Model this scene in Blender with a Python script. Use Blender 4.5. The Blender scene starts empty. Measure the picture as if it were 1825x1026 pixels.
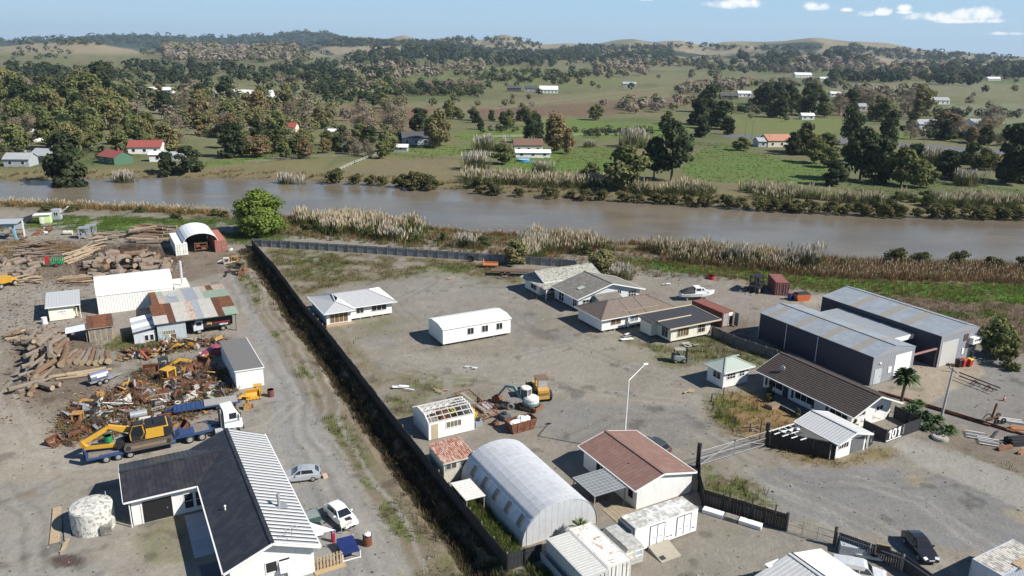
import bpy, math, random
import numpy as np
from mathutils import Vector, Matrix
rnd = random.Random(7)
nrng = np.random.default_rng(11)
SC = bpy.context.scene
COL = SC.collection
# --- camera
FPX, PIT, ROL, HH = 1370.0, math.radians(17.2), math.radians(0.95),44.5
cam = bpy.data.cameras.new('camera')
cam.sensor_width = 36.0
cam.lens = FPX / 1825.0 * 36.0
cam.clip_start = 0.5
cam.clip_end = 60000
cam_o = bpy.data.objects.new('camera', cam)
COL.objects.link(cam_o)
_c, _s = math.cos(PIT), math.sin(PIT)
_r0, _u0, _f0 = Vector((1,0,0)), Vector((0, _s, _c)), Vector((0, _c, -_s))
_R = _r0 * math.cos(ROL) + _u0 * math.sin(ROL)
_U = _u0 * math.cos(ROL) - _r0 * math.sin(ROL)
_m = Matrix((_R, _U, -_f0)).transposed().to_4x4()
_m.translation = Vector((0,0, HH))
cam_o.matrix_world = _m
SC.camera = cam_o
# --- sun, sky, exposure
SUN_EL, SUN_HEAD = math.radians(40.5), math.radians(-19.0)   # heading of the sun, counter-clockwise from +x
sun = bpy.data.lights.new('sun', 'SUN')
sun.energy = 5.0
sun.angle = math.radians(0.53)
sun.color = (1.0,0.955,0.88)
sun_o = bpy.data.objects.new('sun', sun)
COL.objects.link(sun_o)
_d = Vector((math.cos(SUN_EL) * math.cos(SUN_HEAD), math.cos(SUN_EL) * math.sin(SUN_HEAD), math.sin(SUN_EL)))
sun_o.rotation_euler = _d.to_track_quat('Z', 'Y').to_euler()
world = bpy.data.worlds.new('World')
SC.world = world
world.use_nodes = True
SC.view_settings.view_transform = 'Standard'
SC.view_settings.look = 'None'
SC.view_settings.exposure = 0.57
SC.view_settings.gamma = 1.0
SC.view_settings.use_curve_mapping = False
SC.render.engine = 'CYCLES'
SC.cycles.use_denoising = True
SC.cycles.max_bounces = 5
SC.cycles.diffuse_bounces = 3
SC.cycles.glossy_bounces = 2
SC.cycles.transmission_bounces = 2
SC.cycles.transparent_max_bounces = 4
SC.cycles.volume_bounces = 0
SC.cycles.caustics_reflective = False
SC.cycles.caustics_refractive = False
class NT:
 """Small helper round a node tree."""
 def __init__(s, tree):
  s.t = tree
  s.n = tree.nodes
  s.l = tree.links
 def node(s, kind, **kw):
  n = s.n.new(kind)
  for k, v in kw.items():
   if k.startswith('i_'):
    key = k[2:]
    key = int(key) if key.isdigit() else key
    n.inputs[key].default_value = v
   else:
    setattr(n, k, v)
  return n
 def link(s, a, b):
  s.l.new(a, b)
 def math(s, op, a, b=None, c=None, clamp=False):
  n = s.n.new('ShaderNodeMath')
  n.operation = op
  n.use_clamp = clamp
  for i, v in enumerate((a, b, c)):
   if v is None:
    continue
   if hasattr(v, 'default_value') or hasattr(v, 'is_output'):
    s.l.new(v, n.inputs[i])
   else:
    n.inputs[i].default_value = v
  return n.outputs[0]
 def mixc(s, fac, a, b, mode='MIX'):
  n = s.n.new('ShaderNodeMix')
  n.data_type = 'RGBA'
  n.blend_type = mode
  for inp, v in ((n.inputs[0], fac),(n.inputs[6], a),(n.inputs[7], b)):
   if hasattr(v, 'is_output'):
    s.l.new(v, inp)
   elif isinstance(v, (int, float)):
    inp.default_value = v
   else:
    inp.default_value = (v[0], v[1], v[2], 1)
  return n.outputs[2]
 def noise(s, vec, scale, detail=4, rough=0.55):
  n = s.n.new('ShaderNodeTexNoise')
  n.inputs['Scale'].default_value = scale
  n.inputs['Detail'].default_value = detail
  n.inputs['Roughness'].default_value = rough
  if vec is not None:
   s.l.new(vec, n.inputs['Vector'])
  return n.outputs['Fac']
 def ramp(s, fac, lo, hi):
  n = s.n.new('ShaderNodeMapRange')
  n.interpolation_type = 'SMOOTHSTEP'
  s.l.new(fac, n.inputs[0])
  n.inputs[1].default_value = lo
  n.inputs[2].default_value = hi
  return n.outputs[0]
wt = NT(world.node_tree)
wt.n.clear()
sky = wt.node('ShaderNodeTexSky', sky_type='NISHITA', sun_disc=False, sun_elevation=SUN_EL,
    sun_rotation=math.pi / 2 - SUN_HEAD, altitude=60, air_density=1.0, dust_density=0.35, ozone_density=1.6)
tc = wt.node('ShaderNodeTexCoord')
sep = wt.node('ShaderNodeSeparateXYZ')
wt.link(tc.outputs['Generated'], sep.inputs[0])
az = wt.math('ARCTAN2', sep.outputs[0], sep.outputs[1])
el = wt.math('ARCSINE', sep.outputs[2])
n1 = wt.noise(tc.outputs['Generated'], 46.0,6,0.66)
n2 = wt.noise(tc.outputs['Generated'], 9.0,2,0.5)
CLOUDS = []   # az, el, half width, half height (radians)
def ray(px, py):
 u = (px - 912.5) / FPX
 v = -(py - 513) / FPX
 cr, sr = math.cos(ROL), math.sin(ROL)
 u, v = u * cr - v * sr, u * sr + v * cr
 return Vector((u, _c + v * _s, -_s + v * _c))
def azel(px, py):
 d = ray(px, py)
 return math.atan2(d.x, d.y), math.atan2(d.z, math.hypot(d.x, d.y))
for px, py, w, h in ((1310,8,52,13),(1448,14,27,11),(1509,18,13,5),(1545,25,18,8),(1574,23,16,9),(1613,15,13,8),
      (1612,22,15,5),(1650,31,40,11),(1738,28,38,15),(1730,38,60,6),(1150,-2,20,6),(1790,60,30,4)):
 a_, e_ = azel(px, py)
 CLOUDS.append((a_, e_, w / FPX * 1.0, h / FPX * 1.0))
mask = None
for a_, e_, w, h in CLOUDS:
 dx = wt.math('MULTIPLY', wt.math('SUBTRACT', az, a_),1.0 / w)
 dy0 = wt.math('MULTIPLY', wt.math('SUBTRACT', el, e_),1.0 / h)
 dy = wt.math('MULTIPLY', dy0, wt.math('ADD', 1.0, wt.math('MULTIPLY', wt.math('LESS_THAN', dy0,0.0),0.7)))
 r2 = wt.math('ADD', wt.math('MULTIPLY', dx, dx), wt.math('MULTIPLY', dy, dy))
 v_ = wt.math('SUBTRACT', 1.0, r2)
 mask = v_ if mask is None else wt.math('MAXIMUM', mask, v_)
mask = wt.math('ADD', mask, wt.math('MULTIPLY', wt.math('SUBTRACT', n1,0.50),3.4))
cm = wt.math('MULTIPLY', wt.ramp(mask, 0.1,1.1),0.95)
wisp = wt.math('MULTIPLY', wt.ramp(n2,0.56,0.8), wt.math('MULTIPLY', wt.ramp(el, 0.3,0.02),0.10))
grad = wt.mixc(wt.ramp(el, 0.0,0.24),(4.7,7.2,9.5),(2.3,5.0,8.4))
grad = wt.mixc(wt.ramp(el, 0.16,0.62), grad, (.38,.95,2.4))
skyc = wt.mixc(0.86, sky.outputs[0], grad)
skyc = wt.mixc(wisp, skyc, (7.6,8.8,10.0))
skyc = wt.mixc(cm, skyc, (12.2,12.2,12.0))
bg = wt.node('ShaderNodeBackground')
bg.inputs['Strength'].default_value = 0.066
wt.link(skyc, bg.inputs['Color'])
wo = wt.node('ShaderNodeOutputWorld')
wt.link(bg.outputs[0], wo.inputs['Surface'])
# --- places
TH = math.radians(29.0)          # the yards are laid out on a grid turned by 29 degrees
CT, ST = math.cos(TH), math.sin(TH)
def L(a, b, z=0.0):
 """yard grid -> world"""
 return Vector((a * CT - b * ST, a * ST + b * CT, z))
def P(px, py, z=0.0):
 """where the line of sight through a spot of the survey photograph meets the ground (or a height)"""
 d = ray(px, py)
 t = (z - HH) / d.z
 return Vector((d.x * t, d.y * t, z))
def AB(v):
 return v.x * CT + v.y * ST, -v.x * ST + v.y * CT
# --- objects
def tag(o, label=None, cat=None, group=None, kind=None):
 if label:
  o['label'] = label
 if cat:
  o['category'] = cat
 if group:
  o['group'] = group
 if kind:
  o['kind'] = kind
 return o
def empty(name, loc, rz=0.0, label=None, cat=None, group=None):
 o = bpy.data.objects.new(name, None)
 o.empty_display_size = 0.3
 COL.objects.link(o)
 o.location = loc
 o.rotation_euler = (0,0, rz)
 return tag(o, label, cat, group)
def copy_tree(o, parent=None):
 c = o.copy()
 COL.objects.link(c)
 if parent is not None:
  c.parent = parent
 for ch in list(o.children):
  copy_tree(ch, c)
 return c
def rot(rx=0, ry=0, rz=0):
 return Matrix.Rotation(rz, 3, 'Z') @ Matrix.Rotation(ry, 3, 'Y') @ Matrix.Rotation(rx, 3, 'X')
class MB:
 """collects shapes for one mesh"""
 def __init__(s):
  s.v = []
  s.f = []
 def poly(s, pts):
  n = len(s.v)
  s.v.extend([tuple(p) for p in pts])
  s.f.append(tuple(range(n, n + len(pts))))
  return s
 def box(s, x0, y0, z0, x1, y1, z1):
  n = len(s.v)
  s.v += [(x0, y0, z0),(x1, y0, z0),(x1, y1, z0),(x0, y1, z0),(x0, y0, z1),(x1, y0, z1),(x1, y1, z1),(x0, y1, z1)]
  for q in ((0,3,2,1),(4,5,6,7),(0,1,5,4),(1,2,6,5),(2,3,7,6),(3,0,4,7)):
   s.f.append(tuple(n + i for i in q))
  return s
 def obox(s, c, size, m=None):
  hx, hy, hz = size[0] / 2, size[1] / 2, size[2] / 2
  n = len(s.v)
  c = Vector(c)
  for p in ((-hx, -hy, -hz),(hx, -hy, -hz),(hx, hy, -hz),(-hx, hy, -hz),(-hx, -hy, hz),(hx, -hy, hz),(hx, hy, hz),(-hx, hy, hz)):
   q = Vector(p)
   if m is not None:
    q = m @ q
   s.v.append(tuple(c + q))
  for q in ((0,3,2,1),(4,5,6,7),(0,1,5,4),(1,2,6,5),(2,3,7,6),(3,0,4,7)):
   s.f.append(tuple(n + i for i in q))
  return s
 def bar(s, p0, p1, w, h=None):
  """square bar between two points"""
  p0, p1 = Vector(p0), Vector(p1)
  d = p1 - p0
  h = h or w
  up = Vector((0,0,1)) if abs(d.normalized().z) < 0.95 else Vector((0,1,0))
  x = d.normalized()
  y = up.cross(x).normalized()
  z = x.cross(y)
  return s.obox((p0 + p1) / 2,(d.length, w, h), Matrix((x, y, z)).transposed())
 def cyl(s, p0, p1, r0, r1=None, n=10, caps=True):
  p0, p1 = Vector(p0), Vector(p1)
  r1 = r0 if r1 is None else r1
  d = (p1 - p0).normalized()
  up = Vector((0,0,1)) if abs(d.z) < 0.95 else Vector((1,0,0))
  x = up.cross(d).normalized()
  y = d.cross(x)
  b = len(s.v)
  for p, r in ((p0, r0),(p1, r1)):
   for i in range(n):
    a = 2 * math.pi * i / n
    s.v.append(tuple(p + x * (r * math.cos(a)) + y * (r * math.sin(a))))
  for i in range(n):
   j = (i + 1) % n
   s.f.append((b + i, b + j, b + n + j, b + n + i))
  if caps:
   s.f.append(tuple(b + i for i in reversed(range(n))))
   s.f.append(tuple(b + n + i for i in range(n)))
  return s
 def tube(s, pts, r, n=6):
  for a, b in zip(pts[:-1], pts[1:]):
   s.cyl(a, b, r, r, n)
  return s
 def loft(s, rings, cap=True, closed=True):
  b = len(s.v)
  n = len(rings[0])
  for r in rings:
   s.v.extend([tuple(p) for p in r])
  for k in range(len(rings) - 1):
   for i in range(n if closed else n - 1):
    j = (i + 1) % n
    s.f.append((b + k * n + i, b + k * n + j, b + (k + 1) * n + j, b + (k + 1) * n + i))
  if cap and closed:
   s.f.append(tuple(b + i for i in reversed(range(n))))
   s.f.append(tuple(b + (len(rings) - 1) * n + i for i in range(n)))
  return s
 def prism(s, prof, x0, x1, axis='x'):
  """profile (u,v) swept along an axis: x -> (x,u,v); y -> (u,y,v); z -> (u,v,z)"""
  f = {'x': lambda t, u, v: (t, u, v), 'y': lambda t, u, v: (u, t, v), 'z': lambda t, u, v: (u, v, t)}[axis]
  return s.loft([[f(x0, u, v) for u, v in prof], [f(x1, u, v) for u, v in prof]])
 def slab(s, pts, th):
  """flat polygon given thickness downwards along its normal"""
  pts = [Vector(p) for p in pts]
  nr = (pts[1] - pts[0]).cross(pts[2] - pts[0]).normalized()
  if nr.z < 0:
   pts.reverse()
   nr = -nr
  return s.loft([[p - nr * th for p in pts], pts])
 def ribs(s, pts, d, pitch, w, h, off=0.0, inset=0.0):
  """raised ribs parallel to d over a convex flat polygon, standing off along its normal"""
  pts = [Vector(p) for p in pts]
  nr = (pts[1] - pts[0]).cross(pts[2] - pts[0]).normalized()
  if h < 0:
   nr = -nr
   h = -h
  d = Vector(d)
  d = (d - nr * d.dot(nr)).normalized()
  e = nr.cross(d)
  o = pts[0]
  q = [((p - o).dot(e),(p - o).dot(d)) for p in pts]
  lo, hi = min(a for a, _ in q), max(a for a, _ in q)
  t = lo + pitch * 0.5 + off
  while t < hi - 1e-4:
   xs = []
   for i in range(len(q)):
    a, b = q[i], q[(i + 1) % len(q)]
    if (a[0] - t) * (b[0] - t) < 0:
     k = (t - a[0]) / (b[0] - a[0])
     xs.append(a[1] + k * (b[1] - a[1]))
   if len(xs) >= 2:
    y0, y1 = min(xs) + inset, max(xs) - inset
    if y1 - y0 > 0.02:
     A = o + e * t + d * y0
     B = o + e * t + d * y1
     n = len(s.v)
     for p in (A, B):
      s.v += [tuple(p - e * (w / 2) - nr * 0.004), tuple(p + e * (w / 2) - nr * 0.004), tuple(p + e * (w * 0.28) + nr * h), tuple(p - e * (w * 0.28) + nr * h)]
     s.f += [(n + 1, n + 5, n + 6, n + 2),(n + 2, n + 6, n + 7, n + 3),(n + 3, n + 7, n + 4, n),(n, n + 1, n + 2, n + 3),(n + 7, n + 6, n + 5, n + 4)]
   t += pitch
  return s
 def ball(s, c, r, nu=8, nv=5, sc=(1,1,1), jit=0.0):
  b = len(s.v)
  c = Vector(c)
  for j in range(nv + 1):
   ph = math.pi * j / nv
   for i in range(nu):
    a = 2 * math.pi * i / nu
    k = r * (1 + (rnd.uniform(-jit, jit) if jit else 0))
    s.v.append((c.x + k * sc[0] * math.sin(ph) * math.cos(a), c.y + k * sc[1] * math.sin(ph) * math.sin(a), c.z + k * sc[2] * math.cos(ph)))
  for j in range(nv):
   for i in range(nu):
    k = (i + 1) % nu
    s.f.append((b + j * nu + i, b + (j + 1) * nu + i, b + (j + 1) * nu + k, b + j * nu + k))
  return s
 def torus(s, c, R, r, axis='z', n=14, m=7):
  c = Vector(c)
  b = len(s.v)
  for i in range(n):
   a = 2 * math.pi * i / n
   for j in range(m):
    t = 2 * math.pi * j / m
    x, y, z = (R + r * math.cos(t)) * math.cos(a),(R + r * math.cos(t)) * math.sin(a), r * math.sin(t)
    q = {'z': (x, y, z), 'y': (x, z, y), 'x': (z, x, y)}[axis]
    s.v.append(tuple(c + Vector(q)))
  for i in range(n):
   for j in range(m):
    i2, j2 = (i + 1) % n, (j + 1) % m
    s.f.append((b + i * m + j, b + i2 * m + j, b + i2 * m + j2, b + i * m + j2))
  return s
 def xform(s, m, start=0):
  for i in range(start, len(s.v)):
   s.v[i] = tuple(m @ Vector(s.v[i]))
  return s
 def mesh(s, name, mat, smooth=False):
  me = bpy.data.meshes.new(name)
  me.from_pydata(s.v, [], s.f)
  me.validate()
  if mat is not None:
   me.materials.append(mat)
  if smooth:
   for p in me.polygons:
    p.use_smooth = True
  return me
 def build(s, name, mat, parent=None, smooth=False, loc=None, rz=0.0):
  o = bpy.data.objects.new(name, s.mesh(name, mat, smooth))
  COL.objects.link(o)
  if parent is not None:
   o.parent = parent
  if loc is not None:
   o.location = loc
  if rz:
   o.rotation_euler = (0,0, rz)
  return o
def np_mesh(name, V, F, mat, cols=None, smooth=False):
 """mesh from arrays; F is (n,3) or (n,4); cols per-vertex rgb albedo variation"""
 me = bpy.data.meshes.new(name)
 V = np.asarray(V, np.float32)
 F = np.asarray(F, np.int32)
 k = F.shape[1]
 me.vertices.add(len(V))
 me.vertices.foreach_set('co', V.ravel())
 me.loops.add(F.size)
 me.loops.foreach_set('vertex_index', F.ravel())
 me.polygons.add(len(F))
 me.polygons.foreach_set('loop_start', np.arange(0, F.size, k, dtype=np.int32))
 me.polygons.foreach_set('loop_total', np.full(len(F), k, np.int32))
 if smooth:
  me.polygons.foreach_set('use_smooth', np.ones(len(F), bool))
 me.update(calc_edges=True)
 if cols is not None:
  at = me.color_attributes.new('gcol', 'FLOAT_COLOR', 'POINT')
  c = np.ones((len(V),4), np.float32)
  c[:, :cols.shape[1]] = cols
  at.data.foreach_set('color', c.ravel())
 if mat is not None:
  me.materials.append(mat)
 return me
def np_obj(name, V, F, mat, cols=None, smooth=False, parent=None):
 o = bpy.data.objects.new(name, np_mesh(name, V, F, mat, cols, smooth))
 COL.objects.link(o)
 if parent is not None:
  o.parent = parent
 return o
# --- materials
MATS = {}
def mat(name, col, rough=0.7, metal=0.0, var=0.12, scale=1.5, col2=None, amt=0.5, lo=0.45, hi=0.62, bump=0.0, bscale=30.0, spec=0.4,
  stretch=(1,1,1), fine=0.06, trans=0.0):
 """base colour with cloudy variation, and a second colour (rust, dirt, lichen) in patches"""
 if name in MATS:
  return MATS[name]
 m = bpy.data.materials.new(name)
 m.use_nodes = True
 t = NT(m.node_tree)
 b = t.n['Principled BSDF']
 tcn = t.node('ShaderNodeTexCoord')
 info = t.node('ShaderNodeObjectInfo')
 mp = t.node('ShaderNodeMapping')
 t.link(tcn.outputs['Object'], mp.inputs['Vector'])
 mp.inputs['Scale'].default_value = stretch
 off = t.node('ShaderNodeVectorMath', operation='ADD')
 t.link(mp.outputs[0], off.inputs[0])
 sc_ = t.node('ShaderNodeVectorMath', operation='SCALE')
 t.link(info.outputs['Location'], sc_.inputs[0])
 sc_.inputs['Scale'].default_value = 0.73
 t.link(sc_.outputs[0], off.inputs[1])
 vec = off.outputs[0]
 a = t.noise(vec, scale, 5,0.6)
 f = t.noise(vec, scale * 9,3,0.6)
 k = t.math('ADD', 1.0, t.math('ADD', t.math('MULTIPLY', t.math('SUBTRACT', a, 0.5), var * 4), t.math('MULTIPLY', t.math('SUBTRACT', f, 0.5), fine * 4)))
 c = t.node('ShaderNodeVectorMath', operation='SCALE')
 c.inputs[0].default_value = col[:3]
 t.link(k, c.inputs['Scale'])
 out = c.outputs[0]
 if col2 is not None:
  g = t.noise(vec, scale * 2.3,6,0.68)
  w = t.math('MULTIPLY', t.ramp(g, lo, hi), amt)
  c2 = t.node('ShaderNodeVectorMath', operation='SCALE')
  c2.inputs[0].default_value = col2[:3]
  t.link(k, c2.inputs['Scale'])
  out = t.mixc(w, out, c2.outputs[0])
 t.link(out, b.inputs['Base Color'])
 b.inputs['Roughness'].default_value = rough
 b.inputs['Metallic'].default_value = metal
 b.inputs['Specular IOR Level'].default_value = spec
 if bump:
  bn = t.node('ShaderNodeBump')
  bn.inputs['Strength'].default_value = bump
  bn.inputs['Distance'].default_value = 0.05
  t.link(t.noise(vec, bscale, 3,0.6), bn.inputs['Height'])
  t.link(bn.outputs[0], b.inputs['Normal'])
 MATS[name] = m
 return m
def boards(name, col, pitch=0.15, axis='Z', **kw):
 """painted weatherboards: fine relief of laps"""
 m = mat(name, col, **kw)
 t = NT(m.node_tree)
 tcn = t.node('ShaderNodeTexCoord')
 sp = t.node('ShaderNodeSeparateXYZ')
 t.link(tcn.outputs['Object'], sp.inputs[0])
 saw = t.math('FRACT', t.math('MULTIPLY', sp.outputs[axis], 1.0 / pitch))
 bn = t.node('ShaderNodeBump')
 bn.inputs['Strength'].default_value = 0.5
 bn.inputs['Distance'].default_value = 0.03
 t.link(saw, bn.inputs['Height'])
 t.link(bn.outputs[0], t.n['Principled BSDF'].inputs['Normal'])
 return m
def leafmat(name, col, col2=None, trans=0.25, var=0.35):
 """leaves: colour varies by tree and by clump"""
 if name in MATS:
  return MATS[name]
 m = bpy.data.materials.new(name)
 m.use_nodes = True
 t = NT(m.node_tree)
 t.n.remove(t.n['Principled BSDF'])
 info = t.node('ShaderNodeObjectInfo')
 at = t.node('ShaderNodeVertexColor', layer_name='gcol')
 k = t.math('ADD', 1.0 - var * 0.5, t.math('MULTIPLY', info.outputs['Random'], var))
 c = t.node('ShaderNodeVectorMath', operation='SCALE')
 c2 = col2 or (col[0] * 1.5, col[1] * 1.25, col[2])
 base = t.mixc(t.math('FRACT', t.math('MULTIPLY', info.outputs['Random'], 7.31)), col, c2)
 t.link(base, c.inputs[0])
 t.link(k, c.inputs['Scale'])
 cc = t.mixc(1.0, c.outputs[0], at.outputs[0], 'MULTIPLY')
 d = t.node('ShaderNodeBsdfDiffuse')
 t.link(cc, d.inputs['Color'])
 tr = t.node('ShaderNodeBsdfTranslucent')
 t.link(cc, tr.inputs['Color'])
 mx = t.node('ShaderNodeMixShader')
 mx.inputs[0].default_value = trans
 t.link(d.outputs[0], mx.inputs[1])
 t.link(tr.outputs[0], mx.inputs[2])
 t.link(mx.outputs[0], t.n['Material Output'].inputs['Surface'])
 MATS[name] = m
 return m
# --- noise in arrays
def vnoise(x, y, seed=0):
 xi, yi = np.floor(x).astype(np.int64), np.floor(y).astype(np.int64)
 xf, yf = x - xi, y - yi
 def h(i, j):
  n = (i * 374761393 + j * 668265263 + seed * 1442695041) & 0xffffffff
  n = ((n ^ (n >> 13)) * 1274126177) & 0xffffffff
  return ((n ^ (n >> 16)) & 0xffff) / 65535.0
 u, v = xf * xf * (3 - 2 * xf), yf * yf * (3 - 2 * yf)
 return (h(xi, yi) * (1 - u) + h(xi + 1, yi) * u) * (1 - v) + (h(xi, yi + 1) * (1 - u) + h(xi + 1, yi + 1) * u) * v
def fbm(x, y, scale, octv=4, seed=0):
 s = np.zeros_like(x, dtype=float)
 a, tot = 1.0,0.0
 for o in range(octv):
  s += a * vnoise(x / scale * 2 ** o + 17.3 * o, y / scale * 2 ** o - 9.1 * o, seed + o)
  tot += a
  a *= 0.55
 return s / tot
def inpoly(x, y, poly):
 c = np.zeros(x.shape, bool)
 n = len(poly)
 for i in range(n):
  x0, y0 = poly[i][0], poly[i][1]
  x1, y1 = poly[(i + 1) % n][0], poly[(i + 1) % n][1]
  if y0 == y1:
   continue
  c ^= ((y0 > y) != (y1 > y)) & (x < (x1 - x0) * (y - y0) / (y1 - y0) + x0)
 return c
def smooth(x, a, b):
 t = np.clip((x - a) / (b - a),0,1)
 return t * t * (3 - 2 * t)
# --- terrain
NEAR = [(-260,357),(0,366),(200,373),(420,383),(520,391),(700,403),(900,420),(1100,433),(1300,446),(1400,455),(1500,463),(1650,470),(1825,476),(2100,490)]
FAR = [(-260,322),(0,322),(100,321),(300,318),(500,321),(600,326),(700,331),(840,344),(1000,353),(1200,363),(1400,376),(1600,386),(1825,390),(2100,398)]
WZ = -1.7
def edge(lst):
 p = [P(x, y, WZ) for x, y in lst]
 return np.array([math.atan2(q.x, q.y) for q in p]), np.array([math.hypot(q.x, q.y) for q in p])
NA, NR = edge(NEAR)
FA, FR = edge(FAR)
def ridge_line(pts, D):
 A, Z = [], []
 for px, py in pts:
  a, e = azel(px, py)
  A.append(a)
  Z.append(HH + D * math.tan(e))
 return np.array(A), np.array(Z)
RIDGES = [   # silhouette, distance, rise start, fall length, roughness
 (ridge_line([(-400,82),(0,72),(90,70),(150,64),(230,62),(330,65),(350,68),(420,66),(500,62),(540,56),(590,59),(615,66),(700,84),(760,100)], 6500),6500,5000,1500,.03),
 (ridge_line([(500,100),(580,76),(640,70),(690,73),(720,71),(760,78),(800,73),(830,77),(860,80),(895,72),(930,76),(965,80),(1010,77),(1060,80),(1100,75),(1130,74),(1170,80),
     (1215,78),(1260,84),(1290,80),(1340,80),(1400,81),(1450,79),(1490,82),(1530,83),(1560,86),(1600,89),(1660,94),(1700,95),(1760,99),(1825,101),(2200,106)], 4600),4600,2900,1600,.13),
 (ridge_line([(-400,90),(0,84),(60,78),(130,75),(170,76),(215,84),(260,92),(300,90),(340,88),(380,88),(420,84),(470,80),(520,84),(560,95),(610,105)], 3300),3300,1900,900,.10),
 (ridge_line([(560,112),(620,98),(680,92),(740,91),(820,96),(880,100),(940,98),(1000,93),(1060,98),(1120,95),(1200,100),(1260,100),(1330,98),(1420,100),(1500,102),(1600,108),(1720,112),(1825,114),(2200,118)], 3000),3000,2100,800,.12),
]
KNOLLS = [(640,5,14),(722,7,15),(776,4,9),(830,8,17),(868,4,8),(905,10,12),(1118,6,20),(1180,4,10),(1212,7,14),(1300,6,20),(1400,6,24),(1462,7,18),(1545,7,22),(1592,6,14),(1680,4,22)]
FB = np.array([44,51,64,72,81,98,114,128,145,157,169,181])
FA_ = np.array([28.2,28.2,28.3,28.5,28.7,29.3,29.8,29.8,30.5,30.9,30.8,31.0])
def ground_z(x, y):
 r = np.hypot(x, y)
 a = np.arctan2(x, y)
 z = np.zeros_like(r)
 front = smooth(1.25 - np.abs(a),0,0.25)
 rn, rf = np.interp(a, NA, NR), np.interp(a, FA, FR)
 wob = (fbm(x, y, 9.0,3,5) - .5) * 5
 dn, df = r - rn + wob, r - rf - wob * .8
 bank = np.minimum(smooth(-dn, -3,9),1) * 1.0
 bank2 = smooth(df, -3,10)
 zz = np.where(dn < -0 , -3.4 + 3.4 * bank, -3.4 + 3.4 * np.where(df > -3, bank2,0))
 zz = np.where((dn >= 0) & (df <= -3), np.maximum(-3.4,-3.4 + 3.4 * smooth(-dn, -3,9)), zz)
 z += zz * front
 pl = smooth(r, 330,900)
 z += pl * (fbm(x, y, 420,3,3) - .5) * 3.0
 ga, gb = x * CT + y * ST, -x * ST + y * CT
 fo = np.interp(gb, FB, FA_) - 28.2
 dd = np.abs(ga - fo - 26.0 - (fbm(x, y, 7,2,9) - .5) * 0.8)
 z -= 1.25 * smooth(1.9 - dd, 0,1.5) * smooth(gb, 46,52) * smooth(176 - gb, 0,8)
 for (px, py, rad, h) in ((215,405,6,1.0),(95,655,5,.5),(60,448,6,.8),(20,440,7,1.1),(175,462,9,.5),(1260,500,8,.7),(1310,505,5,.8)):
  c = P(px, py)
  d = np.hypot(x - c.x, y - c.y)
  z += h * smooth(rad - d, 0, rad) * (0.6 + .8 * fbm(x, y, 2.2,2,21))
 z += (fbm(x, y, 6,3,31) - .5) * .10 * smooth(r, 20,40) * (1 - smooth(r, 250,500))
 for (A, Z), D, r0, fall, ro in RIDGES:
  zt = np.interp(a, A, Z, left=Z[0], right=Z[-1])
  if D == 4600:
   for px, hp, wp in KNOLLS:
    zt = zt + D * hp * .8 / FPX * np.exp(-((a - azel(px, 80)[0]) * FPX / (wp * 2.3)) ** 2)
  up = smooth(r, r0, D) ** 1.25
  dn_ = 1 - smooth(r, D, D + fall)
  n = fbm(x, y, 520,4, int(D)) - .5
  n2 = np.abs(fbm(x, y, 300,3, int(D) + 7) - .5) * 2
  hgt = zt * np.minimum(up, dn_) * (1 + n * 1.1 * (1 - up) + 0.0) - n2 * zt * .45 * up * (1 - up) * 2
  hgt += zt * ro * 2 * n * up
  side = smooth(a, A[0] - .02, A[0] + .02) if D not in (6500,3300) else 1.0
  hh_ = hgt * side * front
  z = np.where(hh_ > 0.3, np.maximum(z, hh_), z)
 return z
rows = np.concatenate([np.linspace(62,46,10)[:-1], np.linspace(46,0.9,345)[:-1]])
radii = HH / np.tan(np.radians(rows))
radii = np.concatenate([radii, np.geomspace(radii[-1] * 1.012,9500,100)])
cols_ = np.concatenate([np.linspace(-180,-52,24)[:-1], np.linspace(-52,52,860), np.linspace(52,180,24)[1:]])
AZ, RR = np.meshgrid(np.radians(cols_), radii)
GX, GY = RR * np.sin(AZ), RR * np.cos(AZ)
GZ = ground_z(GX, GY)
rj = np.maximum(RR, 60)
JX = GX + (fbm(GX, GY, 1,1,77) * 0 + fbm(GX / rj * 100, GY / rj * 100,5.0,3,41) - .5) * rj * .045
JY = GY + (fbm(GX / rj * 100, GY / rj * 100,5.0,3,43) - .5) * rj * .045
n_big = fbm(GX, GY, 14,4,51)
n_mid = fbm(GX, GY, 4,4,53)
n_fin = fbm(GX, GY, 1.1,3,57)
far_n = fbm(GX, GY, 160,4,61)
far_m = fbm(GX, GY, 45,4,63)
def _j(sc, seed, amp):
 return (fbm(GX / rj * 100, GY / rj * 100, sc, 3, seed) - .5) * rj * amp
JITS = [(JX - GX, JY - GY, 1.0),(_j(9,141,.10), _j(9,143,.06),1.0),(_j(3,145,.07), _j(3,147,.05),1.0),(_j(1.2,151,.06), _j(1.2,153,.05),1.0),(_j(16,155,.12), _j(16,157,.07),1.0)]
C = np.zeros(GX.shape + (3,))
def put(m, col):
 m = np.clip(m, 0,1)[..., None]
 C[:] = C * (1 - m) + np.array(col) * m
def area(pts, z=0.0, jit=1.0):
 w = [P(x, y, z) for x, y in pts]
 x0, x1 = min(p.x for p in w), max(p.x for p in w)
 y0, y1 = min(p.y for p in w), max(p.y for p in w)
 g = .06 * max(x1 - x0, y1 - y0) + 5
 box = (GX > x0 - g) & (GX < x1 + g) & (GY > y0 - g) & (GY < y1 + g)
 out = np.zeros(GX.shape)
 gx, gy = GX[box], GY[box]
 acc = np.zeros(gx.shape)
 for jx, jy, k in JITS:
  acc += inpoly(gx + jx[box] * jit * k, gy + jy[box] * jit * k, w)
 out[box] = acc / len(JITS)
 return out
GRAVEL = (.272,.238,.192)
put(np.ones(GX.shape),(.155,.155,.072))
put(smooth(far_n, .42,.6),(.17,.165,.075))
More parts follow.
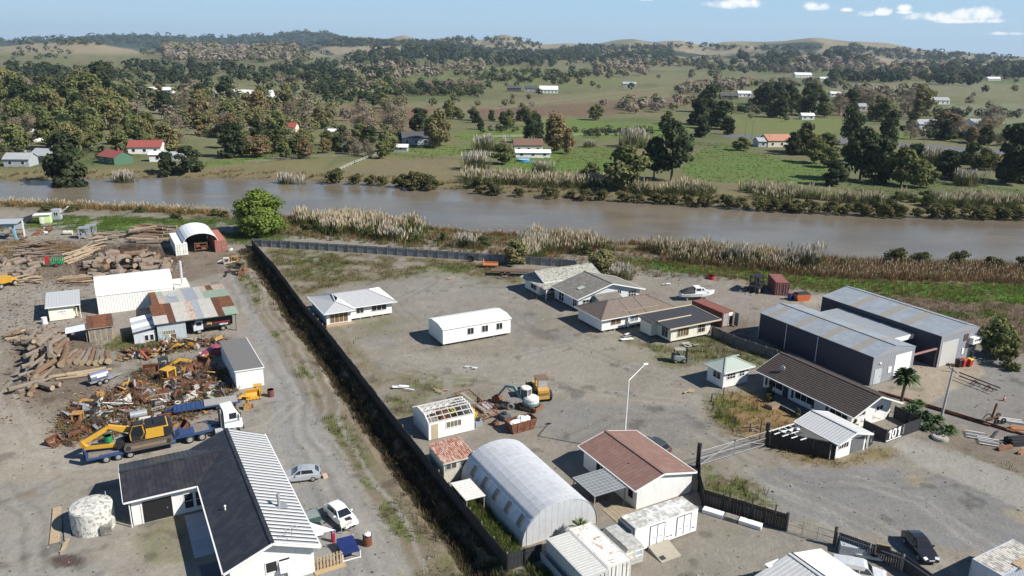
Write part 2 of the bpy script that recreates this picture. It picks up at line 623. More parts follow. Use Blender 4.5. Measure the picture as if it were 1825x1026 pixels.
put(smooth(far_m, .55,.7) * .8,(.20,.165,.095))
put(smooth(far_m, .45,.3) * .7,(.10,.13,.045))
PADS = [
 ([(890,300),(905,280),(1010,265),(1095,260),(1100,300),(1060,325),(960,330),(895,312)], (.125,.185,.042)),
 ([(1215,300),(1240,270),(1290,258),(1400,285),(1475,290),(1470,325),(1330,330),(1230,320)], (.125,.18,.045)),
 ([(560,318),(600,292),(720,268),(870,258),(872,285),(800,330),(640,326)], (.195,.185,.085)),
 ([(650,272),(720,262),(870,256),(868,272),(720,285)], (.15,.19,.055)),
 ([(800,240),(960,212),(1240,222),(1225,243),(1010,248),(835,252)], (.135,.19,.045)),
 ([(620,188),(880,178),(1240,150),(1260,178),(880,205),(650,200)], (.20,.185,.095)),
 ([(570,188),(780,194),(740,218),(590,222)], (.19,.125,.07)),
 ([(840,196),(1230,170),(1260,182),(1080,205),(840,214)], (.175,.12,.075)),
 ([(1300,208),(1500,214),(1500,240),(1330,250)], (.16,.19,.06)),
 ([(1690,186),(1825,186),(1900,222),(1690,215)], (.19,.205,.12)),
 ([(1340,155),(1680,142),(1825,150),(1825,180),(1500,165)], (.19,.19,.105)),
 ([(690,128),(840,118),(1000,125),(980,140),(700,146)], (.15,.18,.06)),
 ([(690,146),(860,140),(860,152),(690,156)], (.17,.115,.075)),
 ([(330,306),(400,282),(560,282),(600,276),(560,318),(380,318)], (.20,.18,.085)),
 ([(340,292),(480,278),(480,284),(340,300)], (.12,.19,.04)),
 ([(150,318),(200,296),(330,300),(330,318)], (.15,.18,.05)),
 ([(0,322),(0,298),(110,300),(150,318)], (.16,.165,.06)),
 ([(960,136),(1220,130),(1200,146),(1000,152)], (.18,.18,.085)),
 ([(1100,118),(1250,112),(1250,124),(1100,128)], (.19,.185,.09)),
 ([(400,150),(580,142),(600,150),(420,160)], (.19,.175,.075)),
 ([(180,196),(255,190),(250,220),(200,222)], (.19,.165,.12)),
 ([(880,214),(1000,205),(1040,212),(900,222)], (.20,.185,.085)),
 ([(1240,186),(1340,186),(1340,204),(1250,210)], (.155,.175,.06)),
 ([(640,222),(790,220),(790,235),(650,240)], (.185,.145,.08)),
 ([(860,150),(1100,140),(1110,150),(880,160)], (.16,.175,.065)),
 ([(1130,136),(1330,134),(1330,150),(1120,148)], (.19,.18,.09)),
 ([(400,222),(520,226),(500,246),(380,240)], (.15,.165,.06)),
 ([(240,236),(340,238),(330,262),(230,262)], (.165,.165,.07)),
 ([(1480,232),(1620,232),(1640,250),(1500,245)], (.145,.175,.055)),
 ([(1650,262),(1825,270),(1825,290),(1640,280)], (.17,.15,.09)),
]
for pts, col in PADS:
 m = area(pts, 0,.15)
 put(m * (.8 + .2 * n_mid), col)
 put(m * smooth(far_m, .5,.68) * .45,(col[0] * 1.15, col[1] * .85, col[2] * 1.2))
put(area([(0,150),(600,138),(640,250),(300,262),(0,262)]) * (.35 + .5 * smooth(far_m, .4,.6)),(.215,.20,.11))
dfar = RR - np.interp(AZ, FA, FR)
put(smooth(26 - dfar, 0,14) * (dfar > -14) * (.5 + .5 * n_mid),(.20,.165,.085))
put(smooth(5 - dfar, 0,5) * (dfar > -20),(.13,.095,.065))
m = area([(1290,240),(1500,246),(1700,262),(1825,270),(1825,276),(1700,270),(1500,254),(1290,246)], 0,.05)
put(m, (.16,.16,.165))
put(area([(0,0),(0,0),(0,0)]),(0,0,0))
hill = smooth(GZ, 6,22) * (RR > 1500)
hn = fbm(GX, GY, 260,4,71)
hm = fbm(GX, GY, 90,4,73)
put(hill, (.29,.24,.155))
put(hill * smooth(hn, .52,.66) * .8,(.18,.178,.10))
back = (RR > 5000) * (AZ < P(700,100).x / 1e9 + azel(690,90)[0])
dark = np.maximum(back * 1.0, smooth(hn + .5 * (hm - .5),.60,.66) * (RR > 2100) * (RR < 4200))
put(hill * dark, (.035,.05,.032))
near = np.interp(AZ, NA, NR)
dn = near - RR
put((dn > 0) * 1.0, GRAVEL)
side = (dn > -6) * smooth(20 - dn, 0,7)
put(side, (.19,.145,.075))
put(side * smooth(n_mid, .5,.66),(.13,.155,.05))
put(smooth(3 - dn, 0,4) * (dn > -25) * (dn < 6),(.115,.09,.065))
land = (dn > 8) & (RR < 260)
put(land * smooth(n_big, .42,.62) * .55,(.285,.25,.205))
put(land * smooth(n_mid, .52,.72) * .5,(.225,.21,.195))
put(land * smooth(n_fin, .60,.78) * .35,(.31,.285,.25))
for pts, col, k in (
  ([(0,430),(120,430),(300,440),(420,450),(420,480),(330,500),(200,500),(60,510),(0,500)], (.16,.118,.085),.85),
  ([(120,455),(230,430),(310,440),(320,470),(200,500),(130,500)], (.098,.068,.05),.9),
  ([(0,590),(120,580),(190,640),(180,740),(110,760),(0,720)], (.20,.155,.115),.8),
  ([(30,600),(150,590),(200,650),(150,710),(60,715)], (.135,.10,.075),.8),
  ([(0,500),(170,500),(180,590),(60,620),(0,610)], (.265,.235,.2),.7),
  ([(0,720),(140,760),(140,860),(0,860)], (.31,.265,.205),.75),
  ([(0,870),(90,850),(160,980),(200,1060),(0,1060)], (.27,.255,.225),.6),
  ([(0,435),(55,425),(130,440),(60,460),(0,470)], (.30,.20,.095),.7),
  ([(105,795),(150,715),(300,660),(410,665),(410,715),(320,755)], (.17,.14,.112),.6),
  ([(212,645),(240,616),(400,602),(405,614),(300,630)], (.19,.155,.12),.5)):
 put(area(pts) * k * (.6 + .6 * n_mid), col)
for pts in ([(0,392),(120,384),(430,392),(430,404),(280,398),(100,404),(0,410)], [(90,398),(200,390),(300,398),(400,408),(440,430),(330,430),(290,418),(110,412)], [(400,405),(500,402),(520,425),(440,432),(410,430)]):
 put(area(pts) * smooth(n_mid, .28,.45),(.105,.165,.035))
LANE = [(392,470),(440,466),(500,540),(590,665),(700,830),(800,1060),(500,1060),(470,800),(490,740),(470,640),(440,560)]
put(area(LANE, 0,.5) * .8,(.272,.258,.238))
put(area([(520,600),(560,600),(690,850),(760,1040),(700,1040),(600,800)], 0,.8) * .45,(.315,.285,.235))
put(area([(430,520),(470,520),(560,720),(640,920),(640,1060),(560,1060),(520,840)], 0,.8) * .35,(.235,.23,.225))
gb = -GX * ST + GY * CT
ga = GX * CT + GY * ST - (np.interp(gb, FB, FA_) - 28.2)
verge = smooth(ga, 20.0,21.5) * smooth(27.9 - ga, 0,.4) * smooth(gb, 44,48) * smooth(178 - gb, 0,6)
put(verge * (.75 + .3 * n_mid),(.215,.172,.115))
put(verge * smooth(24.0 - ga, 0,1.5) * smooth(n_mid, .46,.62),(.145,.155,.06))
put(verge * smooth(1.2 - np.abs(ga - 26.2),0,.8) * .8,(.09,.08,.055))
for pts, k in (([(470,440),(900,472),(960,500),(880,505),(800,490),(640,500),(560,520),(560,570),(520,520)], 1.25),
    ([(560,575),(600,590),(640,625),(690,700),(745,700),(750,745),(700,740),(620,650)], .9),
    ([(700,655),(860,670),(900,690),(840,720),(730,700),(690,690)], .7),
    ([(650,560),(720,560),(740,590),(620,600)], .5),
    ([(870,590),(780,620),(790,640),(900,605)], .5),
    ([(1080,595),(1200,620),(1260,640),(1240,665),(1150,650),(1090,640)], .75),
    ([(1200,580),(1400,620),(1380,660),(1300,660),(1230,640)], .85),
    ([(1000,560),(1060,570),(1040,590),(980,570)], .6),
    ([(1260,715),(1345,700),(1425,745),(1470,768),(1385,800),(1310,780),(1262,745)], 1.3),
    ([(1380,795),(1480,820),(1560,800),(1600,790),(1590,815),(1490,832),(1390,815)], 1.0),
    ([(1250,825),(1330,860),(1395,905),(1250,880)], 1.1),
    ([(1240,950),(1320,955),(1300,970),(1240,965)], .7),
    ([(1150,980),(1250,930),(1300,950),(1260,990),(1170,1010)], .55),
    ([(850,890),(960,980),(900,985),(845,930)], 1.0),
    ([(680,1060),(760,960),(930,990),(1000,1060)], .6),
    ([(1630,770),(1690,790),(1825,850),(1825,870),(1660,790)], 1.0),
    ([(190,600),(300,596),(320,622),(240,628),(180,622)], 1.6),
    ([(230,950),(330,900),(340,1000),(260,1010)], .45)):
 m = area(pts) * k
 put(m * smooth(n_mid, .33,.52),(.185,.155,.085))
 put(m * smooth(n_big * .5 + n_fin * .5,.48,.62) * .8,(.125,.145,.045))
m = area([(1260,715),(1345,700),(1425,745),(1470,768),(1385,800),(1310,780),(1262,745)])
put(m * smooth(n_big, .3,.5),(.27,.18,.085))
put(m * smooth(n_mid, .56,.68),(.15,.155,.05))
put(area([(1380,795),(1480,820),(1560,800),(1600,790),(1590,815),(1490,832),(1390,815)]) * .8,(.235,.165,.08))
for pts, col, k in (([(690,620),(900,640),(1100,600),(1180,650),(1000,690),(760,660)], (.31,.275,.225),.7),
     ([(760,480),(900,500),(960,560),(900,600),(760,570),(680,530)], (.275,.25,.215),.6),
     ([(900,700),(1100,720),(1240,720),(1230,800),(1000,790)], (.232,.218,.2),.7),
     ([(1330,840),(1560,830),(1700,850),(1825,920),(1825,990),(1600,960),(1400,920)], (.222,.218,.212),.85),
     ([(1240,940),(1420,970),(1340,1040),(1200,1040)], (.27,.245,.205),.7),
     ([(945,585),(985,590),(1000,605),(960,603)], (.155,.13,.105),.8),
     ([(1150,725),(1180,724),(1185,733),(1152,735)], (.12,.105,.09),.9),
     ([(1232,752),(1258,753),(1256,765),(1232,763)], (.15,.14,.12),.9),
     ([(1615,845),(1650,842),(1660,862),(1630,865)], (.33,.27,.175),.95),
     ([(1780,905),(1825,915),(1825,935),(1790,920)], (.35,.30,.2),.9),
     ([(82,998),(100,988),(140,988),(158,995),(140,1008),(100,1012)], (.085,.055,.045),1.0),
     ([(20,885),(60,870),(70,880),(30,895)], (.19,.14,.1),.8)):
 put(area(pts, 0,.45) * k * (.7 + .4 * n_mid), col)
def track_mark(pts, col, k, gap=1.7, w=.5):
 q = [P(*p) for p in pts]
 for a, b_ in zip(q[:-1], q[1:]):
  d = b_ - a
  ln = d.length
  d = d / ln
  bx_ = (GX > min(a.x, b_.x) - 3) & (GX < max(a.x, b_.x) + 3) & (GY > min(a.y, b_.y) - 3) & (GY < max(a.y, b_.y) + 3)
  rx, ry = GX[bx_] - a.x + (n_big[bx_] - .5) * 3, GY[bx_] - a.y + (n_big[bx_] - .5) * 3
  s_, t_ = rx * d.x + ry * d.y, rx * -d.y + ry * d.x
  m = np.maximum(smooth(w - np.abs(t_ - gap / 2),0, w), smooth(w - np.abs(t_ + gap / 2),0, w)) * (s_ > 0) * (s_ < ln)
  mm = (np.clip(m * k * (.45 + n_mid[bx_] * 1.9),0,1))[..., None]
  C[bx_] = C[bx_] * (1 - mm) + np.array(col) * mm
for pts, lt, k in (([(450,480),(520,600),(600,750),(680,900),(740,1026)], 1,.6),([(440,500),(500,640),(560,780),(620,900),(660,1026)], 1,.5),([(470,620),(540,760),(600,900),(640,1026)], 0,.4),
     ([(700,640),(860,650),(1000,620),(1110,590)], 1,.6),([(700,655),(900,690),(1080,700),(1220,720)], 1,.5),([(760,590),(700,540),(780,500),(920,510)], 0,.4),([(900,560),(960,600),(1100,650),(1230,690)], 0,.4),([(1000,790),(1110,740),(1240,740)], 0,.4),
     ([(1250,770),(1330,830),(1450,880),(1600,960),(1700,1026)], 1,.6),([(1290,800),(1420,850),(1560,870),(1700,860),(1825,900)], 0,.45),([(1350,860),(1480,920),(1560,1000)], 1,.4),([(1500,850),(1640,900),(1800,1000)], 1,.45),([(1200,560),(1300,535),(1400,540),(1460,535)], 1,.5),
     ([(0,520),(100,530),(180,545)], 1,.5),([(0,560),(80,600),(20,700),(60,800),(200,830)], 1,.5),([(0,800),(150,830),(330,800),(480,760),(520,720)], 1,.5),([(20,900),(120,850),(260,850)], 0,.4),([(190,650),(280,650),(400,640)], 1,.4),([(320,480),(400,500),(450,560)], 0,.5),([(0,860),(60,940),(40,1026)], 0,.4),([(480,800),(600,820),(660,870)], 1,.3)):
 track_mark(pts, (.325,.295,.25) if lt else (.19,.172,.15), k)
put(area([(1000,455),(1130,470),(1260,490),(1330,520),(1440,520),(1500,510),(1640,560),(1740,610),(1900,660),(1900,500),(1500,480),(1250,465)]) * .9,(.20,.155,.115))
G1 = area([(1090,456),(1250,474),(1420,488),(1560,500),(1900,506),(1900,560),(1640,545),(1480,524),(1420,514),(1300,500),(1160,482)])
put(G1 * smooth(n_mid, .18,.34),(.125,.205,.04))
put(G1 * smooth(n_big, .5,.6) * .7,(.15,.165,.05))
G2 = area([(1540,520),(1900,545),(1900,650),(1760,610),(1640,560)])
put(G2,(.175,.125,.085))
put(G2 * smooth(n_mid, .5,.62),(.125,.16,.045))
put(area([(1180,530),(1300,515),(1420,530),(1480,545),(1350,570),(1250,560)]) * .8,(.275,.235,.2))
put(area([(1390,528),(1480,522),(1490,545),(1420,548)]) * .8,(.36,.32,.26))
put(area([(1215,560),(1350,575),(1350,625),(1270,605)]) * .8,(.165,.125,.095))
put(area([(1610,660),(1660,640),(1745,628),(1765,645),(1760,665),(1690,700),(1640,735),(1590,700)], 0,.12),(.345,.285,.215))
put(area([(1730,632),(1780,640),(1900,690),(1900,830),(1780,775),(1640,735),(1690,700),(1762,668)], 0,.15),(.235,.22,.2))
put(area([(1590,795),(1620,778),(1660,785),(1900,880),(1900,945),(1760,880),(1640,830)], 0,.06),(.33,.305,.265))
put(area([(1640,740),(1720,770),(1800,800),(1900,850),(1900,870),(1680,790)]) * .7,(.19,.145,.105))
for pts, k in (([(1590,700),(1640,735),(1690,700),(1680,690)], .35),([(1650,760),(1720,700),(1790,690),(1900,740),(1900,800)], .3)):
 put(area(pts) * k * n_mid, (.2,.14,.1))
C *= np.where(RR < 260,(0.85 + 0.28 * fbm(GX, GY, 20,4,91)) * (1 - .34 * smooth(fbm(GX, GY, 3.2,3,93),.70,.78)),1.0)[..., None]
C *= (1 + .10 * ((ga < 20) & (RR < 230) & (dn > 8)))[..., None]
C *= (0.90 + 0.20 * n_fin)[..., None] * np.array([.795,.815,.83])
C *= (0.93 + 0.14 * fbm(GX, GY, .35,2,81))[..., None] * np.where(RR < 260,1,1)[..., None]
gm = bpy.data.materials.new('ground_cover')
gm.use_nodes = True
t = NT(gm.node_tree)
b = t.n['Principled BSDF']
at = t.node('ShaderNodeVertexColor', layer_name='gcol')
ge = t.node('ShaderNodeNewGeometry')
f1 = t.noise(ge.outputs['Position'], 2.6,5,0.7)
f2 = t.noise(ge.outputs['Position'], 0.35,4,0.6)
f3 = t.noise(ge.outputs['Position'], 0.045,4,0.6)
k = t.math('ADD', 0.42, t.math('MULTIPLY', f1,0.62))
k = t.math('ADD', k, t.math('MULTIPLY', f2,0.34))
k = t.math('ADD', k, t.math('MULTIPLY', f3,0.20))
cs = t.node('ShaderNodeVectorMath', operation='SCALE')
t.link(at.outputs[0], cs.inputs[0])
t.link(k, cs.inputs['Scale'])
t.link(cs.outputs[0], b.inputs['Base Color'])
b.inputs['Roughness'].default_value = 0.95
b.inputs['Specular IOR Level'].default_value = 0.15
bn = t.node('ShaderNodeBump')
bn.inputs['Strength'].default_value = 0.55
bn.inputs['Distance'].default_value = 0.18
t.link(t.noise(ge.outputs['Position'], 1.6,6,0.7), bn.inputs['Height'])
t.link(bn.outputs[0], b.inputs['Normal'])
nr_, nc_ = GX.shape
idx = np.arange(nr_ * nc_).reshape(nr_, nc_)
F = np.stack([idx[:-1, :-1], idx[:-1,1:], idx[1:, 1:], idx[1:, :-1]], -1).reshape(-1,4)
V = np.stack([GX, GY, GZ], -1).reshape(-1,3)
V = np.concatenate([V, [[0,0,0]]])
Cc = np.concatenate([C.reshape(-1,3), [[.26,.24,.21]]])
ground = np_obj('ground', V, F, gm, Cc, smooth=True)
tri = [(idx[0, i], idx[0, i + 1], nr_ * nc_) for i in range(nc_ - 1)]
tag(np_obj('ground', V[np.unique(tri)], np.searchsorted(np.unique(tri), np.array(tri)), gm, Cc[np.unique(tri)]), kind='structure')
tag(ground, kind='structure')
base = MB().poly([(-14000,-14000,-6),(14000,-14000,-6),(14000,14000,-6),(-14000,14000,-6)]).build('terrain', mat('far_earth', (.16,.15,.09)))
tag(base, kind='structure')
wm = bpy.data.materials.new('muddy_water')
wm.use_nodes = True
t = NT(wm.node_tree)
b = t.n['Principled BSDF']
ge = t.node('ShaderNodeNewGeometry')
mp = t.node('ShaderNodeMapping')
mp.inputs['Scale'].default_value = (.6,1.0,1)
mp.inputs['Rotation'].default_value = (0,0,.35)
t.link(ge.outputs['Position'], mp.inputs[0])
w1 = t.noise(mp.outputs[0], 0.05,4,0.6)
mp2 = t.node('ShaderNodeMapping')
mp2.inputs['Scale'].default_value = (.012,.11,1)
mp2.inputs['Rotation'].default_value = (0,0,.3)
t.link(ge.outputs['Position'], mp2.inputs[0])
t.link(t.math('ADD', .04, t.math('MULTIPLY', t.noise(mp2.outputs[0], 1.0,4,.6),.42)), b.inputs['Roughness'])
t.link(t.mixc(t.ramp(w1,.35,.65),(.135,.112,.082),(.17,.142,.105)), b.inputs['Base Color'])
b.inputs['Specular IOR Level'].default_value = 0.4
b.inputs['IOR'].default_value = 1.33
bn = t.node('ShaderNodeBump')
bn.inputs['Strength'].default_value = 0.14
bn.inputs['Distance'].default_value = 0.06
t.link(t.noise(mp.outputs[0], 1.3,4,0.62), bn.inputs['Height'])
t.link(bn.outputs[0], b.inputs['Normal'])
wa = np.linspace(-1.2,1.2,160)
wn, wf = np.interp(wa, NA, NR) - 14, np.interp(wa, FA, FR) + 14
WV = np.concatenate([np.stack([np.sin(wa) * wn, np.cos(wa) * wn, np.full(160, WZ)], -1), np.stack([np.sin(wa) * wf, np.cos(wa) * wf, np.full(160, WZ)], -1)])
WF = np.array([(i, 160 + i, 161 + i, i + 1) for i in range(159)])
tag(np_obj('river', WV, WF, wm), kind='structure')
def gz(x, y):
 return float(ground_z(np.array([x]), np.array([y]))[0])
# --- shared finishes
W_WHITE = boards('white_boards', (.74,.735,.71), rough=.6, var=.06, col2=(.46,.44,.38), amt=.5, lo=.52, hi=.75, scale=1.1, stretch=(1.6,1.6,.3))
W_PLAIN = mat('white_paint', (.74,.735,.715), rough=.5, var=.05, col2=(.46,.43,.37), amt=.45, lo=.53, hi=.75, scale=1.1, stretch=(1.6,1.6,.3))
W_CREAM = boards('cream_boards', (.68,.66,.56), pitch=.2, axis='X', rough=.6, var=.06, col2=(.45,.42,.32), amt=.3)
W_GREYWHITE = boards('old_white_boards', (.56,.56,.54), rough=.75, var=.08, col2=(.33,.32,.29), amt=.5)
TRIM = mat('trim_white', (.72,.715,.69), rough=.45, var=.03)
DARKGLASS = mat('window_glass', (.018,.021,.026), rough=.08, var=.1, spec=.7)
STEEL = mat('galvanised_steel', (.36,.375,.39), rough=.45, metal=.35, var=.06)
DARKSTEEL = mat('dark_steel', (.03,.031,.034), rough=.55, var=.1)
RUST = mat('rust', (.17,.072,.038), rough=.9, var=.25, scale=1.1, col2=(.075,.035,.024), amt=.8, lo=.42, hi=.6)
RUST_O = mat('orange_rust', (.225,.093,.043), rough=.9, var=.22, scale=1.0, col2=(.12,.05,.03), amt=.8, lo=.42, hi=.62)
TYRE = mat('tyre_rubber', (.02,.02,.021), rough=.85, var=.15)
RIMW = mat('pale_rim', (.27,.27,.26), rough=.45, var=.06)
CONC = mat('concrete', (.36,.34,.30), rough=.9, var=.08, col2=(.22,.21,.18), amt=.5)
BLACKPAINT = mat('black_paint', (.018,.018,.02), rough=.6, var=.12)
WOOD_GREY = mat('weathered_wood', (.25,.23,.20), rough=.9, var=.16, scale=2.5, stretch=(1,1,.2), col2=(.14,.125,.105), amt=.7)
WOOD_TAN = mat('sawn_timber', (.40,.30,.19), rough=.85, var=.12, scale=2.0, col2=(.26,.19,.12), amt=.5)
YELLOW = mat('machine_yellow', (.54,.30,.035), rough=.5, var=.08, col2=(.28,.15,.05), amt=.35, lo=.52, hi=.7)
OLDYELLOW = mat('old_yellow_paint', (.42,.24,.075), rough=.75, var=.15, col2=(.2,.085,.035), amt=.75, lo=.46, hi=.6)
def win(parent, face, pos, u0, z0, w, h, n=2, frame=None, glass=None, rows=1, name='window', sub='pane', fw=.07):
 """face 'f' looks to -y at y=pos, 'b' to +y, 'l' to -x at x=pos, 'r' to +x; u0,z0 lower corner"""
 sgn = -1 if face in 'fl' else 1
 mb, gl = MB(), MB()
 def bx(m, ua, za, ub, zb, d0, d1):
  a, b_ = pos + sgn * d0, pos + sgn * d1
  lo_, hi_ = min(a, b_), max(a, b_)
  if face in 'fb':
   m.box(ua, lo_, za, ub, hi_, zb)
  else:
   m.box(lo_, ua, za, hi_, ub, zb)
 bx(mb, u0 - fw, z0 - fw, u0 + w + fw, z0,-.02,.07)
 bx(mb, u0 - fw, z0 + h, u0 + w + fw, z0 + h + fw, -.02,.06)
 bx(mb, u0 - fw, z0, u0, z0 + h, -.02,.055)
 bx(mb, u0 + w, z0, u0 + w + fw, z0 + h, -.02,.055)
 for i in range(1, n):
  c = u0 + w * i / n
  bx(mb, c - fw * .4, z0, c + fw * .4, z0 + h, -.02,.05)
 for j in range(1, rows):
  c = z0 + h * j / rows
  for i in range(n):
   bx(mb, u0 + w * i / n + (fw * .4 if i else 0), c - fw * .3, u0 + w * (i + 1) / n - (fw * .4 if i < n - 1 else 0), c + fw * .3,-.02,.045)
 f = mb.build(name, frame or TRIM, parent)
 bx(gl, u0 + .004, z0 + .004, u0 + w - .004, z0 + h - .004,-.012,.012)
 gl.build(sub, glass or DARKGLASS, f)
 return f
def door(parent, face, pos, u0, z0, w, h, m, slats=0, name='door', handle=True):
 sgn = -1 if face in 'fl' else 1
 mb = MB()
 def bx(m_, ua, za, ub, zb, d0, d1):
  a, b_ = pos + sgn * d0, pos + sgn * d1
  lo_, hi_ = min(a, b_), max(a, b_)
  if face in 'fb':
   m_.box(ua, lo_, za, ub, hi_, zb)
  else:
   m_.box(lo_, ua, za, hi_, ub, zb)
 bx(mb, u0, z0, u0 + w, z0 + h, -.02,.03)
 for j in range(slats):
  c = z0 + h * (j + .5) / slats
  bx(mb, u0 + .02, c - h / slats * .3, u0 + w - .02, c + h / slats * .3,.026,.05)
 o = mb.build(name, m, parent)
 if handle:
  hb = MB()
  bx(hb, u0 + w * .82, z0 + h * .45, u0 + w * .82 + .08, z0 + h * .45 + .12,.028,.09)
  hb.build('handle', STEEL, o)
 return o
def wall_box(parent, x0, y0, x1, y1, h, m, z0=0.0, name='wall', axis=None, zr=None, ridge=None, z_eave2=None):
 """walls; with axis a gable: the ridge runs along that axis at height zr"""
 mb = MB()
 if axis == 'y':
  r = (x0 + x1) / 2 if ridge is None else ridge
  mb.prism([(x0, z0),(x1, z0),(x1, z_eave2 or h),(r, zr),(x0, h)], y0, y1, 'y')
 elif axis == 'x':
  r = (y0 + y1) / 2 if ridge is None else ridge
  mb.prism([(y0, z0),(y1, z0),(y1, z_eave2 or h),(r, zr),(y0, h)], x0, x1, 'x')
 else:
  mb.box(x0, y0, z0, x1, y1, h)
 return mb.build(name, m, parent)
def roof_face(parent, pts, m, style=None, th=.09, name='roof', d=None, label=None):
 """one slope; first edge is the eave. style: ('corr', pitch, height) ribs down the slope, ('tile', pitch, height) courses along it"""
 pts = [Vector(p) for p in pts]
 mb = MB().slab(pts, th)
 e = (pts[1] - pts[0]).normalized()
 nr = (pts[1] - pts[0]).cross(pts[2] - pts[0]).normalized()
 dn_ = nr.cross(e)
 if nr.z < 0:
  pts = pts[::-1]
 if style:
  if style[0] == 'corr':
   mb.ribs(pts, dn_, style[1], style[1] * (style[3] if len(style) > 3 else .45), style[2], inset=.004)
  else:
   mb.ribs(pts, e, style[1], style[1] * .55, style[2], inset=.004)
 o = mb.build(name, m, parent)
 if label:
  o['label'] = label
 return o
def gable(parent, x0, x1, y0, y1, ze, zr, axis, m, style=None, ridge=None, trim=None, cap=True, m2=None, label2=None, ze2=None, th=.09):
 """two slopes (plus ridge cap and barge trims)"""
 ze2 = ze if ze2 is None else ze2
 if axis == 'y':
  r = (x0 + x1) / 2 if ridge is None else ridge
  A = [(x0, y0, ze),(x0, y1, ze),(r, y1, zr),(r, y0, zr)]
  B = [(x1, y1, ze2),(x1, y0, ze2),(r, y0, zr),(r, y1, zr)]
  capb = ((r, y0 - .01, zr + .03),(r, y1 + .01, zr + .03))
  ends = [[(x0, y, ze - .07),(r, y, zr - .07),(x1, y, ze2 - .07)] for y in (y0 - .02, y1 + .02)]
  gut = [((x0 - .05, y0, ze - .06),(x0 - .05, y1, ze - .06)),((x1 + .05, y0, ze2 - .06),(x1 + .05, y1, ze2 - .06))]
 else:
  r = (y0 + y1) / 2 if ridge is None else ridge
  A = [(x0, y0, ze),(x1, y0, ze),(x1, r, zr),(x0, r, zr)]
  B = [(x1, y1, ze2),(x0, y1, ze2),(x0, r, zr),(x1, r, zr)]
  capb = ((x0 - .01, r, zr + .03),(x1 + .01, r, zr + .03))
  ends = [[(x, y0, ze - .07),(x, r, zr - .07),(x, y1, ze2 - .07)] for x in (x0 - .02, x1 + .02)]
  gut = [((x0, y0 - .05, ze - .06),(x1, y0 - .05, ze - .06)),((x0, y1 + .05, ze2 - .06),(x1, y1 + .05, ze2 - .06))]
 roof_face(parent, A, m, style, th)
 roof_face(parent, B, m2 or m, style, th, label=label2)
 if cap:
  MB().bar(capb[0], capb[1], .3,.06).build('ridge_cap', m, parent)
 if trim:
  for e in ends:
   MB().bar(e[0], e[1], .04,.2).bar(e[1], e[2], .04,.2).build('barge_board', trim, parent)
  for g in gut:
   MB().bar(g[0], g[1], .11,.12).build('gutter', trim, parent)
def hip(parent, x0, x1, y0, y1, ze, zr, rx0, rx1, m, style=None, trim=None, axis='x', ry=None, cap=None):
 """hipped roof with the ridge along x between rx0 and rx1 (or along y)"""
 sw = (lambda p: (p[1], p[0], p[2])) if axis == 'y' else (lambda p: p)
 ym = (y0 + y1) / 2 if ry is None else ry
 R0, R1 = (rx0, ym, zr),(rx1, ym, zr)
 c = [(x0, y0, ze),(x1, y0, ze),(x1, y1, ze),(x0, y1, ze)]
 fs = [[c[0], c[1], R1, R0], [c[1], c[2], R1], [c[2], c[3], R0, R1], [c[3], c[0], R0]]
 for f in fs:
  f = [sw(p) for p in f]
  if axis == 'y':
   f = [f[1], f[0]] + f[:1:-1]
  roof_face(parent, f, m, style)
 cb = MB()
 for a, b_ in ((R0, R1),(c[0], R0),(c[3], R0),(c[1], R1),(c[2], R1)):
  A, B = Vector(sw(a)), Vector(sw(b_))
  if (A - B).length > .05:
   cb.bar(A + Vector((0,0,.035)), B + Vector((0,0,.035)),.22,.05)
 cb.build('ridge_cap', cap or m, parent)
 if trim:
  g = MB()
  for i in range(4):
   A, B = Vector(sw(c[i])), Vector(sw(c[(i + 1) % 4]))
   g.bar(A - Vector((0,0,.07)), B - Vector((0,0,.07)),.1,.14)
  g.build('gutter', trim, parent)
def house(name, label, cat, a0, b0, group=None, z=0.0, rz=0.0):
 return empty(name, L(a0, b0, z), TH + rz, label, cat, group)
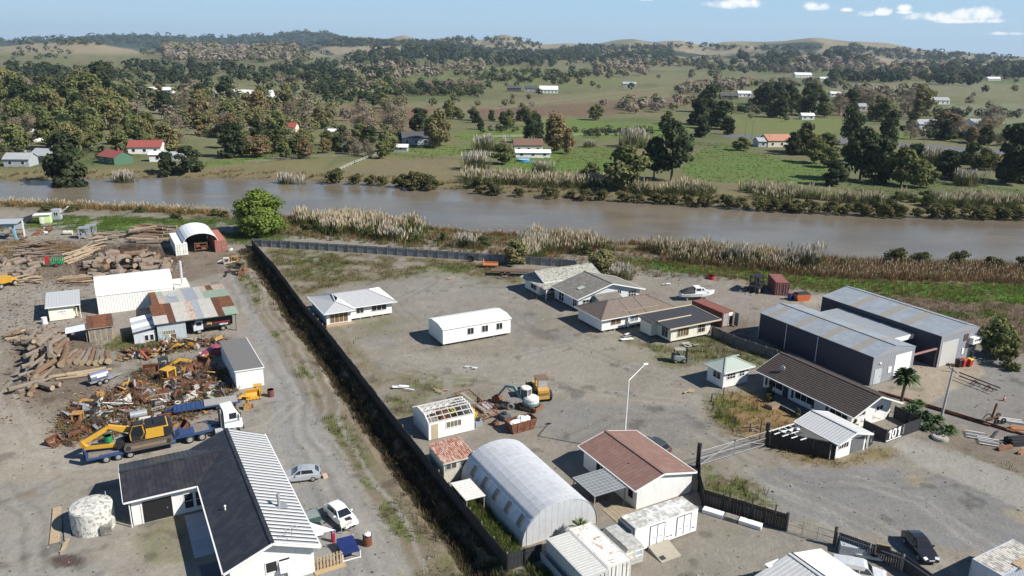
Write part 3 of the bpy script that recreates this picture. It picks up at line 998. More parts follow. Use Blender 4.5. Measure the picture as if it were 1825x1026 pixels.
def container(name, label, a0, b0, lx, ly, h, m, group='shipping containers', rz=0.0, doors='f', roofm=None, world=None, z=0.0):
 """corrugated steel box; doors on face f/b (y ends) or l/r (x ends)"""
 o = empty(name, world if world is not None else L(a0, b0, z),(0 if world is not None else TH) + rz, label, 'container', group)
 wall_box(o, 0,0, lx, ly, h - .04, m, .12, 'body')
 for k, (pts, d) in enumerate((([(0,0,.2),(lx, 0,.2),(lx, 0, h - .12),(0,0, h - .12)], (0,0,1)),([(lx, 0,.2),(lx, ly, .2),(lx, ly, h - .12),(lx, 0, h - .12)], (0,0,1)),
         ([(lx, ly, .2),(0, ly, .2),(0, ly, h - .12),(lx, ly, h - .12)], (0,0,1)),([(0, ly, .2),(0,0,.2),(0,0, h - .12),(0, ly, h - .12)], (0,0,1)))):
  f = 'frbl'[k]
  if f == doors:
   continue
  MB().ribs(pts, d, .28,.2,.035, inset=.02).build('side_panel', m, o)
 rp = [(0,0, h),(lx, 0, h),(lx, ly, h),(0, ly, h)]
 r = MB().slab([(.03,.03, h - .02),(lx - .03,.03, h - .02),(lx - .03, ly - .03, h - .02),(.03, ly - .03, h - .02)], .02)
 r.ribs([(.1,.1, h - .02),(lx - .1,.1, h - .02),(lx - .1, ly - .1, h - .02),(.1, ly - .1, h - .02)], (1,0,0) if ly > lx else (0,1,0),.32,.18,.025)
 r.build('roof', roofm or m, o)
 fr = MB()
 for x in (0, lx):
  for y in (0, ly):
   fr.box(x - .05, y - .05,0, x + .05, y + .05, h + .01)
 for zz in (.14, h - .05):
  fr.box(.05,-.045, zz - .06, lx - .05,.045, zz + .06).box(.05, ly - .045, zz - .06, lx - .05, ly + .045, zz + .06)
  fr.box(-.045,.05, zz - .06,.045, ly - .05, zz + .06).box(lx - .045,.05, zz - .06, lx + .045, ly - .05, zz + .06)
 fr.build('frame', m, o)
 if doors:
  for k in (0,1):
   if doors in 'fb':
    pos, w = (0 if doors == 'f' else ly), lx / 2 - .08
    d = door(o, doors, pos, .06 + k * (w + .04),.22, w, h - .36, m, handle=False)
    sg = -1 if doors == 'f' else 1
    q = MB()
    for u in (.3,.7):
     q.cyl((.06 + k * (w + .04) + w * u, pos + sg * .07,.2),(.06 + k * (w + .04) + w * u, pos + sg * .07, h - .12),.025, n=5)
     q.box(.06 + k * (w + .04) + w * u - .05, min(pos, pos + sg * .1),.9,.06 + k * (w + .04) + w * u + .12, max(pos, pos + sg * .1),.98)
    q.build('lock_rod', STEEL, d)
   else:
    pos, w = (0 if doors == 'l' else lx), ly / 2 - .08
    d = door(o, doors, pos, .06 + k * (w + .04),.22, w, h - .36, m, handle=False)
 return o
# --- the yard left of the lane
BLKROOF = mat('black_steel_roof', (.024,.024,.030), rough=.42, var=.14, spec=.5, scale=.5, col2=(.05,.048,.05), amt=.6)
GLAREROOF = mat('silver_steel_roof', (.48,.48,.475), rough=.35, metal=.25, var=.05)  # silver colour stands in for sun glare on the dark roof
o = house('weatherboard_house', 'L-shaped white house with half black, half silver ribbed roof beside the lane', 'house', 0,0)
wall_box(o, 6.0,58.6,13.0,80.4,2.95, W_WHITE, axis='y', zr=4.42)
wall_box(o, -.6,73.5,6.2,80.3,2.9, W_WHITE, axis='x', zr=4.05)
R_ = 9.5
mb = roof_face(o, [(5.45,57.9,3.0),(5.45,80.9,3.0),(R_, 80.9,4.62),(R_, 57.9,4.62)], BLKROOF, ('corr', .42,.028,.22), label='black slope of the main roof')
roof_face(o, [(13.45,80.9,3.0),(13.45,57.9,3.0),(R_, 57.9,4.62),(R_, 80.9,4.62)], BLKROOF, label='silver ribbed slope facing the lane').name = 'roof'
MB().ribs([(13.45,57.9,3.0),(13.45,80.9,3.0),(R_, 80.9,4.62),(R_, 57.9,4.62)], (1,0,-.41),.62,.40,.06, inset=.004).build('roof_rib', GLAREROOF, o)['kind'] = 'stuff'  # ribs coloured as glare over the dark slab
MB().bar((R_, 57.88,4.64),(R_, 80.92,4.64),.34,.07).build('ridge_cap', BLKROOF, o)
roof_face(o, [(-1.2,73.0,3.0),(6.2,73.0,3.0),(8.4,76.95,4.2),(-1.2,76.95,4.2)], BLKROOF, ('corr', .42,.028,.22), label='black slope of the wing')
roof_face(o, [(6.2,80.95,3.0),(-1.2,80.95,3.0),(-1.2,76.95,4.2),(8.4,76.95,4.2)], BLKROOF, ('corr', .42,.04,.3))
MB().bar((-1.22,76.95,4.22),(8.4,76.95,4.22),.3,.06).build('ridge_cap', BLKROOF, o)
for p, q in (((5.42,57.85,2.93),(R_, 57.85,4.55)),((R_, 57.85,4.55),(13.48,57.85,2.93)),((-1.24,73.0,2.93),(-1.24,76.95,4.13)),((-1.24,76.95,4.13),(-1.24,80.9,2.93))):
 MB().bar(p, q, .05,.22).build('barge_board', TRIM, o)
for p, q in (((5.36,57.9,2.95),(5.36,72.9,2.95)),((-1.2,72.9,2.95),(5.36,72.9,2.95)),((13.52,57.9,2.95),(13.52,80.9,2.95))):
 MB().bar(p, q, .12,.13).build('gutter', TRIM, o)
MB().cyl((-.75,73.3,0),(-.75,73.3,2.9),.06, n=6).build('downpipe', TRIM, o)
door(o, 'f', 73.5,.35,.05,2.6,2.3, mat('garage_black', (.016,.016,.018), rough=.5), slats=9, name='garage_door')
MB().box(.2,73.44,2.35,3.1,73.5,2.5).box(.2,73.44,0,.33,73.5,2.35).box(2.97,73.44,0,3.1,73.5,2.35).build('door_frame', TRIM, o)
win(o, 'f', 73.5,4.1,.5,.8,1.6,1, rows=2)
win(o, 'f', 73.5,5.15,.5,.8,1.6,1, rows=2)
win(o, 'l', 6.0,66.0,.4,1.6,1.8,2)
win(o, 'l', 6.0,61.0,.9,1.4,1.2,2)
win(o, 'f', 58.6,8.9,1.35,.9,1.0,1)
w_ = win(o, 'f', 58.6,10.0,1.35,.9,1.0,1)
MB().obox((10.45,58.25,1.75),(.95,.05,1.0), rot(rx=-.5)).build('sash', TRIM, w_)
MB().box(10.6,58.15,.25,11.5,58.55,.95).cyl((11.05,58.13,.6),(11.05,58.16,.6),.26, n=12).build('heat_pump', mat('appliance_white', (.7,.7,.68), rough=.5), o)
MB().cyl((11.4,64.2,3.7),(11.4,64.2,5.1),.13, n=10).cyl((11.4,64.2,5.0),(11.4,64.2,5.3),.2,.13, n=10).box(10.9,63.7,3.93,12.1,64.6,4.02).build('flue', STEEL, o)
MB().cyl((7.0,66.4,3.55),(7.0,66.4,4.0),.07, n=6).ball((7.0,66.4,4.02),.12,6,4).build('vent_pipe', TRIM, o)
an = MB().cyl((11.2,58.3,3.5),(11.2,58.3,5.3),.025, n=5)
an.bar((10.6,58.1,5.2),(11.8,58.5,5.2),.025)
for k in range(6):
 c = Vector((10.7,58.13,5.2)).lerp(Vector((11.7,58.47,5.2)), k / 5)
 an.bar(c + Vector((-.13,.38,0)), c + Vector((.13,-.38,0)),.02)
an.build('aerial', STEEL, o)
PAVE = mat('pale_slab', (.42,.44,.47), rough=.8, var=.05)
t_ = house('concrete_pad', 'pale concrete pad in the corner between the house wings', 'slab', 3.9,65.5)
for i in range(3):
 MB().box(0, i * 2.5 + .02,0,2.0, i * 2.5 + 2.46,.06 + .004 * i).build('slab', PAVE, t_)
t_ = house('timber_deck', 'dark timber deck in the shade along the left wall of the house', 'deck', 4.1,58.4)
for i in range(11):
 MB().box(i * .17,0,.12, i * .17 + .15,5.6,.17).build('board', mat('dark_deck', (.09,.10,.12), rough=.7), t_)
MB().box(0,.1,0,1.85,.2,.119).box(0,5.3,0,1.85,5.4,.119).build('bearer', WOOD_GREY, t_)
TANKM = mat('lichened_concrete', (.56,.55,.50), rough=.95, var=.08, scale=1.3, col2=(.15,.145,.13), amt=.75, lo=.50, hi=.58)
c = P(168,938)
t_ = empty('water_tank', c, .4, 'round white concrete water tank with mottled lichen', 'water tank')
mb = MB()
rings = []
for z_, r_ in ((0,1.9),(2.3,1.88),(2.42,1.8),(2.55,1.2),(2.62,.02)):
 rings.append([(r_ * math.cos(k * math.tau / 28), r_ * math.sin(k * math.tau / 28), z_) for k in range(28)])
mb.loft(rings)
mb.build('tank_wall', TANKM, t_)
MB().box(.75,-2.05,.05,1.65,-1.55,.95).build('access_hatch', mat('mossy_hatch', (.12,.12,.11), rough=.9, col2=(.3,.29,.26), amt=.7), t_)
MB().cyl((1.2,1.2,2.45),(1.2,1.2,2.9),.05, n=6).build('pipe', STEEL, t_)
for k, (px0, py0, px1, py1, w, m_) in enumerate(((98,968,104,905,.9, WOOD_TAN),(108,968,112,900,.12, WOOD_GREY),(112,990,118,968,.5, WOOD_GREY),(121,962,118,915,.55, WOOD_GREY),(110,985,122,962,.35, WOOD_TAN))):
 A, B = P(px0, py0), P(px1, py1)
 o = MB().bar((0,0,.06 + .01 * k),(B - A) + Vector((0,0,.10 + .01 * k)), w, .07).build('plank', m_, loc=A)
 tag(o, ('wide tan board lying left of the water tank', 'thin grey batten next to the wide tan board', 'grey board below the tan board near the brown puddle', 'broad grey board against the foot of the water tank',
   'short tan board pointing at the brown puddle')[k], 'plank')
GREYROOF = mat('grey_steel_roof', (.135,.13,.125), rough=.5, var=.05)
WHITESTEEL = mat('white_steel', (.78,.775,.75), rough=.4, var=.03)
o = house('steel_shed', 'narrow white steel shed with a plain dark grey roof beside the lane', 'shed', 13.75,101.0)
LX, LY = 3.6,12.4
mb = MB().prism([(0,0),(LX, 0),(LX, 2.62),(0,2.72)], 0, LY, 'y')
mb.build('wall', WHITESTEEL, o)
for pts in ([(0,0,.03),(LX, 0,.03),(LX, 0,2.6),(0,0,2.6)], [(LX, 0,.03),(LX, LY, .03),(LX, LY, 2.55),(LX, 0,2.55)], [(0, LY, .03),(0,0,.03),(0,0,2.65),(0, LY, 2.65)]):
 MB().ribs(pts, (0,0,1),.3,.12,.025).build('cladding', WHITESTEEL, o)
roof_face(o, [(-.12,-.1,2.8),(-.12, LY + .1,2.8),(LX + .1, LY + .1,2.7),(LX + .1,-.1,2.7)], GREYROOF, ('corr', .3,.02,.3))
MB().bar((LX + .14,-.12,2.66),(LX + .14, LY + .12,2.66),.1,.12).build('gutter', TRIM, o)
MB().bar((-.14,-.14,2.75),(LX + .12,-.14,2.65),.05,.16).build('barge_board', TRIM, o)
WROOF = mat('white_steel_roof', (.80,.79,.765), rough=.45, var=.04, col2=(.6,.57,.5), amt=.25)  # also colours the sun glare on the grey cottage hips
o = house('arched_shed', 'long bright white shed with a rounded roof and ribbed wall behind the log heap', 'shed', -1.6,143.1)
LX, LY, H_ = 12.0,6.6,3.35
prof = [(0,0),(LY, 0),(LY, H_)] + [(LY * (.5 + .5 * math.cos(k * math.pi / 10)), H_ + 2.3 * math.sin(k * math.pi / 10)) for k in range(1,10)] + [(0, H_)]
MB().prism(prof, 0, LX, 'x').build('wall', W_CREAM if False else WHITESTEEL, o)
MB().ribs([(0,0,.1),(LX, 0,.1),(LX, 0, H_ - .1),(0,0, H_ - .1)], (0,0,1),.42,.2,.06).build('cladding', mat('cream_steel', (.72,.70,.60), rough=.5, var=.04), o)
arc = [(LY * (.5 + .515 * math.cos(k * math.pi / 10)), H_ + .03 + 2.38 * math.sin(k * math.pi / 10)) for k in range(11)]
for s_ in range(4):
 x0, x1 = s_ * LX / 4 - (.08 if s_ == 0 else 0),(s_ + 1) * LX / 4 + (.08 if s_ == 3 else -.015)
 MB().loft([[(x, y, z) for y, z in arc] + [(x, y * .98 + .066, z - .05) for y, z in arc[::-1]] for x in (x0, x1)]).build('roof_sheet', WROOF, o)
MB().bar((-.1,-.08, H_ - .02),(LX + .1,-.08, H_ - .02),.1,.14).build('gutter', TRIM, o)
container('shipping_container', 'cream container with a tall flue, tucked behind the rounded white shed', 10.9,144.9,2.5,6.0,2.6, mat('cream_container', (.68,.66,.57), rough=.55, col2=(.4,.34,.26), amt=.3), doors='f')
t_ = house('flue_pipe', 'tall grey flue pipe standing on the cream container', 'flue', 12.3,146.0, z=2.62)
MB().cyl((0,0,0),(0,0,.4),.4,.3, n=10).build('base', TRIM, t_)
MB().cyl((0,0,.4),(0,0,4.6),.22, n=10).build('pipe', mat('grey_flue', (.5,.5,.5), rough=.5), t_)
o = house('site_cabin', 'cream cabin with a pale overhanging roof and a small sign, beside the white shed', 'cabin', -8.9,142.6)
wall_box(o, 0,0,3.6,7.4,2.55, mat('cabin_cream', (.72,.70,.61), rough=.6, var=.04, col2=(.5,.46,.36), amt=.3),.1)
roof_face(o, [(-.4,-.45,2.62),(4.75,-.45,2.55),(4.75,8.2,2.75),(-.4,8.2,2.82)], mat('pale_grey_roof', (.44,.45,.45), rough=.5, var=.05),('corr', .4,.025,.3))
MB().bar((-.4,-.5,2.55),(4.75,-.5,2.48),.06,.16).build('fascia', TRIM, o)
for y in (-.2,3.8,7.8):
 MB().bar((4.6, y, 0),(4.6, y, 2.52),.09).build('post', TRIM, o)
sgn = MB().box(1.35,-.035,1.0,2.6,-.002,1.65).build('sign', WHITESTEEL, o)
SIGNINK = mat('sign_black', (.02,.02,.02), rough=.6)
lt = MB()
for k in range(6):                                             # a row of six black capitals, too small to read
 x = 1.42 + k * .19
 lt.box(x, -.052,1.36, x + .05,-.036,1.6)
 if k in (0,3):
  lt.box(x - .04,-.052,1.55, x, -.036,1.6).box(x + .05,-.052,1.55, x + .1,-.036,1.6)
 else:
  lt.box(x + .05,-.052,1.55, x + .13,-.036,1.6).box(x + .05,-.052,1.45, x + .11,-.036,1.5)
lt.build('lettering', SIGNINK, sgn)
lt = MB()
for k in (2,3,5):
 lt.box(1.5 + k * .17,-.052,1.08,1.58 + k * .17,-.036,1.26)
lt.build('lettering', mat('sign_red', (.45,.03,.03), rough=.6), sgn)
MB().box(3.6,.6,.2,4.1,1.5,1.5).build('meter_box', mat('cream_box', (.68,.64,.45), rough=.6), o)
t_ = empty('water_barrel', P(80,577),0, 'small white barrel in the shade left of the cream cabin', 'barrel')
MB().cyl((0,0,0),(0,0,1.1),.42, n=14).build('body', W_PLAIN, t_)
MB().cyl((0,0,1.1),(0,0,1.14),.44, n=14).build('lid', TRIM, t_)
o = house('board_shack', 'small shack of weathered vertical planks under a rusty iron roof', 'shack', -3.3,129.2)
wall_box(o, 0,0,3.4,5.2,2.2, WOOD_GREY)
for k in range(17):
 MB().box(k * .2 + .01,-.035 - .012 * (k % 3),.02, k * .2 + .175,-.002,2.2 + rnd.uniform(-.05,.03)).build('plank', WOOD_GREY if k % 4 else WOOD_TAN, o)
 if k < 26:
  MB().box(3.402, k * .3 + .02,.02,3.43 + .012 * (k % 3), k * .3 + .27,2.2).build('plank', WOOD_GREY, o)
for i in range(4):
 MB().slab([(-.15 + i * .93,-.25,2.32),(.76 + i * .93,-.25,2.32),(.76 + i * .93,5.4,2.62),(-.15 + i * .93,5.4,2.62)], .03).ribs([(-.15 + i * .93,-.25,2.32),(.76 + i * .93,-.25,2.32),(.76 + i * .93,5.4,2.62),(-.15 + i * .93,5.4,2.62)], (0,1,.05),.13,.07,.03).build('roof_sheet', RUST_O if i % 3 else RUST, o)
MB().bar((-.2,-.27,2.27),(3.6,-.27,2.27),.06,.12).build('fascia', WOOD_GREY, o)
a_ = house('lean_to_awning', 'low white sheet awning on poles at the left side of the plank shack', 'awning', -6.4,129.4)
MB().slab([(0,0,1.9),(2.9,0,2.15),(2.9,2.9,2.15),(0,2.9,1.9)], .05).build('roof_sheet', mat('white_sheet', (.70,.71,.72), rough=.4), a_)
for x, y in ((.1,.1),(.1,2.8),(2.8,.1)):
 MB().bar((x, y, 0),(x, y, 1.88 + (.2 if x > 1 else 0)),.1).build('post', WOOD_GREY, a_)
BLUEGREY = boards('bluegrey_boards', (.42,.47,.50), rough=.7, var=.06, col2=(.28,.3,.3), amt=.4)
GREENTIN = mat('faded_green_iron', (.30,.385,.29), rough=.7, var=.08, scale=1.2, col2=(.42,.42,.38), amt=.5)
PALETIN = mat('pale_iron', (.52,.50,.455), rough=.65, var=.1, scale=1.0, col2=(.36,.25,.17), amt=.45, lo=.52, hi=.66)
PINKTIN = mat('pinkish_iron', (.55,.45,.38), rough=.7, var=.1, scale=1.0, col2=(.27,.12,.06), amt=.8, lo=.50, hi=.6)
GREYTIN = mat('blue_grey_iron', (.36,.38,.41), rough=.5, var=.08)
o = house('carport_shed', 'rusty patchwork iron shed with a blue-grey room and an open carport', 'shed', 5.8,124.7)
wall_box(o, .35,.2,4.5,8.2,2.85, BLUEGREY)
win(o, 'f', .2,1.15,1.0,1.7,.6,5, frame=mat('pale_frame', (.5,.5,.44), rough=.6), glass=mat('dusty_glass', (.2,.19,.13), rough=.3))
door(o, 'f', .2,2.2,0,.75,1.0, RUST, name='low_door', handle=False)
MB().box(1.95,.12,0,2.15,.2,.95).build('white_panel', TRIM, o)
wall_box(o, 4.5,7.6,12.0,7.8,2.7, RUST, name='back_wall')
for x, y, z in ((12.1,.1,2.85),(12.1,7.4,3.4)):
 MB().cyl((x, y, -.1),(x, y, z),.14, n=8).build('post', WOOD_GREY, o)
MB().bar((4.4,.06,2.82),(12.6,.06,2.82),.1,.2).build('beam', GREENTIN, o)
SH = [RUST_O, RUST_O, RUST, PALETIN, PALETIN, PINKTIN, GREYTIN, PALETIN, PALETIN, RUST, RUST_O, GREENTIN]
for i, m_ in enumerate(SH):
 x0, x1 = i * 1.045 + .01,(i + 1) * 1.045
 for (t0, t1, mm) in ((0,.42, m_ if i not in (0,1,5,10) else (PALETIN, PALETIN, PINKTIN, GREENTIN)[(0,1,5,10).index(i)]),(.41,1.0, m_ if i != 11 else RUST_O)):
  z0, z1 = 3.02 + .6 * t0 + (.012 if t0 else 0),3.02 + .6 * t1 + (.012 if t0 else 0)
  p = [(x0,-.3 + 8.4 * t0, z0),(x1,-.3 + 8.4 * t0, z0),(x1,-.3 + 8.4 * t1, z1),(x0,-.3 + 8.4 * t1, z1)]
  MB().slab(p, .03).ribs(p, (0,1,.07),.15,.08,.035).build('roof_sheet', mm, o)
o2 = house('lean_to_shed', 'back lean-to of the patchwork shed with grey, green and pink iron sheets', 'shed', 6.4,133.9)
wall_box(o2,.2,.3,12.0,9.0,2.55, GREYTIN)
SH2 = [RUST_O, PINKTIN, GREYTIN, GREYTIN, PALETIN, GREYTIN, GREYTIN, PALETIN, GREENTIN, GREENTIN, GREENTIN, GREENTIN]
SH3 = [RUST_O, GREENTIN, PALETIN, PALETIN, PALETIN, GREYTIN, GREYTIN, PALETIN, PINKTIN, RUST_O, PINKTIN, PINKTIN]
for i in range(12):
 x0, x1 = i * 1.02 + .01,(i + 1) * 1.02
 for t0, t1, mm in ((0,.6, SH2[i]),(.59,1, SH3[i])):
  z0, z1 = 3.32 - .5 * t0 + (.012 if t0 else 0),3.32 - .5 * t1 + (.012 if t0 else 0)
  p = [(x0,9.3 * t0, z0),(x1,9.3 * t0, z0),(x1,9.3 * t1, z1),(x0,9.3 * t1, z1)]
  MB().slab(p, .03).ribs(p, (0,1,-.05),.15,.08,.035).build('roof_sheet', mm, o2)
MB().slab([(2.6,4.2,3.2),(3.8,3.4,3.2),(4.4,6.2,3.1),(3.2,6.8,3.1)], .04).build('loose_sheet', GREYTIN, o2)
o3 = house('white_lean_to', 'pale lean-to of grey-white sheets against the left wall of the blue-grey room', 'shed', 2.7,124.9)
wall_box(o3,.1,.5,3.2,6.8,1.95, mat('pale_sheet_wall', (.50,.53,.56), rough=.6, var=.06))
for i in range(4):
 p = [(0, i * 1.8,2.05),(3.3, i * 1.8,2.5),(3.3, i * 1.8 + 1.78,2.5),(0, i * 1.8 + 1.78,2.05)]
 MB().slab(p, .03).ribs(p, (1,0,.14),.18,.09,.03).build('roof_sheet', (GREYTIN, WROOF, GREYTIN, WROOF)[i], o3)
win(o3, 'f', .5,1.6,.3,.5,.9,1)
win(o3, 'f', .5,2.35,.3,.5,.9,1)
WC = mat('white_container', (.74,.735,.68), rough=.5, col2=(.5,.45,.36), amt=.35)
REDC = mat('red_container', (.30,.105,.075), rough=.65, var=.1, col2=(.42,.22,.17), amt=.5)
container('shipping_container', 'long white container forming the left side of the arched shelter', 14.5,178.7,2.4,12.0,2.6, WC)
container('shipping_container', 'faded red container forming the right side of the arched shelter', 22.7,178.3,2.4,12.0,2.6, REDC)
o = house('arched_shelter', 'white arched canopy spanning between a white and a red container', 'shelter', 16.2,178.9)
W_, n_ = 7.2,12
arc = [(W_ / 2 * (1 - math.cos(k * math.pi / n_)),2.62 + 2.0 * math.sin(k * math.pi / n_)) for k in range(n_ + 1)]
arc2 = [(W_ / 2 * (1 - .975 * math.cos(k * math.pi / n_)),2.62 + 1.93 * math.sin(k * math.pi / n_)) for k in range(n_ + 1)]
for s_ in range(6):
 MB().loft([[(x, y, z) for x, z in arc] + [(x, y, z) for x, z in arc2[::-1]] for y in (s_ * 2, s_ * 2 + 1.98)]).build('roof_sheet', WROOF, o)
for y in (.3,4,8,11.6):
 mb = MB()
 for p, q in zip(arc2[:-1], arc2[1:]):
  mb.bar((p[0], y, p[1] - .06),(q[0], y, q[1] - .06),.1)
 mb.build('rib', STEEL, o)
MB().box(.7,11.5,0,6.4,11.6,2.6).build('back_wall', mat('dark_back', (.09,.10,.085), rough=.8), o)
o = house('steel_rack', 'rusty steel rack standing in the shade under the arched canopy', 'rack', 18.6,180.2)
for x in (0,2.6):
 for y in (0,1):
  MB().bar((x, y, 0),(x, y, 2.2),.12).build('upright', RUST, o)
for z in (.5,1.2,1.9):
 MB().box(0,-.05, z, 2.6,1.05, z + .1).build('shelf', RUST, o)
MB().box(.3,.1,1.32,1.1,.9,1.75).box(1.4,.1,.62,2.3,.9,1.0).build('load', RUST_O, o)
# --- central yard: relocated houses and sheds
LGREY = mat('light_grey_roof', (.40,.405,.41), rough=.55, var=.05)
o = house('relocated_house', 'white cottage with a light grey hipped roof near the long fence', 'house', 0,0)
wall_box(o, 31.4,119.9,35.6,129.0,2.5, W_WHITE, .35)
wall_box(o, 35.6,121.0,43.2,129.0,2.5, W_WHITE, .35, name='wall')
roof_face(o, [(30.8,119.1,2.55),(36.2,119.1,2.55),(33.5,121.6,3.62)], LGREY, ('corr', .3,.02))
roof_face(o, [(30.8,129.7,2.55),(30.8,119.1,2.55),(33.5,121.6,3.62),(33.9,124.9,3.9)], LGREY, ('corr', .3,.02))
roof_face(o, [(36.2,119.1,2.55),(36.2,120.3,2.55),(34.6,123.8,3.62),(33.5,121.6,3.62)], WROOF, ('corr', .3,.02), label='pale sunlit facet of the hip')  # sun glare on the grey roof put into the colour
roof_face(o, [(35.6,120.3,2.55),(43.9,120.3,2.55),(40.2,124.9,4.0),(34.0,124.9,4.0)], LGREY, ('corr', .3,.02))
roof_face(o, [(43.9,120.3,2.55),(43.9,129.7,2.55),(40.2,124.9,4.0)], WROOF, ('corr', .3,.02), label='bright hip facing the sun')  # same grey roof, its sun glare painted as white
roof_face(o, [(43.9,129.7,2.55),(30.8,129.7,2.55),(33.9,124.9,4.0),(40.2,124.9,4.0)], LGREY, ('corr', .3,.02))
for p, q in (((34.0,124.9,4.04),(40.2,124.9,4.04)),((40.2,124.9,4.04),(43.9,120.3,2.6)),((33.5,121.6,3.66),(30.8,119.1,2.6)),((33.5,121.6,3.66),(36.2,119.1,2.6)),((33.5,121.6,3.66),(33.9,124.9,4.04)),((34.6,123.6,3.7),(36.2,120.3,2.6))):
 MB().bar(p, q, .2,.05).build('ridge_cap', LGREY, o)
for p, q in (((30.75,119.05,2.5),(36.2,119.05,2.5)),((36.2,120.25,2.5),(43.95,120.25,2.5)),((30.75,119.05,2.5),(30.75,129.7,2.5))):
 MB().bar(p, q, .1,.14).build('gutter', TRIM, o)
for x, y in ((34.2,126.2),(38.4,126.0),(34.6,122.0),(42.0,124.6)):
 MB().cyl((x, y, 2.9),(x, y, 3.7),.06, n=6).build('vent_pipe', LGREY, o)
BROWNG = mat('bay_interior', (.16,.10,.055), rough=.4, var=.25, scale=3)
win(o, 'f', 119.9,32.0,.55,3.0,1.75,4, glass=BROWNG)
win(o, 'f', 121.0,36.9,1.2,1.2,1.0,2, rows=2)
win(o, 'f', 121.0,39.6,1.2,2.6,1.0,3)
MB().box(31.2,119.3,.05,35.8,119.9,.32).build('porch_step', WOOD_TAN, o)
for x in (31.5,33.5,35.5,37.5,39.5,41.5,43.0):
 MB().box(x - .12,121.05,0, x + .12,121.3,.36).build('pile', WOOD_GREY, o)
o = house('portable_building', 'long white portable classroom with three windows in the middle of the yard', 'portable', 45.0,103.1)
LX, LY = 12.0,5.7
z0, h = .42,2.85
prof = [(0, z0),(LY, z0),(LY, h),(LY * .72, h + .42),(LY * .28, h + .42),(0, h)]
MB().prism(prof, 0, LX, 'x').build('wall', W_PLAIN, o)
MB().ribs([(0,0, z0),(0, LY, z0),(0, LY, h),(0,0, h)], (0,0,1),.6,.04,-.012).build('cladding', W_GREYWHITE, o)
PR = mat('portable_roof', (.74,.74,.70), rough=.5, var=.05, scale=.7, col2=(.45,.46,.40), amt=.55, lo=.5, hi=.66)
for s_ in range(3):
 pf = [(-.1, h + .02),(LY * .28, h + .46),(LY * .72, h + .46),(LY + .1, h + .02)]
 pf2 = [(y, z + .06) for y, z in pf]
 x0, x1 = s_ * LX / 3 - (.12 if s_ == 0 else 0),(s_ + 1) * LX / 3 + (.12 if s_ == 2 else -.02)
 MB().prism(pf + pf2[::-1], x0, x1, 'x').build('roof_sheet', PR, o)
MB().bar((-.1,-.1, h - .02),(LX + .1,-.1, h - .02),.08,.1).build('gutter', TRIM, o)
for x in (4.25,6.8,9.4):
 win(o, 'f', 0, x, 1.35,1.05,1.05,2, fw=.05)
for x in (.4,3,6,9,11.5):
 MB().box(x - .12,.3,0, x + .12,5.4, z0).build('bearer', WOOD_GREY, o)
o = house('roofless_shed', 'white shed whose roof is stripped to bare rafters, next to the rusty machinery', 'shed', 31.3,76.2)
LX, LY = 6.0,4.9
for (x0, y0, x1, y1) in ((0,0, LX, .12),(0, LY - .12, LX, LY),(0,.12,.12, LY - .12),(LX - .12,.12, LX, LY - .12)):
 MB().box(x0, y0,.05, x1, y1,2.25).build('wall', W_PLAIN, o)
gp = [(0,2.25),(LY, 2.25),(LY * .72,2.95),(LY * .28,2.95)]
for x in (0, LX - .12):
 MB().prism(gp, x, x + .12, 'x').build('gable_end', W_PLAIN, o)
GREYTIM = mat('bleached_timber', (.52,.50,.46), rough=.8, var=.1)
for k in range(8):
 y = .02 + k * (LY - .06) / 7
 z = 2.28 + min(1, min(y, LY - y) / (LY * .28)) * .7
 MB().bar((-.1, y, z),(LX + .1, y, z),.09,.12).build('purlin', GREYTIM, o)
for k in range(7):
 x = .5 + k * .85
 MB().bar((x, .1,2.2),(x, LY * .28,2.88),.06,.1).bar((x, LY * .28,2.88),(x, LY * .72,2.88),.06,.1).bar((x, LY * .72,2.88),(x, LY - .1,2.2),.06,.1).build('rafter', GREYTIM, o)
MB().box(.2,.2,.05, LX - .2, LY - .2,.1).build('floor', mat('dark_floor', (.07,.06,.05), rough=.9), o)
win(o, 'f', 0,2.3,1.15,1.9,.75,4, glass=mat('dusty_pane', (.16,.14,.10), rough=.3))
door(o, 'f', 0,.35,.05,.85,1.95, mat('tan_door', (.42,.35,.24), rough=.7), handle=False)
for k, (x, y, w, d, h, m_) in enumerate(((.6,1.2,1.4,1.8,1.3, WOOD_GREY),(2.6,2.6,1.2,1.4,1.6, RUST),(4.2,1.0,1.2,1.0,1.1, WOOD_GREY),(4.4,3.0,.8,.8,1.5, mat('yellow_tub', (.55,.42,.05), rough=.5)))):
 p = house('storage_crate', ('grey crate at the left inside the roofless shed', 'rusty box in the middle of the roofless shed', 'low grey crate by the front wall inside the roofless shed', 'yellow tub at the right end inside the roofless shed')[k], 'crate', 31.3 + x, 76.2 + y, z=.1)
 MB().box(0,0,0, w, d, h).build('body', m_, p)
 MB().box(-.03,-.03, h, w + .03, d + .03, h + .06).build('lid', m_, p)
STRK = mat('rust_streaked_roof', (.34,.12,.07), rough=.85, var=.15, scale=.8, stretch=(5,.6,1), col2=(.60,.50,.42), amt=.95, lo=.48, hi=.56)
CREAMW = mat('dirty_cream_wall', (.50,.475,.40), rough=.8, var=.08, scale=.9, col2=(.33,.29,.22), amt=.45)
o = house('rusty_roof_shed', 'small cream shed with a streaky rusted roof hard against the long fence', 'shed', 29.1,66.8)
wall_box(o, 0,0,3.5,4.0,2.4, CREAMW)
for i in range(4):
 p = [(-.15 + i * .95,-.2,2.48),(.79 + i * .95,-.2,2.48),(.79 + i * .95,4.15,2.72),(-.15 + i * .95,4.15,2.72)]
 MB().slab(p, .03).ribs(p, (0,1,.06),.19,.1,.035).build('roof_sheet', STRK, o)
MB().bar((-.18,-.22,2.42),(3.7,-.22,2.42),.05,.16).build('fascia', CREAMW, o)
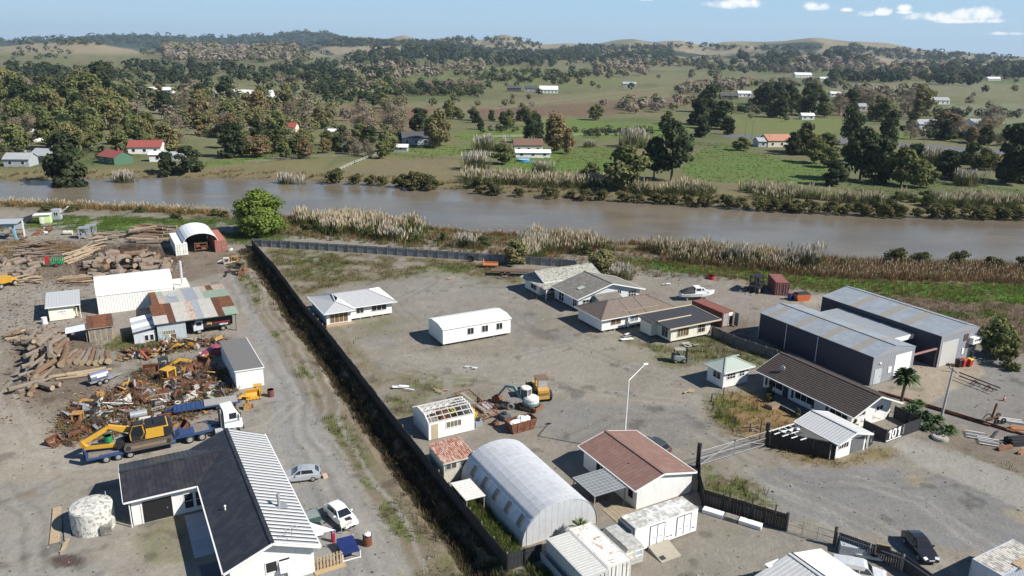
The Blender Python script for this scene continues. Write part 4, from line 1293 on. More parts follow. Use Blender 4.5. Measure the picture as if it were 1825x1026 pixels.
MB().bar((3.68,-.22,2.42),(3.68,4.2,2.66),.05,.16).build('barge_board', CREAMW, o)
for x in (.25,.9,1.95,2.6):
 win(o, 'f', 0, x, 1.55,.52,.65,1, frame=CREAMW, glass=mat('grey_pane', (.07,.075,.08), rough=.25), fw=.05)
MB().cyl((3.5,1.0,2.1),(5.2,1.4,2.2),.09, n=8).build('pipe', TRIM, o)
o = house('flat_lean_to', 'pale flat-roofed lean-to below the rusty-roofed shed', 'lean-to', 28.4,59.8)
for i in range(3):
 p = [(-.05, i * 1.22,2.08),(2.15, i * 1.22,2.0),(2.15, i * 1.22 + 1.2,2.0),(-.05, i * 1.22 + 1.2,2.08)]
 MB().slab(p, .04).ribs(p, (1,0,-.04),.4,.16,.025).build('roof_sheet', mat('cream_grey_sheet', (.60,.60,.56), rough=.6, var=.06, col2=(.35,.28,.2), amt=.35), o)
for x, y in ((.1,.1),(2.0,.1),(.1,3.5),(2.0,3.5)):
 MB().bar((x, y, 0),(x, y, 2.0),.09).build('post', WOOD_GREY, o)
MB().box(.05,3.55,0,2.0,3.62,1.9).build('wall', WOOD_GREY, o)
QM = mat('barrel_steel', (.53,.54,.555), rough=.5, metal=.15, var=.09, scale=.6, col2=(.36,.345,.31), amt=.45, lo=.52, hi=.7)
o = house('barrel_store', 'long half-round corrugated steel store with brown skylights', 'store', 31.0,53.2)
W_, LY, H_ = 8.5,13.4,3.75
n_ = 18
def qp(t, k=1.0):
 a = math.pi * t
 return W_ / 2 - W_ / 2 * k * (abs(math.cos(a)) ** .92) * math.copysign(1, math.cos(a)),.02 + (H_ - .02) * k * math.sin(a) ** .9
ns = 16
SKY = mat('brown_skylight', (.17,.15,.125), rough=.4, var=.12)
for s_ in range(ns):
 y0, y1 = s_ * LY / ns, (s_ + 1) * LY / ns - .012
 ym = (y0 + y1) / 2
 ring = lambda y, k: [(x, y, z) for x, z in [qp(i / n_, k) for i in range(n_ + 1)]]
 mb = MB()
 mb.loft([ring(y0,1.0), ring(y0 + .05,1.005), ring(y1 - .05,1.005), ring(y1,1.0)], closed=False)
 mb.build('roof_sheet', QM, o)
 if s_ % 3 == 1:
  sk = MB()
  pts = [qp(.12 + .10 * i / 4,1.022) for i in range(5)]
  sk.loft([[(x, y, z) for x, z in pts] + [(x + .03, y, z - .03) for x, z in pts[::-1]] for y in (y0 + .08, y1 - .08)])
  sk.build('skylight', SKY, o)
SEAM = [qp(.27,1.02)]
MB().bar((SEAM[0][0], 0, SEAM[0][1]),(SEAM[0][0], LY, SEAM[0][1]),.05,.05).build('sheet_edge', QM, o)
fp = [qp(i / n_, .985) for i in range(n_ + 1)]
MB().prism(fp, .05,.12, 'y').build('end_wall', QM, o)
for i in range(12):
 x = .5 + i * .68
 zt = np.interp(x + .3, [p[0] for p in fp], [p[1] for p in fp])
 zt0 = np.interp(x, [p[0] for p in fp], [p[1] for p in fp])
 if x < W_ - .6:
  MB().prism([(x, .02),(x + .66,.02),(x + .66, float(np.interp(x + .66, [p[0] for p in fp], [p[1] for p in fp]))),(x, float(zt0))], .0,.05, 'y').build('end_panel', QM, o)
MB().prism(fp, LY - .12, LY - .05, 'y').build('end_wall', QM, o)
REDR = mat('dull_red_roof', (.205,.115,.09), rough=.7, var=.07, scale=.5, col2=(.27,.19,.16), amt=.35)
o = house('red_roof_house', 'white weatherboard house with a dull red roof and a trellis awning', 'house', 44.4,53.3)
LX, LY = 7.2,9.6
wall_box(o, 0,0, LX, LY, 2.45, W_WHITE, axis='y', zr=3.4, ridge=3.1)
gable(o, -.55, LX + .3,-.35, LY + .4,2.5,3.5, 'y', REDR, ('corr', .5,.012,.2), ridge=3.1, trim=TRIM)
win(o, 'l', 0,5.6,.9,1.5,1.2,2)
win(o, 'l', 0,.6,.9,.8,1.2,1)
MB().box(.02,-.03,.2,.5,-.002,2.0).box(6.0,-.03,.2,6.05,-.002,2.0)
door(o, 'l', 0,2.2,.1,.85,2.0, TRIM, handle=True)
MB().cyl((1.6,3.5,2.9),(1.6,3.5,3.25),.06, n=6).build('vent_pipe', REDR, o)
a_ = house('trellis_awning', 'translucent grey awning with a white grid beside the red-roofed house', 'awning', 39.8,54.2)
MB().box(0,0,2.3,3.9,4.0,2.33).build('sheet', mat('smoky_sheet', (.22,.23,.23), rough=.35, var=.1), a_)
for k in range(9):
 MB().box(k * .48,-.03,2.332, k * .48 + .045,4.03,2.37).build('batten', GREYTIN, a_)
for k in range(9):
 MB().box(-.03, k * .49,2.371,3.93, k * .49 + .045,2.40).build('batten', GREYTIN, a_)
for x, y in ((.1,.1),(.1,3.9),(3.8,.1)):
 MB().bar((x, y, 0),(x, y, 2.3),.09).build('post', WOOD_GREY, a_)
for k in range(4):
 MB().box(.05,.3 + k * .9,0,.12,1.15 + k * .9,1.3).build('screen_panel', mat('brown_screen', (.16,.10,.07), rough=.8), a_)
t_ = house('round_paving', 'tan patio of rough paving under the edge of the grid awning', 'patio', 41.3,52.4)
for i in range(6):
 for j in range(5):
  MB().box(i * .55, j * .5,0, i * .55 + .52, j * .5 + .47,.05 + rnd.uniform(0,.012)).build('paver', mat('tan_paver', (.30,.245,.17), rough=.9, var=.15), t_)
REEF = mat('box_white', (.80,.80,.79), rough=.35, var=.02)
o = house('insulated_box', 'white insulated truck body with two double doors and a grimy roof', 'truck body', 39.7,47.5, z=.12)
MB().box(0,0,.1,7.5,2.35,2.55).build('body', REEF, o)
MB().box(.02,.02,2.55,7.48,2.33,2.62).build('roof', mat('grimy_roof', (.36,.35,.31), rough=.8, var=.1, scale=.7, col2=(.70,.70,.67), amt=.9, lo=.42, hi=.62), o)
MB().box(-.35,.15,1.4,0,2.2,2.5).build('cooling_unit', mat('dark_unit', (.07,.075,.09), rough=.5), o)
for u in (1.75,4.95):
 for k in (0,1):
  d = door(o, 'f', 0, u + k * .86,.35,.82,1.95, REEF, handle=False)
  MB().box(u + k * .86 - .03,-.055,.3, u + k * .86 + .02,-.028,2.34).build('seal', DARKSTEEL, d)
  MB().box(u + k * .86 + .35,-.07,1.0, u + k * .86 + .62,-.03,1.07).build('handle', STEEL, d)
 MB().box(u + 1.69,-.045,.3, u + 1.74,-.001,2.34).build('door_frame', DARKSTEEL, o)
 MB().box(u - .02,-.045,2.32, u + 1.72,-.001,2.37).build('door_frame', DARKSTEEL, o)
for x in (3.7,4.2,6.9):
 MB().box(x, -.02,.55, x + .3,-.001,.64).build('vent', DARKSTEEL, o)
for x in (.4,3.7,7.0):
 MB().box(x - .15,.2,-.12, x + .15,2.1,.1).build('bearer', RUST, o)
o = house('bus_body', 'old pale van body with a mustard yellow side between the containers', 'van body', 37.5,46.0)
VANG = mat('weathered_grey_paint', (.44,.44,.41), rough=.8, var=.1, scale=1.1, col2=(.24,.22,.19), amt=.6)
rings = []
for y, k in ((0,.97),(.25,1.0),(3.5,1.0),(3.7,.96)):
 rings.append([(1.05 + (-1.05) * k, y, .35),(1.05 + 1.05 * k, y, .35),(1.05 + 1.05 * k, y, 1.9 * k),(1.05 + .82 * k, y, 2.28 * k),(1.05 - .82 * k, y, 2.28 * k),(1.05 - 1.05 * k, y, 1.9 * k)])
MB().loft(rings).build('body', VANG, o)
MUST = mat('mustard_paint', (.46,.29,.06), rough=.75, var=.12, col2=(.25,.18,.1), amt=.5)
MB().box(-.03,.3,.5,-.002,2.3,1.8).build('side_panel', MUST, o)
win(o, 'l', 0,2.6,1.0,.6,.6,1, frame=MUST, fw=.04)
win(o, 'f', 0.0,.15,1.2,.75,.5,1, frame=TRIM, glass=mat('cream_pane', (.55,.52,.36), rough=.4))
win(o, 'f', 0.0,1.15,1.2,.7,.5,1, frame=TRIM, glass=mat('blue_pane', (.35,.40,.45), rough=.3))
for x in (.2,1.9):
 for y in (.7,2.9):
  MB().cyl((x - .1, y, .33),(x + .1, y, .33),.33, n=12).build('wheel', TYRE, o)
WROOFC = mat('white_rusting_container', (.62,.61,.57), rough=.55, var=.05, scale=.7, col2=(.32,.14,.07), amt=.9, lo=.55, hi=.64)
GREYC = mat('pale_grey_container', (.50,.505,.48), rough=.6, var=.06, col2=(.38,.34,.27), amt=.4)
container('shipping_container', 'white container with rust flaking along its roof, in front of the half-round store', 34.4,44.4,2.4,6.06,2.6, WROOFC)
container('shipping_container', 'pale grey container standing against the rust-flecked white one', 31.85,44.1,2.4,6.06,2.6, GREYC)
t_ = house('steel_sheet_fence', 'pale steel sheet leaning along the left side of the grey container', 'sheet', 31.2,44.4)
for i in range(3):
 MB().obox((.1,1.0 + i * 1.95,.7),(.05,1.9,1.35), rot(ry=-.12)).build('panel', GREYTIN, t_)
t_ = house('concrete_ramp', 'tan concrete ramp slab at the foot of the white insulated truck body', 'ramp', 41.2,45.3)
MB().loft([[(0,0,0),(2.3,0,0),(2.3,0,.06),(0,0,.06)], [(.1,2.2,0),(2.5,2.2,0),(2.5,2.2,.42),(.1,2.2,.42)]]).build('slab', mat('tan_concrete', (.33,.30,.24), rough=.9, var=.1), t_)
MB().obox((.45,.45,.165),(.5,.45,.03), rot(rx=.16)).build('grate', DARKSTEEL, t_)
o = house('street_lamp', 'tall white lamp post with a raking arm behind the red-roofed house', 'street lamp', 50.4,63.5)
MB().cyl((0,0,0),(.12,.02,9.0),.11,.07, n=8).build('pole', TRIM, o)
A_ = Vector((.12,.02,9.0))
hd = rot(rz=-TH + math.radians(52)) @ Vector((1,0,0))
MB().cyl(A_, A_ + hd * 3.4 + Vector((0,0,.75)),.05,.04, n=6).build('arm', TRIM, o)
h_ = A_ + hd * 3.7 + Vector((0,0,.82))
MB().ball(h_, .3,8,5,(1.5,.75,.4)).build('lamp_head', mat('lamp_white', (.7,.7,.66), rough=.4), o, smooth=True)
THATCH = mat('bleached_iron_roof', (.40,.39,.34), rough=.9, var=.16, scale=1.0, col2=(.17,.165,.14), amt=.85, lo=.46, hi=.6)
o = house('stripped_house', 'white house with a flaking grey roof and open porch at the back of the row', 'house', 0,0)
wall_box(o, 71.6,118.3,84.3,124.0,2.5, W_WHITE, .4)
gable(o, 72.0,85.0,117.6,124.6,3.0,4.4, 'x', THATCH, ('corr', .3,.03,.4), trim=TRIM)
mb = MB().prism([(118.6,2.5),(124.0,2.5),(121.1,4.2)], 72.1,72.2, 'x')
mb.build('gable_vent', mat('louvre_grey', (.12,.13,.14), rough=.7), o)
roof_face(o, [(70.8,115.7,2.45),(84.6,115.7,2.45),(84.6,117.9,3.02),(72.4,117.9,3.02)], THATCH, ('corr', .3,.03,.4))
roof_face(o, [(70.8,124.8,2.45),(70.8,115.7,2.45),(72.4,117.7,3.02),(72.4,124.6,3.02)], THATCH, ('corr', .3,.03,.4))
for x in (71.6,74.0,76.4,78.8):
 MB().bar((x, 116.0,0),(x, 116.0,2.45),.12).build('post', TRIM, o)
 MB().bar((x, 116.0,1.7),(x + .8,116.0,2.4),.08).build('brace', TRIM, o)
MB().bar((70.9,115.8,2.36),(84.5,115.8,2.36),.08,.16).build('beam', TRIM, o)
MB().box(71.6,116.0,.35,84.3,118.3,.45).build('porch_floor', WOOD_GREY, o)
win(o, 'l', 71.6,119.6,1.0,2.0,1.2,2)
win(o, 'f', 118.3,73.2,1.0,2.0,1.2,3)
win(o, 'f', 118.3,77.5,1.0,1.4,1.2,2)
for k, (x, y) in enumerate(((70.2,117.4),(69.8,118.6),(72.5,115.0))):
 MB().bar((x, y, .05 if k != 2 else .1),(x + 1.6, y + .6,2.2),.07).build('prop', WOOD_TAN, o)
GREYBR = mat('grey_brown_roof', (.155,.145,.125), rough=.85, var=.12, scale=.6, col2=(.26,.25,.225), amt=.5)
BLUEW = boards('bluish_boards', (.55,.59,.63), rough=.6, var=.05)
o = house('gabled_house', 'pale blue house with a broad grey-brown roof, its gable facing the yard', 'house', 0,0)
wall_box(o, 73.3,107.8,86.9,115.8,2.65, BLUEW, .4, axis='y', zr=4.5, ridge=80.1)
gable(o, 72.6,87.6,107.1,116.3,2.6,4.62, 'y', GREYBR, ('corr', .5,.02,.25), ridge=80.1, trim=TRIM)
win(o, 'l', 73.3,108.3,.7,1.2,1.6,2, rows=2)
win(o, 'l', 73.3,112.6,.5,1.6,1.9,2, rows=2)
win(o, 'f', 107.8,74.2,1.0,2.0,1.1,3, rows=2)
win(o, 'f', 107.8,84.3,1.3,1.7,1.15,3, rows=2)
win(o, 'f', 107.8,81.8,2.2,.8,.8,2)
wall_box(o, 76.8,105.3,80.6,107.7,2.0, W_WHITE, .3, name='porch_wall')
roof_face(o, [(76.3,104.9,2.05),(81.4,104.9,2.05),(81.4,107.6,2.9),(76.3,107.6,2.9)], GREYBR, ('corr', .5,.02,.25), name='porch_roof')
win(o, 'f', 105.3,77.1,1.0,2.4,.75,4)
MB().obox((75.6,110.6,3.52),(1.3,1.0,.05), rot(ry=-.262)).build('roof_patch', mat('pale_green_patch', (.42,.47,.4), rough=.6), o)
BRTILE = mat('brown_tile', (.155,.120,.098), rough=.8, var=.08, scale=1.2, col2=(.21,.175,.15), amt=.5)
o = house('brown_hip_house', 'white house under a brown tiled hip roof in the middle of the row', 'house', 0,0)
wall_box(o, 70.8,97.0,84.9,104.0,2.5, W_WHITE, .45)
hip(o, 70.2,85.9,96.4,104.6,2.55,4.25,74.4,82.0, BRTILE, ('tile', .34,.045), TRIM)
for xa in (76.4,79.6):
 MB().bar((xa, 96.5,2.66),(xa, 100.5,4.3),.12,.06).build('batten', GREYBR, o)
MB().bar((75.5,97.4,3.05),(83.0,97.4,3.05),.12,.08).build('batten', WOOD_TAN, o)
BIG = mat('brown_room', (.12,.08,.05), rough=.3, var=.3, scale=3)
win(o, 'f', 97.0,72.6,1.15,2.0,1.1,2, glass=BIG)
win(o, 'f', 97.0,76.6,1.15,1.6,1.0,2, glass=mat('blue_glass', (.2,.25,.28), rough=.15))
win(o, 'f', 97.0,79.6,1.2,1.0,1.0,2)
win(o, 'f', 97.0,81.6,1.2,1.6,1.0,2, glass=BIG)
MB().box(75.9,96.6,.45,76.1,97.0,2.45).build('pilaster', TRIM, o)
for x in (71.4,73.5,75.6,77.7,79.8):
 MB().box(x - .13,97.1,0, x + .13,97.4,.46).build('pile', WOOD_GREY, o)
DKROOF = mat('charcoal_membrane', (.045,.046,.05), rough=.7, var=.08)
CRV = mat('cream_vertical', (.70,.68,.58), rough=.6, var=.04, col2=(.5,.47,.38), amt=.3)
o = house('cream_cabin', 'cream cabin with a flat charcoal roof and tan trims ending the row', 'cabin', 0,0)
wall_box(o, 78.0,88.2,86.3,94.4,2.7, CRV, .42)
wall_box(o, 76.7,91.6,78.0,94.4,2.7, CRV, .42)
for pts in ([(78.0,88.2,.5),(86.3,88.2,.5),(86.3,88.2,2.7),(78.0,88.2,2.7)], [(78.0,91.6,.5),(78.0,88.2,.5),(78.0,88.2,2.7),(78.0,91.6,2.7)]):
 MB().ribs(pts, (0,0,1),.55,.06,.018).build('batten', CRV, o)
roof_face(o, [(77.2,87.6,2.78),(87.9,87.6,2.78),(87.9,94.8,3.1),(77.2,94.8,3.1)], DKROOF, ('corr', .9,.02,.08), th=.14)
roof_face(o, [(76.1,91.0,2.9),(77.2,91.0,2.9),(77.2,94.8,3.1),(76.1,94.8,3.1)], DKROOF, th=.14)
TANT = mat('tan_trim', (.55,.47,.34), rough=.6)
for p, q in (((77.15,87.55,2.76),(87.95,87.55,2.76)),((87.95,87.55,2.76),(87.95,94.85,3.08)),((76.05,94.85,3.14),(87.9,94.85,3.14)),((77.5,91.0,2.98),(84.5,91.0,2.98))):
 MB().bar(p, q, .1,.2).build('fascia', TANT, o)
win(o, 'f', 88.2,79.3,.95,2.3,1.3,4, frame=TANT, glass=BIG)
win(o, 'f', 88.2,83.6,1.0,1.5,1.4,2, frame=TANT, rows=2)
win(o, 'l', 78.0,89.0,.8,1.4,1.5,2, frame=TANT)
win(o, 'l', 78.0,92.0,.5,.8,2.0,1, frame=TANT) if False else None
for k in range(3):
 q = house('loose_panel', ('white sheet leaning on blocks beside the cream cabin', 'grey board lying on the white sheet by the cream cabin', 'thin pale board on the ground under the brown-roofed house')[k], 'panel', 71.9 + k * .6,92.3 + k * .7)
 MB().obox((.8,.3,.25 + .12 * k),(2.4 - .3 * k, .7 - .15 * k, .06), rot(ry=.08, rz=.2 * k)).build('sheet', (W_PLAIN, WOOD_GREY, TRIM)[k], q)
GRN = mat('pale_green_roof', (.36,.41,.36), rough=.55, var=.05)
o = house('green_roof_hut', 'little white hut with a pale green hipped roof', 'hut', 0,0)
wall_box(o, 73.25,71.4,77.9,74.6,2.55, W_WHITE, .12)
hip(o, 72.8,78.7,70.9,75.1,2.6,3.75,75.0,76.3, GRN, ('corr', .32,.02,.3), TRIM)
MB().bar((76.2,73.3,3.65),(77.4,73.0,3.75),.3,.1).build('ridge_vent', GRN, o)
win(o, 'l', 73.25,72.0,1.2,1.4,.95,2)
win(o, 'f', 71.4,73.9,1.3,1.5,.8,3, rows=2)
win(o, 'f', 71.4,76.2,1.35,.9,.75,2, rows=2)
FENCE_D = mat('dark_iron_fence', (.035,.036,.04), rough=.55, var=.12)
FENCE_W = mat('fence_boards', (.17,.16,.145), rough=.9, var=.15, scale=.8, col2=(.10,.095,.09), amt=.5)
def fence(name, label, pts, h, m, step=2.4, post=True, mp=None, outer=1, pitch=.16, wobble=.0, postside=-1):
 """panels of vertical boards between posts; pts are grid a,b,z"""
 root = empty(name, (0,0,0),0, label, 'fence')
 W3 = [L(*p) if len(p) == 3 else L(p[0], p[1], 0) for p in pts]
 root.location = W3[0]
 O = W3[0]
 for a, b_ in zip(W3[:-1], W3[1:]):
  n = max(1, round((b_ - a).length / step))
  for i in range(n):
   p, q = a.lerp(b_, i / n) - O, a.lerp(b_, (i + 1) / n) - O
   d = (q - p)
   d.z = 0
   ln = d.length
   d.normalize()
   nr = Vector((-d.y, d.x, 0))
   jz = Vector((0,0, rnd.uniform(-wobble, wobble)))
   ln_ = nr * rnd.uniform(-wobble, wobble)
   mb = MB()
   k = max(1, int(ln / pitch))
   for j in range(k):
    s0, s1 = p.lerp(q, j / k) + ln_ * 0, p.lerp(q, (j + .93) / k)
    off = nr * (.018 if j % 2 else 0)
    w = nr * .02
    hh = Vector((0,0, h + (rnd.uniform(-.03,.03) if wobble else 0))) + jz
    mb.loft([[s0 - w + off, s1 - w + off, s1 + w + off, s0 + w + off], [s0 - w + off + ln_ + hh, s1 - w + off + ln_ + hh, s1 + w + off + ln_ + hh, s0 + w + off + ln_ + hh]])
   pn = mb.build('fence_panel', m, root)
   if post:
    MB().box(-.06,-.06,-.3,.06,.06, h + .12).build('post', mp or m, root, loc=p + nr * .1 * postside)
   MB().bar(p + nr * .06 * postside + Vector((0,0, h * .8)), q + nr * .06 * postside + Vector((0,0, h * .8)),.05,.09).build('rail', mp or m, root)
 return root
fp_ = [(a, b_) for a, b_ in zip(FA_[1:], FB[1:])]
fp_[0] = (28.15,51.0)
fence('boundary_fence', 'very long dark board fence running beside the ditch and the lane', fp_, 1.75, FENCE_D, 2.6, wobble=.05, mp=WOOD_GREY)
fence('back_fence', 'grey board fence with posts closing the back of the yard before the reeds', [(31.2,180.9),(53,163.3),(74.8,145.1),(86.8,134.6),(89.0,132.2)], 1.75, mat('blue_grey_fence', (.22,.225,.23), rough=.85, var=.1),2.4, mp=mat('fence_post', (.13,.13,.13), rough=.85), wobble=.03)
fence('corner_fence', 'short black fence turning the corner in front of the half-round store', [(28.2,50.9),(31.7,50.8)], 1.75, FENCE_D, 1.8)
fence('board_fence', 'weathered board fence between the cream cabin and the big dark warehouse', [(86.6,88.0),(87.0,81.0),(88.2,75.6),(88.6,71.5)], 1.6, FENCE_W, 2.2, wobble=.03)
# --- right-hand yard: warehouses, the house at 101, gates
SLATE = mat('slate_steel', (.25,.28,.315), rough=.5, var=.10, scale=.35, col2=(.34,.35,.35), amt=.5)
NAVY = mat('dark_blue_steel', (.030,.036,.058), rough=.5, var=.06)
FRONTG = mat('grey_steel_front', (.27,.285,.31), rough=.5, var=.05)
SKYL = mat('fibreglass_strip', (.27,.255,.22), rough=.6, var=.08)
ROLLER = mat('white_roller_door', (.78,.775,.75), rough=.5, var=.03)
ROLLG = mat('grey_roller_door', (.46,.455,.43), rough=.55, var=.04)
o = house('warehouse', 'long dark blue warehouse with a grey roof and a white roller door', 'warehouse', 0,0)
X0, X1, Y0, Y1, ZE, ZR = 92.7,101.9,62.8,83.8,4.35,5.35
wall_box(o, X0, Y0, X1, Y1, ZE, NAVY, axis='y', zr=ZR - .05)
MB().ribs([(X0, Y1,.1),(X0, Y0,.1),(X0, Y0, ZE),(X0, Y1, ZE)], (0,0,1),.4,.12,.03).build('cladding', NAVY, o)
mb = MB().prism([(X0 + .02,.05),(X1 - .02,.05),(X1 - .02, ZE - .02),(97.3, ZR - .08),(X0 + .02, ZE - .02)], Y0 - .05, Y0, 'y')
mb.ribs([(X0, Y0 - .05,.1),(X1, Y0 - .05,.1),(X1, Y0 - .05, ZE),(X0, Y0 - .05, ZE)], (0,0,1),.4,.1,.02)
mb.build('front_cladding', FRONTG, o)
for xe, nm in ((X0 - .1, 'a'),(X1 + .1, 'b')):
 ys = np.linspace(Y0 - .1, Y1 + .1,17)
 for i in range(16):
  m_ = SKYL if i in (2,6,10,14) else SLATE
  y0, y1 = ys[i], ys[i + 1] - .01
  dz = .006 if m_ is SKYL else 0
  p = [(xe, y0, ZE + .03 + dz),(xe, y1, ZE + .03 + dz),(97.3, y1, ZR + dz),(97.3, y0, ZR + dz)]
  MB().slab(p, .05).ribs(p if xe < 97 else p[::-1], (1,0,.2),.33,.07,.02).build('roof_sheet', m_, o)
MB().bar((97.3, Y0 - .12, ZR + .03),(97.3, Y1 + .12, ZR + .03),.4,.06).build('ridge_cap', SLATE, o)
for y in (78.2,72.2):
 MB().cyl((X0 - .1, y, .1),(X0 - .1, y, ZE),.055, n=6).build('downpipe', TRIM, o)
MB().bar((X0 - .14, Y0, ZE - .04),(X0 - .14, Y1, ZE - .04),.1,.12).build('gutter', NAVY, o)
MB().box(X0 - .03, Y1 - .04,0, X0 + .02, Y1 + .02, ZE).build('corner_trim', TRIM, o)
door(o, 'f', Y0 - .05,97.6,.05,3.6,3.7, ROLLER, slats=14, name='roller_door', handle=False)
door(o, 'f', Y0 - .05,93.4,.05,1.5,2.3, mat('pale_blue_door', (.42,.46,.48), rough=.5), slats=0)
MB().box(94.1, Y0 - .2,3.1,94.5, Y0 - .05,3.25).build('wall_lamp', TRIM, o)
MB().box(96.3, Y0 - .12,1.3,97.0, Y0 - .05,2.2).build('notice_board', W_PLAIN, o)
o = house('warehouse', 'right-hand grey warehouse with a grey roller door and a white sign over its entrance', 'warehouse', 0,0)
X0, X1, Y0, Y1, ZE, ZR = 107.6,117.0,62.6,84.2,5.0,6.0
wall_box(o, X0, Y0, X1, Y1, ZE, NAVY, axis='y', zr=ZR - .05, ridge=113.6)
mb = MB().prism([(X0 + .02,.05),(X1 - .02,.05),(X1 - .02, ZE - .02),(113.6, ZR - .08),(X0 + .02, ZE - .02)], Y0 - .05, Y0, 'y')
mb.ribs([(X0, Y0 - .05,.1),(X1, Y0 - .05,.1),(X1, Y0 - .05, ZE),(X0, Y0 - .05, ZE)], (0,0,1),.4,.1,.02)
mb.build('front_cladding', FRONTG, o)
for xe in (X0 - .1, X1 + .1):
 ys = np.linspace(Y0 - .1, Y1 + .1,17)
 for i in range(16):
  m_ = SKYL if i in (4,7,11) else SLATE
  y0, y1 = ys[i], ys[i + 1] - .01
  dz = .006 if m_ is SKYL else 0
  p = [(xe, y0, ZE + .03 + dz),(xe, y1, ZE + .03 + dz),(113.6, y1, ZR + dz),(113.6, y0, ZR + dz)]
  MB().slab(p, .05).ribs(p if xe < 113 else p[::-1], (1,0,.2),.33,.07,.02).build('roof_sheet', m_, o)
MB().bar((113.6, Y0 - .12, ZR + .03),(113.6, Y1 + .12, ZR + .03),.4,.06).build('ridge_cap', SLATE, o)
door(o, 'f', Y0 - .05,108.0,.05,4.0,3.9, ROLLG, slats=15, name='roller_door', handle=False)
door(o, 'f', Y0 - .05,115.0,.05,1.4,2.3, mat('dark_glass_door', (.04,.05,.05), rough=.2))
MB().box(113.2, Y0 - .1,1.3,113.7, Y0 - .05,2.2).box(113.25, Y0 - .1,2.5,113.6, Y0 - .05,2.75)
MB().box(113.3, Y0 - .14,1.2,113.8, Y0 - .05,2.1).build('notice_board', W_PLAIN, o)
MB().box(113.2, Y0 - .1,3.3,114.4, Y0 - .05,4.4).ribs([(113.2, Y0 - .1,3.3),(114.4, Y0 - .1,3.3),(114.4, Y0 - .1,4.4),(113.2, Y0 - .1,4.4)], (0,0,1),.3,.1,.03).build('louvre', mat('brown_louvre', (.11,.07,.06), rough=.8), o)
sg = MB().box(114.7, Y0 - .75,2.7,117.0, Y0 - .05,3.7).build('entrance_canopy', W_PLAIN, o)
lt = MB()
for k in range(7):                                      # a line of seven small dark capitals
 x = 115.15 + k * .21
 lt.box(x, Y0 - .775,3.15, x + .045, Y0 - .751,3.42)
 if k % 2:
  lt.box(x + .045, Y0 - .775,3.37, x + .14, Y0 - .751,3.42).box(x + .045, Y0 - .775,3.15, x + .14, Y0 - .751,3.2)
 else:
  lt.box(x + .1, Y0 - .775,3.15, x + .145, Y0 - .751,3.42).box(x + .045, Y0 - .775,3.26, x + .1, Y0 - .751,3.31)
lt.build('lettering', SIGNINK, sg)['kind'] = 'stuff'
o = house('warehouse', 'low grey linking shed between the two warehouses, set back with an open bay', 'warehouse', 0,0)
wall_box(o, 102.0,71.0,107.5,80.3,3.9, NAVY)
for i in range(5):
 y0, y1 = 66.9 + i * 2.7,69.59 + i * 2.7
 p = [(102.0, y0,4.05),(107.5, y0,4.05),(107.5, y1,4.1),(102.0, y1,4.1)]
 MB().slab(p, .05).ribs(p, (0,1,0),.4,.07,.02).build('roof_sheet', mat('pale_slate_steel', (.30,.32,.34), rough=.55, var=.06), o)
MB().box(102.0,66.8,3.3,107.5,66.9,4.0).build('fascia', W_PLAIN, o)
t_ = house('gantry_beam', 'pinkish steel beam spanning the open bay between the two warehouses', 'beam', 101.95,62.9)
MB().bar((0,0,3.0),(5.7,0,3.0),.18,.25).build('beam', mat('pink_primer', (.32,.17,.15), rough=.7), t_)
for x in (.06,5.6):
 MB().bar((x, 0,0),(x, 0,2.87),.14).build('post', mat('pink_primer', (.32,.17,.15)), t_)
for k, (x, y) in enumerate(((110.3,61.3),(109.6,61.5),(111.3,60.9))):
 q = house('wheelie_bin', ('red bin by the grey roller door', 'black bin beside the red bin near the grey roller door', 'red bin with a yellow lid by the entrance of the grey warehouse')[k], 'bin', x + 1.4, y - .2)
 c_ = ((.38,.03,.025),(.02,.02,.022),(.40,.04,.03))[k]
 MB().loft([[(-.3,-.33,.08),(.3,-.33,.08),(.3,.33,.08),(-.3,.33,.08)], [(-.37,-.4,1.15),(.37,-.4,1.15),(.37,.4,1.15),(-.37,.4,1.15)]]).build('body', mat('bin_%s' % ('red', 'black', 'scarlet')[k], c_, rough=.5), q)
 MB().loft([[(-.4,-.43,1.15),(.4,-.43,1.15),(.4,.43,1.15),(-.4,.43,1.15)], [(-.33,-.3,1.25),(.33,-.3,1.25),(.33,.36,1.25),(-.33,.36,1.25)]]).build('lid', mat('bin_lid_%d' % k, ((.38,.03,.025),(.02,.02,.022),(.62,.40,.05))[k], rough=.5), q)
 for sx in (-.3,.3):
  MB().cyl((sx - .04,.33,.12),(sx + .04,.33,.12),.12, n=8).build('wheel', TYRE, q)
for k, (a, b_, lab) in enumerate(((108.2,60.4, 'rusty bollard at the left corner of the grey roller door'),(119.0,60.6, 'dark bollard at the far right of the tan apron'),(112.2,60.9, 'short rusty bollard beside the red bins'))):
 q = house('bollard', lab, 'bollard', a, b_)
 MB().cyl((0,0,0),(0,0,1.25),.11, n=8).build('pipe', (RUST, DARKSTEEL, RUST)[k], q)
 MB().ball((0,0,1.25),.11,8,4,(1,1,.5)).build('cap', (RUST, DARKSTEEL, RUST)[k], q)
container('shipping_container', 'maroon container with an open glazed end door, behind the cream cabin', 90.9,90.3,2.44,7.6,2.6, mat('maroon_container', (.17,.055,.04), rough=.7, var=.1, col2=(.27,.13,.1), amt=.4), doors=None)
q = house('container_door', 'open grey container door swung beside the maroon container', 'door', 93.4,90.0)
MB().box(0,-.9,.15,.06,0,2.5).build('leaf', mat('grey_door', (.12,.14,.15), rough=.6), q)
MB().box(.06,-.5,.2,.1,-.45,2.4).build('lock_rod', STEEL, q)
q = house('glazed_door', 'grey and white glazed partition across the end of the maroon container', 'partition', 90.95,90.2)
MB().box(.05,0,.15,1.2,.05,2.45).build('panel', mat('pinkish_grey_panel', (.33,.30,.29), rough=.7), q)
